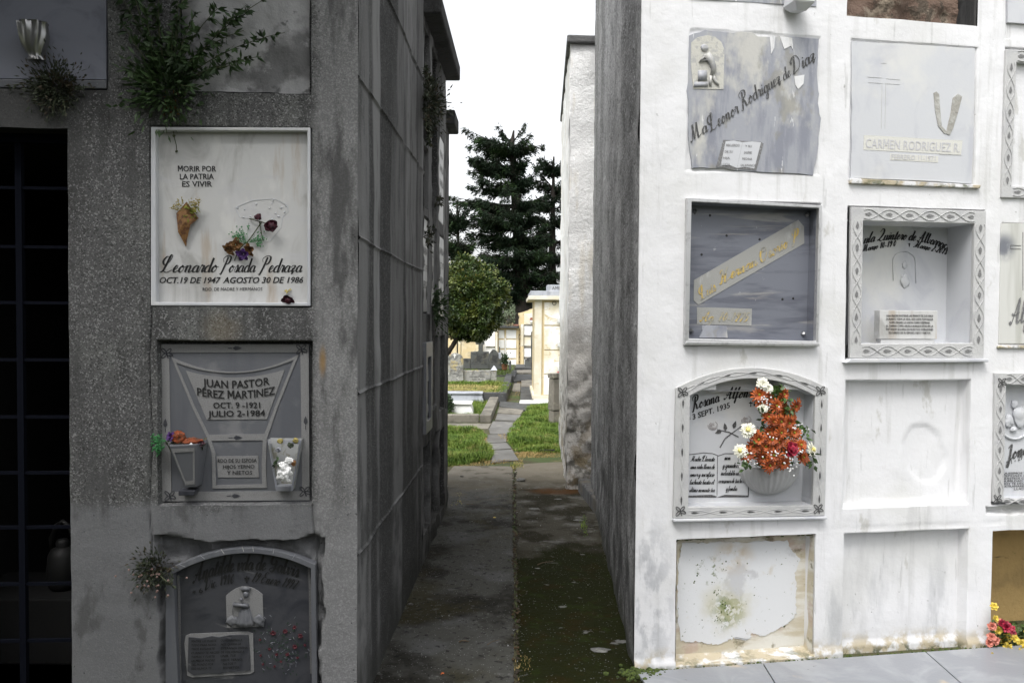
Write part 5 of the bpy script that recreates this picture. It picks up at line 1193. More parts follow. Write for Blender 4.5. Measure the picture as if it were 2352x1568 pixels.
q.text(m, '3 SEPT. 1935', *cE(272, 622), *cE(610, 512), 13, d, .2, .03); q.text(m, '1', *cE(815, 498), *cE(835, 498), 11, d, .1, .03)
q.text(m, '*', *cE(232, 655), *cE(262, 640), 14, d, 0, .05)
x, z = q.L(*cE(790, 480), d); m.box(x - .0022, x + .0022, d - .001, d, z - .014, z + .012); m.box(x - .009, x + .009, d - .0012, d, z + .002, z + .006)
m.build('inscription', m_ink, q.root)
m = MB()
m.tube([QV(cE, 515, 870, .0), QV(cE, 560, 790, .0), QV(cE, 640, 730, .0), QV(cE, 720, 670, .0)], .0028, 5, .002); m.tube([QV(cE, 680, 775, .0), QV(cE, 600, 735, .0), QV(cE, 490, 710, .0)], .0028, 5, .002)
for a, b, an in ((560, 685, 100), (645, 665, 70), (500, 730, 200)):
    x, z = q.L(*cE(a, b), d); leafdecal(m, x, z, d - .0018, .019, .011, R(an))
m.build('carved_stem', m_inkw, q.root)
m = MB()
for a, b in ((450, 675), (750, 625)):
    p_ = QV(cE, a, b, 0)
    for k in range(4):
        r_ = .006 + .0055 * k; m.tube([(p_.x + r_ * math.cos(t + k) * 1.1, d - .0012, p_.z + r_ * math.sin(t + k) * .9) for t in np.linspace(0, 4.4, 9)], .0009, 3)
m.build('carved_rose', mat('faded red line', (.20, .14, .13), .9), q.root)
m = MB(); bp = lambda x0, x1: arcR(x0, 935, x1, 945, 915, 7)
m.tube([QV(cE, 232, 935, 0), QV(cE, 370, 918, 0), QV(cE, 450, 925, 0), QV(cE, 500, 945, 0), QV(cE, 560, 925, 0), QV(cE, 640, 925, 0)], .0016, 4)
m.tube([QV(cE, 493, 940, 0), QV(cE, 488, 1300, 0)], .0012, 4); m.tube([QV(cE, 772, 1180, 0), QV(cE, 768, 1312, 0)], .0026, 4)
m.prism(PX(q, cE, d, (222, 1318), (480, 1318), (488, 1308), (440, 1294), (330, 1298), (225, 1302)), d - .001, d + .001); m.prism(PX(q, cE, d, (490, 1316), (770, 1316), (770, 1300), (650, 1296), (560, 1294)), d - .001, d + .001)
m.build('carved_book', m_inkw, q.root)
m = MB()
for i, (a_, b_) in enumerate((('Madre Llevaste', 'siem'), ('una vida llena de', 'y grandes vir'), ('amor y sacrificio', 'inolvidable en los'), ('luchaste hasta el', 'corazones de tus hijos'), ('ultimo momento tus', 'y familia'))):
    y = 992 + i * 69
    q.script(m, a_, *cE(250 - i * 3, y), *cE(468, y), 5.2, d, 0, .16, .3); x1_ = (610, 715, 725, 742, 670)[i]; x0_ = (550, 535, 520, 500, 565)[i]
    q.script(m, b_, *cE(x0_, y - 12), *cE(x1_, y - 12), 5.2, d, 0, .16, .3)
m.build('verse', m_ink, q.root)
# fluted half bowl
vx, vz0 = q.L(*cE(1000, 1312), .02); vz1 = q.L(*cE(1000, 1045), .02)[1]; hwv = (q.L(*cE(1262, 1100), .0)[0] - q.L(*cE(745, 1100), .0)[0]) / 2
m = MB(); hV = vz1 - vz0
prof = [(.0, 0)] + [(hwv * math.sin(t), hV * (1 - math.cos(t))) for t in np.linspace(.25, 1.45, 10)] + [(hwv * 1.0, hV * 1.0), (hwv * .9, hV * 1.0), (0, hV * .9)]
m.lathe(prof, (vx, .082, vz0), 66, math.pi, 2 * math.pi, .035, 30, 0, .8); m.build('fluted_vase', mat('grey fluted stone', g(.42), .7, [dict(c=g(.28), sc=10, lo=.5, hi=.65, amt=.6)]), q.root, True)
bq = thing('bouquet', 'tall bouquet of orange daisies, white chrysanthemums and one crimson rose', 'bouquet', FR.pt(q.sc, q.zb, 0), FR.ang)
dfl = -.02
def BV(a, b, o): x, z = q.L(*cE(a, b), -o); return Vector((x, -o, z))
random.seed(5)
OR = [(1020, 500), (1060, 640), (1130, 650), (1000, 640), (960, 740), (1060, 740), (860, 800), (830, 760), (930, 860), (1040, 830), (900, 960), (960, 1030), (1080, 1010), (1180, 740), (1190, 500), (1085, 395), (920, 430), (890, 480), (760, 930), (1260, 960), (1240, 850), (1150, 860), (1000, 940), (1090, 560), (950, 600), (870, 400), (1060, 450), (1150, 590), (820, 860), (1120, 930), (980, 800)]
for i, (a, b) in enumerate(OR):
    dep = .035 + .05 * random.random() + (.035 if b > 600 else 0)
    cpt = BV(a, b, dep); nr = (random.uniform(-.5, .5) + (a - 1020) / 500, -1, random.uniform(-.3, .5)); r_ = random.uniform(.032, .042)
    m = MB(); petals(m, cpt, nr, 14, r_, .0105, .12, .08, 2); o = m.build('daisy', m_orange, bq)
    m = MB(); m.blob(cpt + Vector(nr).normalized() * .004, .0055, 2, .15, 3); m.build('daisy_centre', m_ocentre, o)
for a, b, r_, cz_ in ((765, 715, .034, 1), (695, 900, .031, 1), (1335, 890, .034, 1), (900, 300, .028, 0), (950, 340, .022, 0), (900, 520, .022, 0)):
    cpt = BV(a, b, .08); nr = ((a - 1000) / 500, -1, .3)
    m = MB(); petals(m, cpt, nr, 26, r_, .0075, .1, .3, 4); o = m.build('chrysanthemum', m_cream, bq)
    if cz_:
        m = MB(); m.blob(cpt + Vector(nr).normalized() * .010, .010, 2, .4, 5); m.build('chrysanthemum_centre', m_ycentre, o)
m = MB(); rosebud(m, BV(1145, 885, .125), (.2, -1, .1), .03); petals(m, BV(1145, 885, .12), (.2, -1, .1), 6, .036, .034, .5, .2, 2); m.build('rose', m_red, bq)
P_ = []; 
for k in range(420):
    t = random.random(); cx = 1020; cy = 330 + 700 * t; wd_ = 60 + 210 * t
    P_.append(tuple(BV(cx + random.uniform(-wd_, wd_), cy, random.uniform(.0, .06))))
for (a, b) in ((1290, 740), (1240, 700), (1330, 1000), (700, 985), (740, 1010), (880, 560), (1150, 530), (1320, 960), (1110, 490), (830, 840)):
    for k in range(9): P_.append(tuple(BV(a + random.gauss(0, 22), b + random.gauss(0, 22), .05 + random.random() * .04)))
V, F_ = leaf_cloud(np.array(P_), .034, .009); nmesh('leaves', V, F_, mat('bouquet leaf', (.05, .10, .02), .5), bq)
m = MB()
for k in range(75):
    t = random.random(); a, b = random.choice([(1120, 960), (980, 920), (1180, 1040), (1000, 800), (930, 440), (1260, 900), (820, 990), (760, 960), (1230, 700), (1080, 950), (990, 450)])
    m.blob(BV(a + random.gauss(0, 38), b + random.gauss(0, 30), .12 + random.random() * .03), .0042, 1, .2)
o = m.build('gypsophila', m_bag, bq); o['kind'] = 'stuff'

# ---- R1C3, R2C3, R3C3 cut off by the right edge
q = Spot(FR, 'grave_slab', 'vine-framed slab cut off by the right edge, with a verse tablet, top row', 'grave slab', 2303, 112, 2600, 455)
P, I = framed(q, cG, [(172, 1378), (1080, 1400), (1100, 400), (203, 350)], [(240, 1300), (1000, 1310), (1010, 480), (275, 440)], .045)
mr = MB(); ml = MB(); carved_border(q, mr, ml, P, I, -.015, 5); mr.build('carved_vine', m_frameM, q.root); ml.build('carved_leaf', m_inkg, q.root)
m = MB(); d = .044; q.script(m, 'Maria Isabel', *cG(275, 655), *cG(640, 640), 13, d, 0, .16, .34); q.script(m, 'Ag 1922', *cG(278, 710), *cG(480, 700), 8, d, 0, .16, .34)
for i, s_ in enumerate(('Siempre estaras', 'viva en nuestro', 'corazon que te', 'ama con alma y', 'Amor tu esposo', 'que nunca te')): q.script(m, s_, *cG(280 + (i % 3) * 4, 1148 + i * 19), *cG(480, 1148 + i * 19), 4, d - .005, 0, .25, .4)
m.build('inscription', m_inkw, q.root)
m = MB(); m.prism(PX(q, cG, d, (245, 1280), (520, 1285), (520, 1115), (262, 1112)), d - .004, d); m.build('verse_tablet', m_marbleR, q.root)
q = Spot(FR, 'grave_slab', 'streaky slab at the right edge with a cut cross and dark smear', 'grave slab', 2297, 513, 2600, 796)
m = MB(); m.prism(PX(q, cH, 0, (225, 1262), (1400, 1270), (1400, 110), (245, 105)), -.004, .009)
m.build('marble_panel', mat('streaky marble', (.58, .58, .55), .5, [dict(c=(.42, .42, .38), sc=(9, 9, .6), lo=.5, hi=.66, amt=.8), dict(c=(.12, .13, .16), sc=(7, 7, 7), at=(-.36, 0, .485), r=(.02, .09), lo=.3, hi=.5, amt=.9)]), q.root)
d = -.005; m = MB(); m.tube([QV(cH, 345, 315, 0), QV(cH, 445, 320, 0)], .0014, 4); m.tube([QV(cH, 345, 350, 0), QV(cH, 445, 352, 0)], .0014, 4); m.tube([QV(cH, 345, 315, 0), QV(cH, 345, 350, 0)], .0014, 4); m.tube([QV(cH, 462, 190, 0), QV(cH, 462, 750, 0)], .0014, 4)
q.script(m, 'Alf', *cH(325, 1075), *cH(560, 1045), 24, d, 0, .14, .3); m.build('inscription', m_inkg, q.root)
m = MB(); m.prism(PX(q, cH, 0, (205, 1308), (1400, 1312), (1400, 1270), (215, 1285)), -.013, .004); bevel(m.build('lower_ledge', m_white, q.root), .003)
q = Spot(FR, 'grave_slab', 'vine-framed slab at the right edge with script Jonathan and moon relief', 'grave slab', 2279, 855, 2600, 1153)
P, I = framed(q, cI, [(208, 1338), (1500, 1345), (1500, 95), (222, 97)], [(305, 1310), (1400, 1315), (1400, 218), (328, 212)], .05, inmat=m_marbleR)
mr = MB(); ml = MB(); carved_border(q, mr, ml, P, I, -.015, 6); mr.build('carved_vine', m_frameM, q.root); ml.build('carved_leaf', m_inkg, q.root)
m = MB()
for a, b in ((305, 190), (262, 1315)):
    x, z = q.L(*cI(a, b), -.015); bow(m, x, z, -.017, .026)
m.build('carved_bow', m_inkw, q.root)
d = .049; m = MB(); q.script(m, 'Jonathan', *cI(332, 955), *cI(760, 800), 14, d, 0, .16, .36); q.text(m, '* 1 - 29', *cI(355, 990), *cI(512, 925), 10, d, .15, .02)
for i in range(7): q.text(m, ('QUISIMOS TE FUISTE', 'ESPOSO MIO SIN', 'NUESTROS CORAZONES', 'HUMILDAD TE HICISTE', 'HOY TE DECIMOS DIOS', 'EXTRANAREMOS, PERO', 'LUCIO DIAZ')[i], *cI(312 + (110 if i == 6 else 0), 1076 + i * 25), *cI(700, 1070 + i * 25), 5, d, 0, .035)
m.build('inscription', m_inkw, q.root)
m = MB(); c0 = QV(cI, 430, 560, .002)
m.tube([c0 + Vector((.09 * math.cos(t), -.002, .09 * math.sin(t))) for t in np.linspace(3.3, 6.0, 14)], .006, 6)
m.blob(QV(cI, 425, 400, .004), .020, 3, .2, 3, (1, .5, 1.1)); m.blob(QV(cI, 470, 520, .004), .035, 3, .4, 3, (1, .35, 1.4)); m.blob(QV(cI, 410, 640, .006), .016, 3, .4, 3, (1.2, .5, .8)); m.blob(QV(cI, 370, 560, .004), .028, 3, .5, 4, (.8, .3, 1.2))
m.build('moon_relief', m_marbleR, q.root, True)

# ---- R4C1 moss and ragged limewash, R4C2 debris
s0, s1, z0, z1 = RR['R4C1']
rt = thing('moss_patch', 'green moss patches spotted over the peeling lowest niche', 'moss', FR.pt((s0 + s1) / 2, z0, .08), FR.ang); cxm = (s0 + s1) / 2
def cJ(x, y): return 1493 + .2494 * x, 1177.1 + .2494 * y
m = MB()
for a, b, r_, n_ in ((700, 860, 55, 46), (620, 980, 55, 70), (450, 560, 22, 16), (415, 640, 14, 8), (690, 480, 40, 18), (620, 740, 22, 14), (900, 480, 60, 8), (980, 770, 22, 8), (820, 760, 30, 6), (640, 1090, 45, 9), (440, 470, 30, 10), (1040, 720, 10, 4), (480, 985, 6, 3), (1210, 470, 8, 3), (1240, 1045, 8, 4), (560, 620, 16, 5)):
    for k in range(n_):
        s_, z_ = FR.sz(*cJ(a + random.gauss(0, r_ * .6), b + random.gauss(0, r_ * .7)), .070); m.blob((s_ - cxm, -.010 + random.uniform(0, .003), z_ - z0), random.uniform(.0015, .0048), 1, .6, 4, (1, .35, 1))
for k in range(150):
    u_ = random.uniform(.02, 1); s_ = s0 + (s1 - s0) * u_; m.blob((s_ - cxm, -random.uniform(.005, .06), z1 - z0 - random.uniform(.004, .012)), random.uniform(.003, .009), 1, .6, 4, (1.5, 1, .6))
for k in range(60): m.blob((s0 - cxm + .006, -random.uniform(.01, .07), random.uniform(.0, z1 - z0)), random.uniform(.003, .007), 1, .6, 4, (.5, 1, 1.5))
o = m.build('moss_clumps', m_moss, rt); o['kind'] = 'stuff'
mlime = mat('peeling white limewash', (.64, .65, .66), .9, [dict(c=(.52, .47, .38), sc=7, lo=.56, hi=.70, amt=.8), dict(c=(.42, .42, .43), sc=5, lo=.58, hi=.66, amt=.6),
    dict(c=(.12, .17, .035), sc=42, at=(-.06, .066, .22), r=(.03, .10), awob=.06, lo=.44, hi=.54, amt=.95), dict(c=(.50, .47, .33), sc=8, at=(-.06, .066, .24), r=(.06, .17), awob=.06, lo=.35, hi=.6, amt=.6), dict(c=(.48, .36, .2), sc=9, at=(-.03, .066, .47), r=(.03, .12), awob=.04, lo=.3, hi=.55, amt=.6),
    dict(c=(.10, .13, .04), sc=55, lo=.66, hi=.70, amt=.7), dict(c=(.12, .15, .05), sc=30, at=(-.14, .066, .40), r=(.01, .10), lo=.55, hi=.62, amt=.8)], bump=[(40, .001)])
mtp = mat('tan stained plaster', (.50, .45, .34), .9, [dict(c=(.66, .65, .60), sc=(3, 3, 12), lo=.42, hi=.6, amt=.9), dict(c=(.42, .30, .26), sc=7, lo=.55, hi=.66, amt=.6), dict(c=(.16, .14, .08), sc=12, lo=.58, hi=.68, amt=.8)], bump=[(50, .002)])
box5(FR, s0 + .006, s1 - .006, z0 + .003, z1 - .004, .006, .0735, 'niche_lining', mtp, rb)
rt = thing('limewash_coat', 'ragged coat of white limewash on the back of the mossy niche', 'limewash', FR.pt(cxm, z0, 0), FR.ang)
ol = [(285, 1180), (350, 1195), (430, 1185), (530, 1205), (640, 1212), (740, 1170), (800, 1150), (880, 1180), (930, 1150), (945, 1105), (1040, 1140), (1150, 1090), (1240, 1040), (1320, 980), (1350, 900), (1345, 780), (1355, 650), (1340, 550), (1385, 430), (1310, 350), (1270, 260), (1000, 262), (600, 275), (300, 280), (262, 480), (255, 760), (258, 950)]
pp = []
for i in range(len(ol)):
    a, b = ol[i], ol[(i + 1) % len(ol)]
    for t in np.linspace(0, 1, 9)[:-1]: pp.append((a[0] + (b[0] - a[0]) * t + random.gauss(0, 5), a[1] + (b[1] - a[1]) * t + random.gauss(0, 5)))
zr = z0
m = MB(); P3 = [(FR.sz(*cJ(*p_), .066)[0] - cxm, FR.sz(*cJ(*p_), .066)[1] - z0) for p_ in pp]; m.prism(P3, .0700, .0732); m.build('paint_skin', mlime, rt)
rt = thing('moss_line', 'dark moss and grit along the foot of the white block', 'moss', FR.pt(.5, 0, 0), FR.ang); m = MB()
for k in range(420):
    s_ = random.uniform(-.5, 1.9); m.blob((s_, random.gauss(-.02, .010), random.uniform(.004, .014)), random.uniform(.003, .010), 1, .6, 4)
for k in range(160): m.blob((random.gauss(-.48, .05), random.gauss(-.03, .03), random.uniform(.0, .02)), random.uniform(.006, .016), 1, .6, 4)
o = m.build('moss_clumps', m_moss, rt); o['kind'] = 'stuff'
# debris hole under last framed slab
# ---- flowers in the tan niche
fb = FR.sz(2320, 1530, -.03)
rt = thing('flower_heap', 'heap of yellow, salmon and red blooms spilling from the tan niche', 'bouquet', FR.pt(fb[0], 0, 0), FR.ang)
def FV(u, v, o): s_, z_ = FR.sz(u, v, -o); return Vector((s_ - fb[0], -o, z_))
def cK(x, y): return 2210.7 + .2495 * x, 1177.1 + .2495 * y
random.seed(9)
for a, b, k_ in ((330, 1080, 'y'), (430, 1140, 'y'), (480, 1160, 'y'), (540, 1200, 'y'), (420, 1240, 'y'), (520, 1290, 'y'), (480, 1310, 'y'), (320, 1320, 'y'), (270, 1320, 'y'), (230, 1360, 'y'), (290, 1370, 'y'), (380, 1170, 'y'), (560, 1250, 'y'), (290, 860, 'd'), (300, 975, 'd'), (620, 1180, 'y'), (650, 1280, 'y'), (600, 1100, 'y'),
               (265, 1140, 'p'), (300, 1170, 'p'), (245, 1190, 'p'), (410, 1370, 'p'), (560, 1350, 'p'), (340, 1010, 'p'), (270, 1040, 'p'), (640, 1350, 'p'), (400, 1050, 'r'), (440, 1080, 'r'), (370, 1030, 'r')):
    m = MB(); o_ = random.uniform(.0, .05) + (1200 < b) * .05
    if k_ in 'yd': petals(m, FV(*cK(a, b), o_), (random.uniform(-.8, .6), -1, random.uniform(-.2, .7)), 6, .024 if k_ == 'y' else .018, .015, .35, .15, 2); o = m.build('lily', m_yel, rt)
    elif k_ == 'p': petals(m, FV(*cK(a, b), o_), (random.uniform(-.8, .2), -1, random.uniform(-.2, .7)), 12, .022, .015, .5, .3, 4); m.build('carnation', m_pink, rt)
    else: petals(m, FV(*cK(a, b), o_), (random.uniform(-.4, .2), -1, .5), 11, .028, .016, .5, .3, 4); m.build('carnation', m_red, rt)
P_ = [tuple(FV(*cK(random.uniform(255, 700), random.uniform(1010, 1370)), random.uniform(-.05, .03))) for _ in range(420)] + [tuple(FV(*cK(random.gauss(400, 30), random.gauss(1410, 22)), .09)) for _ in range(26)]
V, F_ = leaf_cloud(np.array(P_), .034, .009); nmesh('leaves', V, F_, mat('heap leaf', (.07, .11, .03), .5), rt)
# ================================================================== ground, alley, paving
m_soil = mat('soil under turf', (.06, .055, .025), .95, [dict(c=(.05, .085, .018), sc=1.5, lo=.4, hi=.6, amt=.8), dict(c=(.16, .12, .05), sc=4, lo=.55, hi=.7, amt=.7)], bump=[(12, .02)])
m_pathA = mat('worn concrete path', (.060, .060, .054), .95, [
    dict(c=(.085, .086, .085), sc=3.2, lo=.50, hi=.66, amt=.8), dict(c=(.014, .013, .010), sc=2.1, lo=.48, hi=.62, amt=.9), dict(c=(.036, .032, .014), sc=1.4, lo=.5, hi=.65, amt=.7),
    dict(c=(.11, .11, .105), sc=12, lo=.60, hi=.70, amt=.6), dict(c=g(.2), k='v', sc=240, lo=.985, hi=.99, amt=.8), dict(c=g(.008), sc=30, lo=.58, hi=.66, amt=.8),
    dict(c=(.22, .20, .165), k='x', y=(6.9, 8.6), wob=.4, wsc=3, amt=.8), dict(c=(.09, .08, .06), sc=5, lo=.5, hi=.62, amt=.8, y=(6.4, 7.5))], bump=[(60, .004), (7, .012)], spec=.15)  # far end lightened in colour where the alley opens to the light
m_pathB = mat('mossy concrete path', (.062, .058, .046), 1.0, [
    dict(c=(.13, .128, .12), sc=5, lo=.5, hi=.64, amt=.8), dict(c=(.02, .018, .010), sc=3.1, lo=.45, hi=.58, amt=.85),
    dict(c=(.013, .015, .004), k='x', at=(.40, 3.95, 0), r=(.84, 1.02), **{'as': (1.25, .60, 1)}, awob=.34, wsc=3.8, amt=.97),
    dict(c=(.022, .015, .004), sc=7, lo=.52, hi=.64, amt=.6, y=(5.6, 5.0)), dict(c=(.020, .030, .006), sc=11, lo=.54, hi=.66, amt=.6, y=(5.6, 5.0)),
    dict(c=(.16, .16, .155), sc=(6, 10, 5), lo=.66, hi=.70, amt=.85), dict(c=g(.2), k='v', sc=230, lo=.988, hi=.992, amt=.7),
    dict(c=(.07, .03, .008), sc=3, at=(.42, 7.35, 0), r=(.12, .26), lo=.3, hi=.5, amt=.8, **{'as': (.8, 1.4, 1)}),
    dict(c=(.24, .215, .17), k='x', y=(7.2, 8.4), wob=.4, wsc=3, amt=.75)], bump=[(60, .010), (8, .02)], spec=.08)  # last layer paints the lit far end paler
m_pathC = mat('path paving stone', (.15, .148, .14), .85, [dict(c=(.09, .085, .075), sc=2, lo=.45, hi=.65, amt=.8), dict(c=(.26, .25, .22), sc=6, lo=.55, hi=.7, amt=.6)], bump=[(40, .004)])
m_tile = mat('grey marble paving', (.24, .25, .27), .4, [dict(c=(.34, .35, .37), sc=3, lo=.45, hi=.65, amt=.7, dist=1), dict(c=(.52, .42, .30), sc=2.4, lo=.60, hi=.68, amt=.7), dict(c=(.08, .07, .05), sc=26, lo=.70, hi=.74, amt=.8)], bump=[(50, .001)])
m = MB(); m.add([(-300, -120, 0), (300, -120, 0), (300, 420, 0), (-300, 420, 0)], [(0, 1, 2, 3)]); structure(m.build('ground', m_soil, recalc=False))

def sheet(name, poly, z, material, nx=60, ny=120, amp=.004, jag=None):
    """quad patch p0,p1,p2,p3 (near left, near right, far right, far left), undulating"""
    p0, p1, p2, p3 = [Vector((p_[0], p_[1], 0)) for p_ in poly]; V = []
    for j in range(ny + 1):
        b = j / ny
        for i in range(nx + 1):
            a = i / nx; p_ = p0.lerp(p1, a).lerp(p3.lerp(p2, a), b)
            h = amp * noise.fractal(Vector((p_.x * 2.2, p_.y * 2.2, 3)), 1, 2, 4) 
            dx = 0
            if jag and ((a == 1 and jag == 'R') or (a == 0 and jag == 'L')): dx = .018 * noise.fractal(Vector((p_.y * 5, 0, 1)), 1, 2, 4)
            if jag and ((a == 1 and jag == 'R') or (a == 0 and jag == 'L')): h -= .006
            V.append((p_.x + dx, p_.y, z + h + amp))
    F = [(j * (nx + 1) + i, j * (nx + 1) + i + 1, (j + 1) * (nx + 1) + i + 1, (j + 1) * (nx + 1) + i) for j in range(ny) for i in range(nx)]
    return structure(nmesh(name, V, F, material, None, True))
j0 = ground(1184, 1560); j1 = ground(1181, 1062)
XJ = lambda y: j0.x + (j1.x - j0.x) * (y - j0.y) / (j1.y - j0.y)
yA, yB = 1.2, ground(1180, 1072).y
sheet('path', [(-1.3, yA), (XJ(yA) - .006, yA), (XJ(yB) - .006, yB), (-.62, yB)], .004, m_pathA, 70, 170, .004, 'R')
sheet('path', [(XJ(yA) + .012, yA), (cR.x + .02, yA), (.80, yB + .35), (XJ(yB) + .012, yB + .1)], .004, m_pathB, 60, 170, .006, 'L')
# marble paving before the right block
pa = ground(1470, 1556); e = FR.e; nI = FR.n
sB0 = [-.02, .72, 1.12 + .0, 1.62, 2.2, 2.8]
tj = FR.sz(2114, 1526)[0]
cuts = [-.0, tj - .62 * 1.35, tj - .0, tj + .84, tj + 1.6]
def fr_pt(s_, dd, z=0): return FR.pt(s_, z, dd)
near = ground(2179, 1568); snear = (near - FR.O).dot(FR.e); dn = -(near - FR.O).dot(FR.n); slope = (snear - tj) / max(.01, dn)
for i in range(len(cuts) - 1):
    a, b = cuts[i], cuts[i + 1]
    m = MB(); P = [fr_pt(a + .003, -.035), fr_pt(b - .003, -.035), fr_pt(b - .003 + slope * 1.0, -1.4), fr_pt(a + .003 + slope * 1.0, -1.4)]
    if i == 0: P[3] = fr_pt(a, -1.4)
    m.slab([(p_.x, p_.y) for p_ in P][::-1], .004, .022); o = structure(m.build('pavement', m_tile)); bevel(o, .002)

# loose grit and twigs on the path
random.seed(21)
m = MB()
for k in range(260):
    y = random.uniform(2.4, 8.3) ; x = random.uniform(-.5, .72)
    if random.random() < .45: x = XJ(y) + random.gauss(.02, .03)
    r_ = random.uniform(.0012, .0036); m.blob((x, y, .010 + r_ * .5), r_, 1, .5)
gt = m.build('gravel', mat('pale grit', g(.30), .9, [dict(c=g(.05), k='v', sc=9, lo=.3, hi=.5)])); gt['kind'] = 'stuff'
m_twig = mat('dead twig', (.09, .065, .04), .9)
def twig(lab, u, v, L, a, r=.003):
    p_ = ground(u, v, .02); rt = thing('twig', lab, 'twig', (p_.x, p_.y, .014), a); m = MB()
    m.tube([(-L / 2, 0, 0), (-L / 6, .01 * L, .006), (L / 6, -.02 * L, .004), (L / 2, .04 * L, .0)], r, 5, r * .5); m.tube([(0, 0, .004), (L * .14, L * .12, .006)], r * .5, 4); m.build('stick', m_twig, rt)
twig('short dark twig across the mossy half of the path', 1253, 1290, .13, .6, .004); twig('thin twig at the crack halfway down the path', 1206, 1123, .12, .1); twig('small twig lying on the left half of the path near the front', 1134, 1471, .09, .8, .002)
twig('little dark stick on the left half of the path', 1066, 1420 + 50, .05, .1, .004); twig('thin dark twig on the path near the far left wall', 1082, 1177 - 20, .09, -.2); twig('long thin twig where the path meets the lit grass', 1180, 1058, .4, -.15, .003)
def pebble(lab, u, v, r, mt):
    p_ = ground(u, v, .012); m = MB(); m.blob((0, 0, 0), r, 2, .4, 3, (1.3, 1, .5)); o = m.build('stone', mt); o.location = (p_.x, p_.y, .012 + r * .35); tag(o, lab, 'stone')
pebble('pale stone chip by the foot of the alley wall', 1021, 1117 + 0, .022, m_greyl); pebble('brown lump beside the pale chip near the alley wall', 1010, 1130, .02, m_dark)
pebble('grey flat stone lodged at the crack in the path', 1197, 1113 - 9, .035, m_pathC); pebble('dark round stone on the left slab near the front', 943, 1423 - 35, .012, m_dark); pebble('dark nut on the path under the alley niches', 1061, 1094 - 0, .014, m_dark)
m = MB()
for k in range(520):       # soil and dead leaf crumbs packed in the joint
    y = random.uniform(2.3, 8.6); m.blob((XJ(y) + random.gauss(.004, .011) + .02 * noise.noise(Vector((y * 2, 0, 0))), y, .006 + random.random() * .006), random.uniform(.004, .011), 1, .6, 4, (1, 1.5, .5))
o = m.build('soil', mat('joint soil', (.028, .022, .012), .95, [dict(c=(.06, .035, .015), sc=9, lo=.5, hi=.6), dict(c=(.03, .045, .01), sc=5, lo=.55, hi=.62)])); o['kind'] = 'stuff'
m = MB()
for k in range(16):        # broken crust and cement crumbs on the mossy slab
    y = random.uniform(2.5, 7.6); x = random.uniform(XJ(y) + .05, .66); r_ = random.uniform(.008, .03)
    m.blob((x, y, .010), r_, 2, .7, 5, (1.6, 1, .12))
o = m.build('gravel', mat('cement crust', (.11, .11, .105), .95, [dict(c=(.22, .22, .21), sc=20, lo=.5, hi=.62)])); o['kind'] = 'stuff'
# leaves of fallen colour
m = MB(); p_ = ground(1136, 1201 - 12, .015); petals(m, (0, 0, .004), (0, 0, 1), 5, .012, .010, .2); o = m.build('fallen_flower', m_yel); o.location = p_; tag(o, 'tiny yellow flower fallen on the left half of the path', 'flower')
m = MB(); p_ = ground(1017, 1538 + 70 - 60, .015); petals(m, (0, 0, .004), (0, 0, 1), 4, .009, .007, .2); o = m.build('fallen_petal', m_orange); o.location = p_; tag(o, 'orange petal fallen on the left slab near the front', 'petal')

# ---- grass
def inpoly(x, y, P):
    c = np.zeros(len(x), bool); n = len(P)
    for i in range(n):
        x0, y0 = P[i]; x1, y1 = P[(i + 1) % n]
        k = ((y0 > y) != (y1 > y)) & (x < (x1 - x0) * (y - y0) / (y1 - y0 + 1e-12) + x0); c ^= k
    return c
def grass(name, pix, n, h, wd, material, z=0., clump=1.2, world=None):
    P = world or [tuple(ground(u, v, z))[:2] for u, v in pix]; P = np.array(P); lo, hi = P.min(0), P.max(0); xs = []; ys = []
    while sum(map(len, xs)) < n:
        x = rng.uniform(lo[0], hi[0], n); y = rng.uniform(lo[1], hi[1], n)
        x += rng.normal(0, .02, n); k = inpoly(x, y, P); xs.append(x[k]); ys.append(y[k])
    x = np.concatenate(xs)[:n]; y = np.concatenate(ys)[:n]
    cl = np.array([noise.noise(Vector((a * 2.2, b * 2.2, 4))) for a, b in zip(x, y)])
    H = h * (1 + clump * cl) * rng.uniform(.5, 1.3, n); H = np.maximum(H, h * .25)
    fr_ = sum(inpoly(x + .09 * math.cos(t), y + .09 * math.sin(t), P) for t in np.arange(0, 6.2, .785)) / 8.0; H *= .22 + .78 * fr_
    an = rng.uniform(0, 6.28, n); ln = rng.uniform(.15, .9, n); lx, ly = np.cos(an) * H * ln, np.sin(an) * H * ln
    bx, by = np.cos(an + 1.57) * wd, np.sin(an + 1.57) * wd
    V = np.stack([np.stack([x - bx, y - by, np.full(n, z)], 1), np.stack([x + bx, y + by, np.full(n, z)], 1), np.stack([x + lx * .45 + bx * .7, y + ly * .45 + by * .7, z + H * .62], 1), np.stack([x + lx * .45 - bx * .7, y + ly * .45 - by * .7, z + H * .62], 1), np.stack([x + lx, y + ly, z + H * (1 - .35 * ln)], 1)], 1).reshape(-1, 3)
    i = np.arange(n)[:, None] * 5; F = np.concatenate([i + [0, 1, 2], i + [0, 2, 3], i + [3, 2, 4]], 1).reshape(-1, 3)
    o = nmesh(name, V, F, material, None, False, 'stuff'); return o
m_gr = mat('fresh grass', (.11, .18, .022), .6, [dict(c=(.20, .25, .045), sc=2.2, lo=.46, hi=.64, amt=.85), dict(c=(.055, .11, .014), sc=4, lo=.5, hi=.66, amt=.8), dict(c=(.34, .28, .11), sc=(6, 9, 6), lo=.60, hi=.68, amt=.85)], spec=.3)
m_gry = mat('mown dry grass', (.38, .33, .13), .8, [dict(c=(.16, .22, .04), sc=4, lo=.52, hi=.62, amt=.9)], spec=.2)
m_hay = mat('dry hay', (.38, .28, .12), .9, spec=.2)
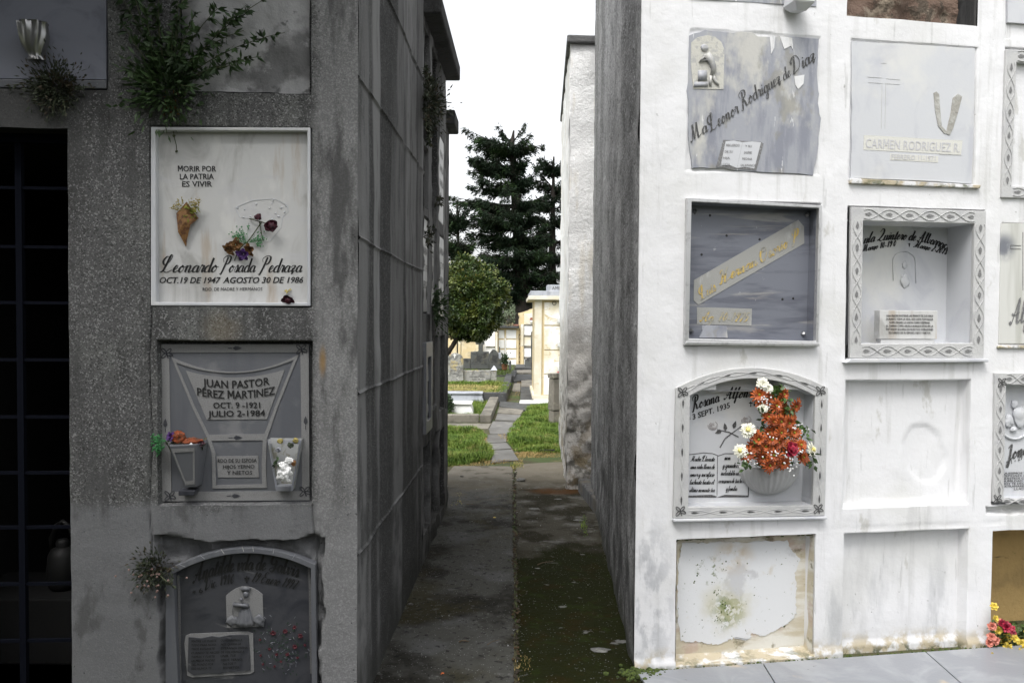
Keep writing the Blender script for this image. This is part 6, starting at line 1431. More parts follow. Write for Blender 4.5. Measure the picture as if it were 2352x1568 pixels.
grass('grass', [(960, 1012), (980, 980), (1050, 983), (1095, 988), (1120, 1005), (1103, 1022), (1128, 1030), (1135, 1046), (1120, 1060), (1060, 1068), (960, 1078)], 26000, .085, .0032, m_gr)
grass('grass', [(1290, 936), (1290, 1040), (1230, 1042), (1180, 1036), (1165, 1010), (1168, 990), (1190, 965), (1215, 940), (1240, 930)], 32000, .075, .0035, m_gr)
grass('grass', [(1180, 1040), (1285, 1036), (1290, 1050), (1190, 1052)], 1500, .03, .003, m_hay); grass('grass', [(1085, 990), (1112, 996), (1122, 1024), (1096, 1028)], 1300, .05, .003, m_hay)
grass('grass', [(1140, 995), (1170, 990), (1180, 1015), (1150, 1012)], 700, .03, .003, m_hay); grass('grass', [(1030, 1066), (1200, 1052), (1205, 1058), (1040, 1078)], 900, .018, .003, m_hay)
grass('grass', [(1170, 1070), (1200, 1062), (1205, 1078), (1180, 1082)], 420, .06, .003, m_gry); grass('grass', [(1178, 1530), (1205, 1500), (1230, 1550), (1190, 1568)], 90, .06, .0016, m_hay)
grass('grass', [(1035, 1140), (1060, 1130), (1060, 1160), (1036, 1165)], 160, .045, .003, m_gry); grass('grass', [(1330, 1200), (1345, 1180), (1352, 1230), (1340, 1240)], 140, .05, .003, m_gr)
grass('grass', [(1190, 870), (1200, 870), (1190, 925), (1180, 925)], 400, .04, .004, m_hay); grass('grass', [(1215, 925), (1275, 925), (1275, 945), (1205, 950)], 2500, .06, .005, m_gr)
# ================================================================== cemetery beyond the alley
def cMm(x, y): return 1004.9 + .3297 * x, 574.2 + .3297 * y
def cN(x, y): return 1022.1 + .1538 * x, 849.8 + .1538 * y
def cO(x, y): return 1022.1 + .1172 * x, 689.1 + .1172 * y
def cP(x, y): return 1136.9 + .1099 * x, 677.6 + .1099 * y
def cQ(x, y): return 1004.9 + .3295 * x, 229.7 + .3295 * y
m_cream = mat('cream rendered wall', (.62, .50, .29), .9, [dict(c=(.75, .68, .52), sc=1.3, lo=.45, hi=.65, amt=.8), dict(c=(.33, .29, .22), sc=5, lo=.56, hi=.70, amt=.7), dict(c=(.40, .33, .18), sc=(3, 3, 1), lo=.55, hi=.7, amt=.6)], bump=[(12, .01)])
m_creaml = mat('pale cream render', (.64, .58, .43), .9, [dict(c=(.72, .70, .63), sc=1.6, lo=.42, hi=.6, amt=.9), dict(c=(.55, .44, .25), sc=(3, 3, 6), lo=.57, hi=.70, amt=.8)], bump=[(14, .008)])
m_cpan = mat('creamy marble panel', (.68, .62, .46), .5, [dict(c=(.83, .81, .76), sc=1.7, lo=.42, hi=.6, amt=.9), dict(c=(.50, .38, .16), sc=(3, 3, 7), lo=.56, hi=.66, amt=.8, dist=2)], bump=[(14, .004)])
m_wpan = mat('whitewashed panel', (.84, .84, .83), .7, [dict(c=g(.55), sc=6, lo=.64, hi=.72, amt=.4)])
m_gs = mat('lichened gravestone', (.30, .30, .28), .95, [dict(c=(.12, .12, .115), sc=4, lo=.46, hi=.6, amt=.9), dict(c=(.46, .37, .16), sc=5, lo=.54, hi=.66, amt=.8), dict(c=(.6, .6, .57), sc=19, lo=.60, hi=.68, amt=.7), dict(c=g(.04), sc=24, lo=.6, hi=.68, amt=.7)], bump=[(20, .01)])
m_gsd = mat('dark gravestone', (.10, .105, .10), .9, [dict(c=(.20, .18, .12), sc=3, lo=.5, hi=.64, amt=.8), dict(c=g(.04), sc=6, lo=.5, hi=.62, amt=.8)], bump=[(20, .008)])
m_gsg = mat('grey marble tomb', (.38, .40, .44), .6, [dict(c=(.22, .23, .26), sc=(4, 4, 1), lo=.5, hi=.64, amt=.8), dict(c=(.6, .6, .6), sc=3, lo=.55, hi=.7, amt=.6)], bump=[(20, .003)])
m_gsw = mat('white marble tomb', (.74, .74, .72), .5, [dict(c=(.42, .42, .38), sc=5, lo=.58, hi=.72, amt=.7)], bump=[(20, .003)])
m_kerb = mat('stone kerb', (.19, .175, .145), .95, [dict(c=(.09, .085, .07), sc=3, lo=.46, hi=.62, amt=.8), dict(c=(.30, .28, .22), sc=9, lo=.56, hi=.68, amt=.6)], bump=[(18, .008)])
m_kerbd = mat('dark stone kerb', (.07, .072, .07), .9, [dict(c=(.03, .03, .03), sc=4, lo=.46, hi=.62, amt=.8), dict(c=(.2, .2, .2), sc=30, lo=.62, hi=.7, amt=.6)], bump=[(18, .006)])
m_terra = mat('terracotta', (.22, .10, .05), .9)
m_bark = mat('dark bark', (.022, .018, .015), .95, [dict(c=(.05, .04, .03), sc=(8, 8, 2), lo=.5, hi=.7)])
m_tile2 = mat('roof tile', (.28, .13, .09), .9)
m_mark = mat('weathered inscription', g(.05), .9)

def lab_text(q, m, s, x, z, h, y=-.003, w_=None, off=.01):
    v, f = text_geo(s, 0, off); v = v * (h / CAPH); 
    if w_: v[:, 0] *= w_ / (v[:, 0].max() - v[:, 0].min())
    v[:, 0] -= (v[:, 0].max() + v[:, 0].min()) / 2; m.add([(x + a, y, z + b) for a, b in v], f)
def stone(name, label, cat, pix_out, Y, z0, thick, material, lines=(), arch=None, cf=cO, rz=0, group=None, mark=None):
    """upright stone whose front outline is given in photo units at depth Y, standing at height z0"""
    P = [at(*cf(*p_), Y) for p_ in pix_out]; cx = (min(p_.x for p_ in P) + max(p_.x for p_ in P)) / 2
    rt = thing(name, label, cat, (cx, Y, z0), rz, group); pts = [(p_.x - cx, max(p_.z - z0, 0)) for p_ in P]
    m = MB(); m.prism(pts, 0, thick); bevel(m.build('stone_body', material, rt), .012)
    if lines:
        m = MB(); H = max(b for a, b in pts); W_ = max(a for a, b in pts) * 2
        for s_, fx, fz, fh, fw in lines: lab_text(None, m, s_, W_ * fx, H * fz, H * fh, -.004, W_ * fw)
        m.build('inscription', mark or m_mark, rt)
    return rt, pts

def darc(x0, x1, ys, top, n=9, sh=.0): return [(x1 + (x0 - x1) * t, ys - (ys - top) * math.sin(math.pi * t)) for t in np.linspace(0, 1, n)]
# plot heights
ZB = .17
YB = 17.8
stone('headstone', 'lichen-streaked round-topped headstone with a small cross, nearest upright stone', 'headstone', [(30, 1600), (360, 1600), (355, 1130), (318, 1085)] + [(270, 1055), (225, 1038), (190, 1034), (150, 1042), (110, 1058), (80, 1082), (38, 1120)], YB, ZB, .10, m_gs,
      [('MARY ANNE', 0, .62, .05, .5), ('BELOVED WIFE', 0, .5, .04, .6), ('OF JOHN REID', 0, .4, .04, .55), ('1884', 0, .28, .05, .3)], mark=mat('faint lichen letter', g(.13), .9))
stone('headstone', 'low wide speckled grey stone block beside the round-topped headstone', 'headstone', [(362, 1600), (900, 1610), (898, 1375), (362, 1378)], YB + .1, ZB, .14, m_gs, [('ELENA DUARTE BROWN', 0, .42, .09, .55), ('ROSA', -.1, .22, .09, .16), ('1917', .12, .22, .09, .16)])
rt, pts = stone('stone_post', 'short stone post with a pointed cap at the end of the low wide block', 'post', [(905, 1610), (1010, 1610), (1010, 1375), (905, 1375)], YB - .05, ZB, .16, m_gs)
m = MB(); w_ = (pts[1][0] - pts[0][0]) / 2; h_ = max(b for a, b in pts); m.hexa([(-w_ - .015, -.015, h_), (w_ + .015, -.015, h_), (w_ + .015, .175, h_), (-w_ - .015, .175, h_)], [(-.01, .07, h_ + .1), (.01, .07, h_ + .1), (.01, .09, h_ + .1), (-.01, .09, h_ + .1)]); m.build('pointed_cap', m_gsg, rt)
m = MB(); p_ = at(*cO(190, 1090), YB); hc = p_.z
rt2 = thing('stone_cross', 'tiny pale cross emblem on the head of the round-topped stone', 'cross', (p_.x, YB, p_.z), 0)
m.box(-.012, .012, -.012, -.002, -.05, .04); m.box(-.035, .035, -.0121, -.0021, .0, .022); m.build('cross_body', m_gsw, rt2)
YC = 22.5; ZC = .16
stone('headstone', 'large family gravestone with a tall stone cross on top', 'headstone', [(500, 1350), (860, 1350), (860, 1010), (740, 1010), (740, 872), (770, 870), (770, 806), (738, 804), (735, 765), (660, 765), (657, 804), (600, 808), (600, 866), (655, 870), (655, 992), (630, 1008), (500, 1012)], YC, ZC, .16, m_gsd,
      [('WILLIAM COOPER', 0, .50, .035, .8), ('ANA COOPER', -.2, .30, .03, .3), ('1899', -.2, .24, .03, .2), ('DIED AT', -.2, .18, .03, .3), ('MARY', .22, .30, .03, .25), ('BORN 1871', .22, .24, .03, .3), ('DIED 1926', .22, .18, .03, .3)])
stone('headstone', 'arched gravestone joined to the right of the large cross stone', 'headstone', [(864, 1352), (1108, 1352), (1106, 1152), (1052, 1150)] + darc(864, 1048, 1052, 965), YC + .02, ZC, .16, m_gsd, [('IN MEMORY', 0, .45, .05, .6), ('EDUARDO', 0, .36, .04, .5)])
stone('headstone', 'low plain stone left of the large cross stone', 'headstone', [(362, 1345), (497, 1345), (497, 1145), (362, 1145)], YC + .03, ZC, .15, m_gsd, [('1902', 0, .75, .09, .4)])
stone('headstone', 'small dark squared stone behind the arched gravestone', 'headstone', [(1045, 1300), (1098, 1300), (1098, 1040), (1045, 1035)], YC + .6, ZC, .14, m_gsg)
stone('stone_post', 'thin dark upright post in front of the white panels', 'post', [(1055, 1250), (1083, 1250), (1083, 915), (1055, 915)], YC + 1.5, ZC, .12, m_gsd)
rt, pts = stone('obelisk', 'small dark pointed obelisk right of the terracotta planter', 'obelisk', [(1252, 1362), (1302, 1362), (1298, 1215), (1278, 1178), (1258, 1215)], YC - .2, ZC, .14, m_gsd)
# planter
pb = at(*cO(1167, 1352), YC); rt = thing('planter', 'square terracotta planter with a leafy shrub by the arched gravestone', 'planter', (pb.x, YC, ZC), 0)
m = MB(); pw = .69 / 2 * .25 / .30; pw = (at(*cO(1225, 1300), YC).x - at(*cO(1110, 1300), YC).x) / 2; ph = at(*cO(1167, 1255), YC).z - ZC
m.hexa([(-pw * .85, .02, 0), (pw * .85, .02, 0), (pw * .85, .2, 0), (-pw * .85, .2, 0)], [(-pw, 0, ph), (pw, 0, ph), (pw, .24, ph), (-pw, .24, ph)]); bevel(m.build('pot', m_terra, rt), .01)
P_ = rng.normal(0, 1, (700, 3)) * [pw * .62, .08, .09] + [0, .12, ph + .1]; V, F_ = leaf_cloud(P_, .05, .016); nmesh('foliage', V, F_, m_leaf, rt); m = MB()
for k in range(6): m.tube([(0, .12, ph - .01), (random.gauss(0, .04), .12, ph + .15)], .005, 4)
m.build('stems', m_bark, rt)

# kerbed plots
def kerb(label, pts_ground, h, wd, material, group='kerbed grave plots'):
    P = [Vector((p_[0], p_[1], 0)) for p_ in pts_ground]; c_ = sum(P, Vector()) / len(P); rt = thing('grave_kerb', label, 'kerb', (c_.x, c_.y, 0), 0)
    for i in range(len(P) - 1):
        a, b = P[i] - c_, P[i + 1] - c_; t_ = (b - a).normalized(); n_ = Vector((-t_.y, t_.x, 0)) * wd
        m = MB(); gp_ = t_ * .004; m.slab([(a + gp_)[:2], (b - gp_ if i < len(P) - 2 else b)[:2], (b - gp_ + n_)[:2], (a + gp_ + n_)[:2]], 0, h + (.0 if i % 2 else .004)); bevel(m.build('kerb_stone', material, rt), .012)
    return rt
kA = [ground(1000, 971), ground(1101, 971), ground(1128, 971), ground(1145, 926)]
kerb('brown stone kerb of the front grave plot, turning back beside the path', kA, .12, .17, m_kerb)
kB = [ground(1108, 925), ground(1163, 925), ground(1172, 898), ground(1176, 875)]
kerb('dark stone kerb of the raised dry grass plot behind the two low tombs', kB, .19, .16, m_kerbd)
kC = [at(1095, 864, 20.2), at(1183, 864, 20.2), at(1187, 850, 22.6)]
kerb('dark kerb of the rear plot below the terracotta planter', [(p_.x, p_.y) for p_ in kC], .16, .14, m_kerbd)
# raised soil of the plots
m = MB(); a = ground(960, 925); b = ground(1163, 925); m.slab([(a.x, 15.25), (b.x - .1, 15.25), (b.x + .05, 19.9), (a.x, 19.9)], .0, .165); structure(m.build('ground', m_soil))
m = MB(); m.slab([(a.x - 2, 20.25), (.05, 20.25), (.1, 25.5), (a.x - 2, 25.5)], 0, .15); structure(m.build('ground', m_soil))
# low tombs
def tomb(label, u0, u1, vb, vt, Y, depth, material, slope=.05):
    p0, p1 = at(u0, vb, Y), at(u1, vb, Y); h = at(u0, vt, Y).z; cx = (p0.x + p1.x) / 2; w_ = (p1.x - p0.x) / 2
    rt = thing('low_tomb', label, 'tomb', (cx, Y, 0), 0)
    m = MB(); m.hexa([(-w_, 0, 0), (w_, 0, 0), (w_, depth, 0), (-w_, depth, 0)], [(-w_, .03, h * .86), (w_ - slope, .03, h * .86), (w_ - slope, depth - .03, h * .86), (-w_, depth - .03, h * .86)]); bevel(m.build('tomb_body', material, rt), .01)
    m = MB(); m.slab([(-w_ - .01, .0), (w_ - slope + .02, .0), (w_ - slope + .02, depth), (-w_ - .01, depth)], h * .865, h); bevel(m.build('tomb_lid', material, rt), .008); return rt
tomb('small white marble tomb in the front plot, nearest of the low tombs', 1000, 1089, 955, 925, ground(1050, 955).y, .42, m_gsw, .06)
tomb('long blue grey marble tomb behind the small white tomb', 980, 1112, 926, 901, 14.95, .35, m_gsg, .05)
rt = thing('low_bush', 'dark green bush at the alley corner beside the white tomb', 'bush', ground(1022, 956), 0)
P_ = rng.normal(0, 1, (1500, 3)); P_ /= np.linalg.norm(P_, axis=1)[:, None]; P_ = P_ * rng.uniform(.5, 1, (1500, 1)) * [.15, .12, .2] + [0, 0, .2]; V, F_ = leaf_cloud(P_, .035, .011); nmesh('foliage', V, F_, m_leaf, rt)
m = MB(); m.tube([(0, 0, 0), (.01, 0, .2)], .012, 5, .006); m.build('stem', m_bark, rt)
# grass of these plots
def wp(*p_): return [tuple(ground(u, v))[:2] for u, v in p_]
a = ground(960, 925)
grass('grass', None, 9000, .035, .004, m_gry, .165, 1.0, [(a.x, 15.3), (-.10, 15.3), (-.02, 17.75), (a.x, 17.75)])
grass('grass', None, 3500, .07, .005, m_gr, .165, 1.0, [(a.x, 17.2), (-.02, 17.2), (-.02, 17.75), (a.x, 17.75)])
grass('grass', None, 2200, .05, .004, m_gr, .165, 1.0, [(-.3, 15.3), (-.10, 15.3), (-.02, 17.75), (-.25, 17.75)])
grass('grass', None, 5000, .05, .006, m_gr, .15, .6, [(a.x - 2, 20.5), (.03, 20.5), (.08, 25), (a.x - 2, 25)])
grass('grass', [(1020, 966), (1118, 966), (1138, 925), (1020, 925)], 9000, .08, .004, m_gr)
grass('grass', [(1085, 934), (1102, 934), (1100, 948), (1090, 950)], 300, .05, .004, m_hay)
# paving stones of the path
def flag(P, z=.012, th=.0, mt=None):
    P = [ground(*p_) for p_ in P]; m = MB(); m.slab([(p_.x, p_.y) for p_ in P], 0, z); o = structure(m.build('path', mt or m_pathC)); bevel(o, .008)
flag([(1128, 1064), (1192, 1058), (1176, 1034), (1135, 1036)], .014); flag([(1134, 1034), (1175, 1032), (1164, 1019), (1112, 1021)], .018)
flag([(1104, 1019), (1163, 1017), (1164, 1001), (1100, 1000)], .016); flag([(1124, 986), (1180, 987), (1188, 972), (1132, 969)], .02); flag([(1126, 999), (1165, 1000), (1179, 988), (1122, 987)], .022)
flag([(1000, 985), (1121, 986), (1128, 974), (1000, 973)], .014, mt=m_kerb)
flag([(1137, 967), (1190, 970), (1196, 956), (1142, 953)], .026); flag([(1142, 951), (1197, 954), (1203, 944), (1146, 938)], .03, mt=m_kerb)
flag([(1146, 936), (1208, 946), (1245, 932), (1148, 925)], .035, mt=m_kerbd)
flag([(1166, 924), (1192, 924), (1194, 902), (1176, 902)], .01, mt=m_soil); flag([(1195, 924), (1226, 924), (1224, 893), (1196, 893)], .05, mt=m_kerbd)
flag([(1176, 900), (1195, 901), (1196, 882), (1180, 882)], .03, mt=m_kerb); flag([(1197, 891), (1224, 891), (1222, 876), (1197, 876)], .05, mt=m_kerb)
flag([(1180, 880), (1222, 875), (1221, 864), (1182, 864)], .06, mt=m_kerbd); flag([(1183, 863), (1221, 863), (1220, 856), (1185, 856)], .09, mt=m_kerb); flag([(1183, 855), (1220, 855), (1218, 846), (1186, 846)], .14, mt=m_kerbd)
m = MB(); P = [ground(1193, 931), ground(1262, 931), ground(1262, 925.5), ground(1194, 925.5)]; rt = thing('stone_step', 'white edged step before the cream mausoleum', 'step', P[0], 0); m.slab([((p_ - P[0]).x, (p_ - P[0]).y) for p_ in P], 0, .06); bevel(m.build('step_block', m_gsw, rt), .01)

# cream mausoleum
YM = ground(1240, 921).y
x0 = at(1229, 800, YM).x; xs_ = at(*cMm(725, 600), YM).x; zt = at(1240, 689, YM).z; rt = thing('mausoleum', 'cream stone mausoleum with marble niche panels and name block on its roof', 'mausoleum', (x0, YM, 0), 0)
zr = lambda y: at(1240, y, YM).z
m = MB(); m.box(0, 2.6, .02, 2.2, zr(907), zt); o = m.build('wall', m_cream, rt)
m = MB(); m.box(-.015, xs_ - x0 + .0, -.02, .019, zr(907), zt - .001); m.build('pilaster', m_creaml, rt)
px0 = xs_ - x0 + .05
for ya, yb, mt_x in ((694, 747, m_cpan), (748.5, 803.5, m_cpan), (805, 859, m_cpan), (860.5, 907, m_wpan)):
    m = MB(); m.box(px0, px0 + 1.1, -.004, .018, zr(yb) + .008, zr(ya) - .002); bevel(m.build('niche_panel', mt_x, rt), .004)
m = MB(); m.box(-.05, 2.7, -.05, 2.25, zr(919), zr(907) - .001); bevel(m.build('plinth', m_creaml, rt), .01)
m = MB(); m.box(-.02, 2.7, -.10, 2.3, 0, zr(919) - .001); bevel(m.build('base_step', m_gsw, rt), .01)
m = MB(); m.box(-.14, 2.7, -.12, 2.35, zt + .001, zr(680)); bevel(m.build('cornice', m_creaml, rt), .012)
m = MB(); m.box(-.10, 2.65, -.08, 2.3, zr(680) + .001, zr(668)); bevel(m.build('roof_slab', m_gsg, rt), .01)
xn = at(*cMm(765, 250), YM).x - x0; m = MB(); m.box(xn, xn + 1.0, -.05, .5, zr(668) + .001, zr(654)); o = m.build('name_block', m_gsg, rt); bevel(o, .006)
m = MB(); v, f = text_geo('AMEZQUITA', 0, .01); v = v * (.062 / CAPH); m.add([(xn + .09 + a, -.052, zr(665) + b) for a, b in v], f); m.build('inscription', m_inkw, rt)
for y in (735, 790, 845):
    m = MB(); u = 1284; p_ = at(u, y, YM - .06); m.lathe([(0, 0), (.03, .0), (.02, .02), (.055, .08), (.05, .1), (0, .09)], (p_.x - x0, -.06, p_.z - .05), 14); m.build('wall_vase', m_gsw, rt, True)
p_ = at(*cMm(813, 370), YM); m = MB(); c_ = Vector((p_.x - x0, -.012, p_.z)); m.tube([c_ + Vector((.036 * math.cos(t), 0, .036 * math.sin(t))) for t in np.linspace(0, 6.28, 17)], .006, 6, cap=False); m.build('iron_ring', m_mark, rt)
# pedestal on the right
pb = ground(1275, 974); rt = thing('stone_pedestal', 'tall chamfered stone pedestal with a red flower on the right of the grass', 'pedestal', pb, R(28)); h = at(1275, 857, pb.y).z
m = MB(); m.slab([(-.075, -.075), (.075, -.075), (.075, .075), (-.075, .075)], 0, h * .27); bevel(m.build('pedestal_base', m_kerb, rt), .012)
m = MB(); m.hexa([(-.085, -.085, h * .28), (.085, -.085, h * .28), (.085, .085, h * .28), (-.085, .085, h * .28)], [(-.075, -.075, h * .9), (.075, -.075, h * .9), (.075, .075, h * .9), (-.075, .075, h * .9)]); bevel(m.build('pedestal_shaft', m_kerb, rt), .012)
m = MB(); m.slab([(-.09, -.09), (.09, -.09), (.09, .09), (-.09, .09)], h * .905, h); bevel(m.build('pedestal_cap', m_kerb, rt), .012)
rt = thing('red_flower', 'small red flower lying on top of the tall stone pedestal', 'flower', (pb.x + .06, pb.y - .02, h), 0); m = MB(); petals(m, (0, 0, .012), (0, -.4, 1), 8, .04, .02, .3); m.build('bloom', m_red, rt)
P_ = rng.normal(0, .03, (20, 3)) + [.04, 0, .02]; V, F_ = leaf_cloud(P_, .04, .012); nmesh('leaves', V, F_, m_leaf, rt)
p_ = ground(1127, 1034); rt = thing('litter_stick', 'white snapped stick at the edge of the left grass patch', 'stick', (p_.x, p_.y, .05), R(-50)); m = MB(); m.tube([(-.06, 0, .0), (.06, 0, -.03)], .006, 5); m.build('stick', m_bag, rt)
p_ = ground(1257, 1039); rt = thing('drain_bar', 'black flat bar lying at the right edge of the grass', 'bar', (p_.x, p_.y, .02), R(2)); m = MB(); m.box(-.09, .09, -.02, .02, 0, .018); bevel(m.build('bar', m_ink, rt), .003)

# far facades
YF = 28.0
def fb(name, label, cat, u, Y=YF): p_ = at(u, 760, Y); return thing(name, label, cat, (p_.x, Y, 0), 0), p_.x
def rz_(cf, x, y, Y, X0): p_ = at(*cf(x, y), Y); return p_.x - X0, p_.z
def pan(rt, X0, cf, x0_, y0_, x1_, y1_, Y, mt_x, name='niche_panel', pr=-.04, th=.05):
    a = rz_(cf, x0_, y1_, Y, X0); b = rz_(cf, x1_, y0_, Y, X0); m = MB(); m.box(a[0], b[0], pr, pr + th, a[1], b[1]); return bevel(m.build(name, mt_x, rt), .01)
rt, X0 = fb('mausoleum', 'far cream niche wall with white panels and dark eave, centre', 'mausoleum', *cP(50, 0)[:1])
pan(rt, X0, cP, 0, 690, 500, 1700, YF, m_cream, 'wall', 0, 2.0)
for (ya, yb) in ((725, 905), (935, 1110), (1145, 1315), (1350, 1515)):
    pan(rt, X0, cP, 233, ya, 443, yb, YF, m_wpan, pr=-.03, th=.029); pan(rt, X0, cP, 75, ya, 195, yb, YF, m_wpan, pr=-.03, th=.029)
pan(rt, X0, cP, -30, 645, 500, 688, YF, m_kerbd, 'eave', -.25, 2.4); pan(rt, X0, cP, 385, 615, 500, 643, YF, m_tile2, 'roof', -.1, 1.0); pan(rt, X0, cP, 245, 575, 380, 643, YF, m_cream, 'parapet', -.1, .6); pan(rt, X0, cP, 245, 515, 265, 574, YF, m_cream, 'finial', -.1, .3)
pan(rt, X0, cP, 200, 905, 228, 1340, YF, m_gsw, 'downpipe', -.06, .03)
p_ = at(*cP(295, 575), YF - .1); pt_ = thing('potted_plant', 'small dark plant on the parapet of the far niche wall', 'plant', (p_.x, p_.y, p_.z), 0); P_ = rng.normal(0, 1, (120, 3)) * [.12, .1, .10] + [0, 0, .12]; V, F_ = leaf_cloud(P_, .10, .03); nmesh('foliage', V, F_, m_leafd, pt_); m = MB(); m.lathe([(0, 0), (.07, 0), (.1, .12), (0, .12)], (0, 0, 0), 10); m.build('pot', m_kerbd, pt_)
rt, X0 = fb('mausoleum', 'far cream tomb front with sloping parapet and stacked panels, right of centre', 'mausoleum', *cP(520, 0)[:1])
a = [rz_(cP, *p_, YF + .1, X0) for p_ in ((503, 1700), (830, 1700), (830, 262), (700, 310), (600, 350), (485, 378), (520, 470), (503, 515))]
m = MB(); m.prism(a, .1, 2.0); m.build('wall', m_cream, rt)
pan(rt, X0, cP, 535, 610, 600, 1068, YF, m_creaml, 'pilaster', -.03, .129); pan(rt, X0, cP, 535, 1072, 600, 1520, YF, m_cream, 'pilaster', -.03, .129)
for ya, yb, mt_x in ((385, 610, m_creaml), (640, 835, m_wpan), (872, 1060, m_creaml), (1105, 1292, m_wpan), (1335, 1520, m_wpan)): pan(rt, X0, cP, 608, ya, 822, yb, YF, mt_x, pr=.04, th=.06)
for y in (720, 828, 925, 1018, 1112, 1207, 1300, 1395, 1475): pan(rt, X0, cP, 500, y - 8, 522, y + 8, YF, m_ink, 'vent_hole', .085, .02)
for y0_, y1_ in ((615, 638), (838, 868), (1063, 1100), (1295, 1330)): pan(rt, X0, cP, 604, y0_, 825, y1_, YF, m_kerb, 'ledge', .02, .08)
p_ = at(*cP(768, 585), YF - .05); vt = thing('flower_vase', 'tiny white vase with red flowers on the far tomb front', 'vase', (p_.x, p_.y, p_.z), 0); m = MB(); m.lathe([(0, 0), (.03, 0), (.07, .1), (0, .1)], (0, 0, 0), 10); m.build('vase', m_wpan, vt, True); m = MB(); m.blob((0, 0, .13), .07, 2, .5, 4); m.build('flowers', m_rust, vt)
stone('headstone', 'dark shouldered headstone before the far tomb front', 'headstone', [(625, 1600), (755, 1600), (760, 1290), (735, 1292), (670, 1320), (665, 1345), (622, 1348)], 24.5, .1, .14, m_gsd, cf=cP)
stone('stone_slab', 'tall dark slab edge standing beside the cream mausoleum', 'stone slab', [(755, 1560), (806, 1560), (808, 750), (775, 755), (755, 790)], 22, .0, .3, m_gsd, cf=cP)
stone('headstone', 'thin dark plinth stone with a light edge right of the path', 'headstone', [(345, 1568), (620, 1568), (620, 1525), (345, 1525)], 25.5, .05, .5, m_gsd, cf=cP)
rt, X0 = fb('mausoleum', 'pale arched cream tomb half hidden by the round tree', 'mausoleum', *cO(500, 0)[:1], YF - 1)
a = [rz_(cO, *p_, YF - 1, X0) for p_ in [(322, 1300), (738, 1300), (738, 760)] + darc(322, 738, 760, 660)]
m = MB(); m.prism(a, 0, 1.5); m.build('wall', m_cream, rt); m = MB(); a2 = [rz_(cO, *p_, YF - 1, X0) for p_ in [(738, 762)] + darc(312, 748, 762, 650) + [(322, 762)] + darc(322, 738, 762, 662)[::-1]]
m.prism([rz_(cO, *p_, YF - 1, X0) for p_ in ((312, 770), (748, 770), (748, 758), (312, 758))], -.06, -.001); m.build('cornice', m_gsg, rt)
rt, X0 = fb('garden_wall', 'bright whitewashed wall between the arched tomb and the niche wall', 'wall', *cO(880, 0)[:1], YF - .5)
pan(rt, X0, cO, 742, 560, 985, 1400, YF - .5, m_wpan, 'wall', 0, .4); pan(rt, X0, cO, 985, 560, 1030, 1400, YF - .5, m_creaml, 'end_pier', -.05, .5); pan(rt, X0, cO, 800, 903, 985, 912, YF - .5, m_kerb, 'ledge', -.06, .059)
rt, X0 = fb('stone_column', 'round cream column left of the arched tomb', 'column', *cO(288, 0)[:1], YF - 1.6); a = rz_(cO, 258, 1300, YF - 1.6, X0); b = rz_(cO, 318, 640, YF - 1.6, X0); r_ = (b[0] - a[0]) / 2; cx = (a[0] + b[0]) / 2; zm = rz_(cO, 288, 862, YF - 1.6, X0)[1]
m = MB(); m.lathe([(0, 0), (r_ * 1.1, 0), (r_, .1), (r_, zm)], (cx, 0, 0), 16); m.build('lower_shaft', m_cream, rt, True, 40); m = MB(); m.lathe([(r_, zm + .004), (r_ * .96, b[1] - .08), (r_ * 1.3, b[1] - .07), (r_ * 1.3, b[1]), (0, b[1])], (cx, 0, 0), 16); m.build('upper_shaft', m_creaml, rt, True, 40)
rt, X0 = fb('mausoleum', 'tan tomb front with dark doorway behind the tree trunk', 'mausoleum', *cO(120, 0)[:1], YF + .5)
pan(rt, X0, cO, -60, 640, 255, 1300, YF + .5, m_cream, 'wall', 0, 1.5); pan(rt, X0, cO, 228, 700, 254, 1300, YF + .5, m_ink, 'doorway', -.02, .018); pan(rt, X0, cO, 193, 690, 224, 860, YF + .5, m_wpan, 'niche_panel', -.02, .018); pan(rt, X0, cO, 95, 890, 118, 1060, YF + .5, m_rust, 'rusty_door', -.02, .018); pan(rt, X0, cO, -60, 615, 255, 638, YF + .5, m_kerb, 'cornice', -.08, 1.7)

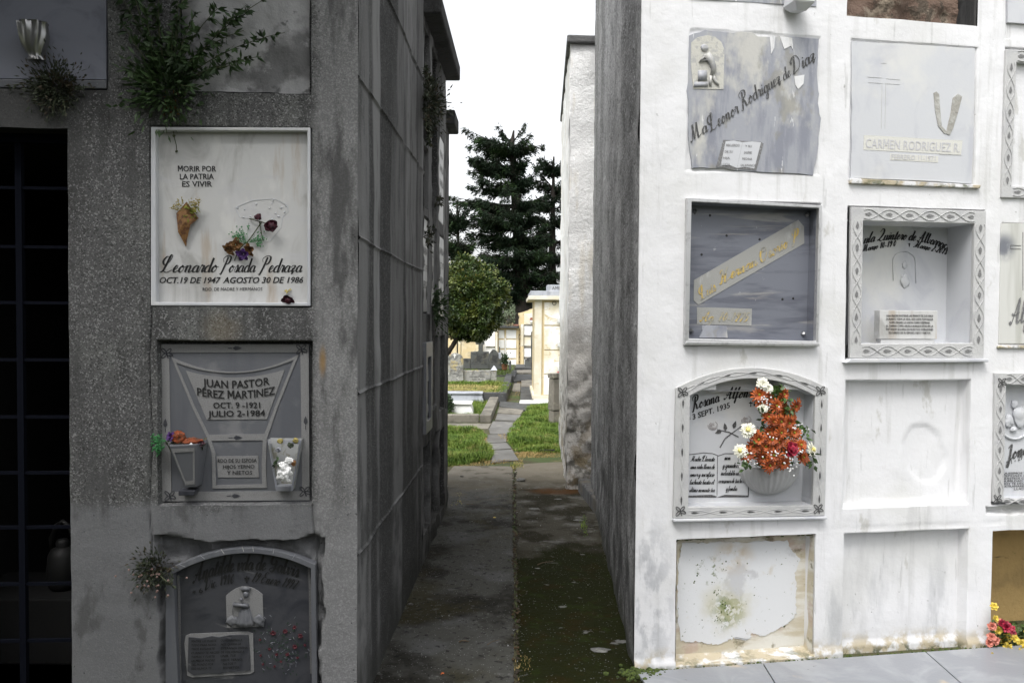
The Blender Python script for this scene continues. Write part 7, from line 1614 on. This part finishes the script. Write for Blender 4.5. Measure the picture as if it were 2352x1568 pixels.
# ---- trees
def broadleaf(label, u, vc, Y, base_u, base_v, rx, rz, n, material, mt2, name='round_tree', leafL=.055):
    c_ = at(u, vc, Y); sc = Y / FPX; rx *= sc; rz *= sc; b = ground(base_u, base_v); b = Vector((at(base_u, 800, Y).x, Y, 0))
    rt = thing(name, label, 'tree', b, 0); C_ = c_ - b; m = MB()
    hub = C_ + Vector((-rx * .1, 0, -rz * .55)); m.tube([(0, 0, 0), Vector((-.02, 0, C_.z * .25)), hub * .62 + Vector((-.10, 0, 0)), hub], .085, 8, .05)
    for k in range(16):
        a = random.uniform(0, 6.28); e_ = C_ + Vector((math.cos(a) * rx * .7, math.sin(a) * rx * .7, random.uniform(-.4, .7) * rz)); m.tube([hub, (hub + e_) / 2 + Vector((0, 0, .1)), e_], .03, 5, .008)
    m.build('trunk', m_bark, rt); V = []
    nc = 240; cl = rng.normal(size=(nc, 3)); cl /= np.linalg.norm(cl, axis=1)[:, None]; cl *= rng.uniform(.45, 1, (nc, 1)) ** .6
    cl *= np.array([1 + .16 * noise.noise(Vector(c_0) * 2.3) for c_0 in cl])[:, None]; cl *= [rx * .90, rx * .90, rz * .90]; cl[:, 2] = np.maximum(cl[:, 2], -rz * .80)
    cid = rng.integers(0, nc, n); off = rng.normal(size=(n, 3)); off /= np.linalg.norm(off, axis=1)[:, None]; off *= (rng.uniform(.3, 1, (n, 1)) ** .5) * rx * .19 * rng.uniform(.6, 1.25, (nc, 1))[cid]
    P = cl[cid] + off + np.array(tuple(C_)); dr = off / (np.linalg.norm(off, axis=1)[:, None] + 1e-9) + [0, 0, -.25]
    V, F_ = leaf_cloud(P, leafL, leafL * .3, dirs=dr); nmesh('crown', V, F_, material, rt)
    k = int(n * .05); cid = rng.integers(0, nc, k); o2 = rng.normal(size=(k, 3)); o2[:, 2] = np.abs(o2[:, 2]); o2 /= np.linalg.norm(o2, axis=1)[:, None]; P = cl[cid] * 1.0 + o2 * rx * .2 + np.array(tuple(C_)); keep = cl[cid][:, 2] > -rz * .3
    V, F_ = leaf_cloud(P[keep], leafL * .8, leafL * .25, dirs=o2[keep]); nmesh('new_growth', V, F_, mt2, rt); return rt
m_tl = mat('glossy tree leaf', (.034, .062, .009), .5, [dict(c=(.10, .12, .018), sc=2.6, lo=.48, hi=.62, amt=.9), dict(c=(.016, .034, .006), sc=5, lo=.48, hi=.6, amt=.8)])
m_tn = mat('yellow green young leaf', (.12, .145, .024), .5, [dict(c=(.20, .16, .04), sc=3, lo=.5, hi=.65)])
broadleaf('rounded bright green clipped tree with a leaning trunk', 1078, 690, 20.0, 1016, 850, 94, 98, 70000, m_tl, m_tn, leafL=.07)
m_pt = mat('haze paled leaf', (.16, .20, .12), .6); rt = broadleaf('pale grey green tree far behind the mausoleums', 1180, 738, 62, 1182, 850, 34, 44, 5000, m_pt, m_pt, 'distant_tree', .16)  # distance haze put into the pale leaf colour
broadleaf('second pale green tree far behind, at the right', 1215, 745, 66, 1217, 850, 30, 34, 4000, m_pt, m_pt, 'distant_tree', .16)

def conifer(label, Y, trunk, ext, nb, seed, material, lf=.16, r0=.45, special=(), dens=1.0, low=None):
    """trunk: list of (u,v); ext: list of (v, uL, uR)"""
    R_ = random.Random(seed); T = [at(u, v, Y) for u, v in trunk]; base = Vector((T[0].x, Y, 0)); rt = thing('conifer', label, 'tree', base, 0)
    pts = [Vector((0, 0, 0))] + [p_ - base for p_ in T[1:]]; m = MB(); m.tube(pts, r0, 10, .05); m.build('trunk', m_bark, rt)
    E = sorted([(at(trunk[-1][0], v, Y).z, at(uL, v, Y).x - base.x, at(uR, v, Y).x - base.x) for v, uL, uR in ext])
    zs = [e_[0] for e_ in E]
    def tx(z):
        for i in range(len(pts) - 1):
            if pts[i].z <= z <= pts[i + 1].z: return pts[i].lerp(pts[i + 1], (z - pts[i].z) / (pts[i + 1].z - pts[i].z))
        return pts[-1]
    bm_ = MB(); P = []; Dv = []
    br = []
    ntier = int((zs[-1] - zs[0]) / .95)
    for k in range(nb):
        z = zs[0] + (zs[-1] - zs[0]) * (int((k + R_.random()) / nb * ntier) + .5 + R_.gauss(0, .15)) / ntier; xl = np.interp(z, zs, [e_[1] for e_ in E]); xr = np.interp(z, zs, [e_[2] for e_ in E]); o = tx(z - .4)
        a = R_.uniform(0, 2 * math.pi); cx_ = math.cos(a); reach = (xr - o.x) if cx_ > 0 else (o.x - xl); reach = max(reach, .5) * R_.uniform(.6, 1.10)
        e_ = Vector((o.x + cx_ * reach, math.sin(a) * reach * .9, z + R_.uniform(.0, .35))); br.append((o, e_, R_.uniform(.2, .7)))
    for (u0, v0, u1, v1, up) in special:
        br.append((at(u0, v0, Y) - base, at(u1, v1, Y) - base, up))
    for o, e_, up in br:
        o = Vector(o); L_ = (e_ - o).length; q1 = o.lerp(e_, .5) + Vector((0, 0, -.10 * L_ * up)); pth = [o * (1 - t) ** 2 + q1 * 2 * t * (1 - t) + e_ * t * t for t in np.linspace(0, 1, 8)]; bm_.tube(pth, .05, 4, .012)
        dr = (e_ - o).normalized(); sd_ = dr.cross(Vector((0, 0, 1))).normalized(); nt_ = max(4, int(L_ * 3.4))
        for j in range(nt_):
            t = .14 + .86 * (j + R_.random()) / nt_; i = min(6, int(t * 7)); p_ = pth[i].lerp(pth[i + 1], t * 7 - i); w_ = (.16 + .85 * math.sin(min(1, (1 - t) * 1.5) * 1.4)) * min(1.0, L_ * .3)
            for sg_ in (-1, 1):
                tip = p_ + sd_ * sg_ * w_ * R_.uniform(.6, 1.1) + dr * w_ * .55 + Vector((0, 0, -w_ * R_.uniform(.12, .55)))
                ns = int((9 + 32 * w_) * dens)
                for s_ in range(ns):
                    f = R_.random(); pp = p_.lerp(tip, f) + Vector((R_.gauss(0, .05), R_.gauss(0, .05), R_.gauss(-.04, .06)))
                    P.append(tuple(pp)); v_ = (tip - p_).normalized() * .5 + dr * .5 + Vector((R_.gauss(0, .2), R_.gauss(0, .2), -.45 + R_.gauss(0, .25))); Dv.append(tuple(v_))
    bm_.build('branches', m_bark, rt); V, F_ = leaf_cloud(np.array(P), lf * 1.25, lf * .14, dirs=np.array(Dv), up=.6); nmesh('crown', V, F_, material, rt); return len(P)
m_con = mat('dark conifer needles', (.010, .020, .010), .7, [dict(c=(.028, .055, .016), sc=1.1, lo=.50, hi=.64, amt=.9), dict(c=(.014, .012, .008), sc=1.4, lo=.5, hi=.65, amt=.6)], spec=.15)
n1 = conifer('tallest dark conifer with flat ragged top and drooping limbs', 44, [(1204, 850), (1203, 690), (1193, 560), (1183, 430), (1176, 330), (1180, 300)],
    [(690, 1165, 1250), (650, 1120, 1275), (600, 1060, 1285), (560, 1050, 1270), (520, 1065, 1262), (470, 1030, 1255), (450, 1040, 1245), (430, 1080, 1235), (400, 1085, 1215), (370, 1085, 1218), (345, 1078, 1232), (325, 1090, 1238), (316, 1120, 1215)], 215, 3, m_con, .20, .55,
    [(1175, 335, 1068, 295, .9), (1176, 330, 1143, 289, .6), (1180, 325, 1208, 281, .5), (1176, 340, 1220, 306, .4), (1180, 345, 1253, 332, .2), (1176, 345, 1074, 332, .3), (1178, 370, 1077, 362, .3), (1178, 390, 1076, 392, .3), (1175, 335, 1150, 300, .2), (1190, 470, 1030, 460, .5), (1190, 450, 1240, 372, .6), (1195, 600, 1120, 690, .2), (1200, 620, 1165, 700, .2)])
n2 = conifer('second dark conifer crowding the tall one from the right', 47, [(1268, 850), (1268, 600), (1272, 360)],
    [(680, 1225, 1330), (620, 1222, 1345), (550, 1218, 1345), (500, 1225, 1340), (450, 1222, 1335), (420, 1222, 1330), (390, 1238, 1315), (365, 1255, 1300)], 105, 5, m_con, .20, .4, [(1268, 430, 1225, 375, .5), (1268, 410, 1236, 358, .4)])
n3 = conifer('thin dark conifer left of the tallest one, with visible bare stems', 40, [(1056, 850), (1054, 600), (1050, 470)], [(595, 1018, 1090), (560, 1015, 1095), (520, 1012, 1085), (490, 1020, 1075), (470, 1030, 1066)], 60, 8, m_con, .16, .12, dens=1.0)
print('conifer leaves', n1, n2, n3)
# leaves floating on twigs beyond the left roof

for o in list(COL.objects):
    if o.parent is None and 'label' in o and 'group' not in o:
        if o['category'] == 'headstone': o['group'] = 'headstones in the plots beyond the alley'
        elif o['category'] == 'grave slab':
            o['group'] = 'grave slabs on the left block' if o.location.x < -.3 and o.location.y < 3.6 else ('slabs in the alley niches' if o.location.x < 0 else 'grave slabs on the white block')
        elif o['category'] == 'twig': o['group'] = 'twigs on the path'
        elif o['name'] == 'low_tomb' if 'name' in o else o.name.startswith('low_tomb'): o['group'] = 'low tombs in the front plot'
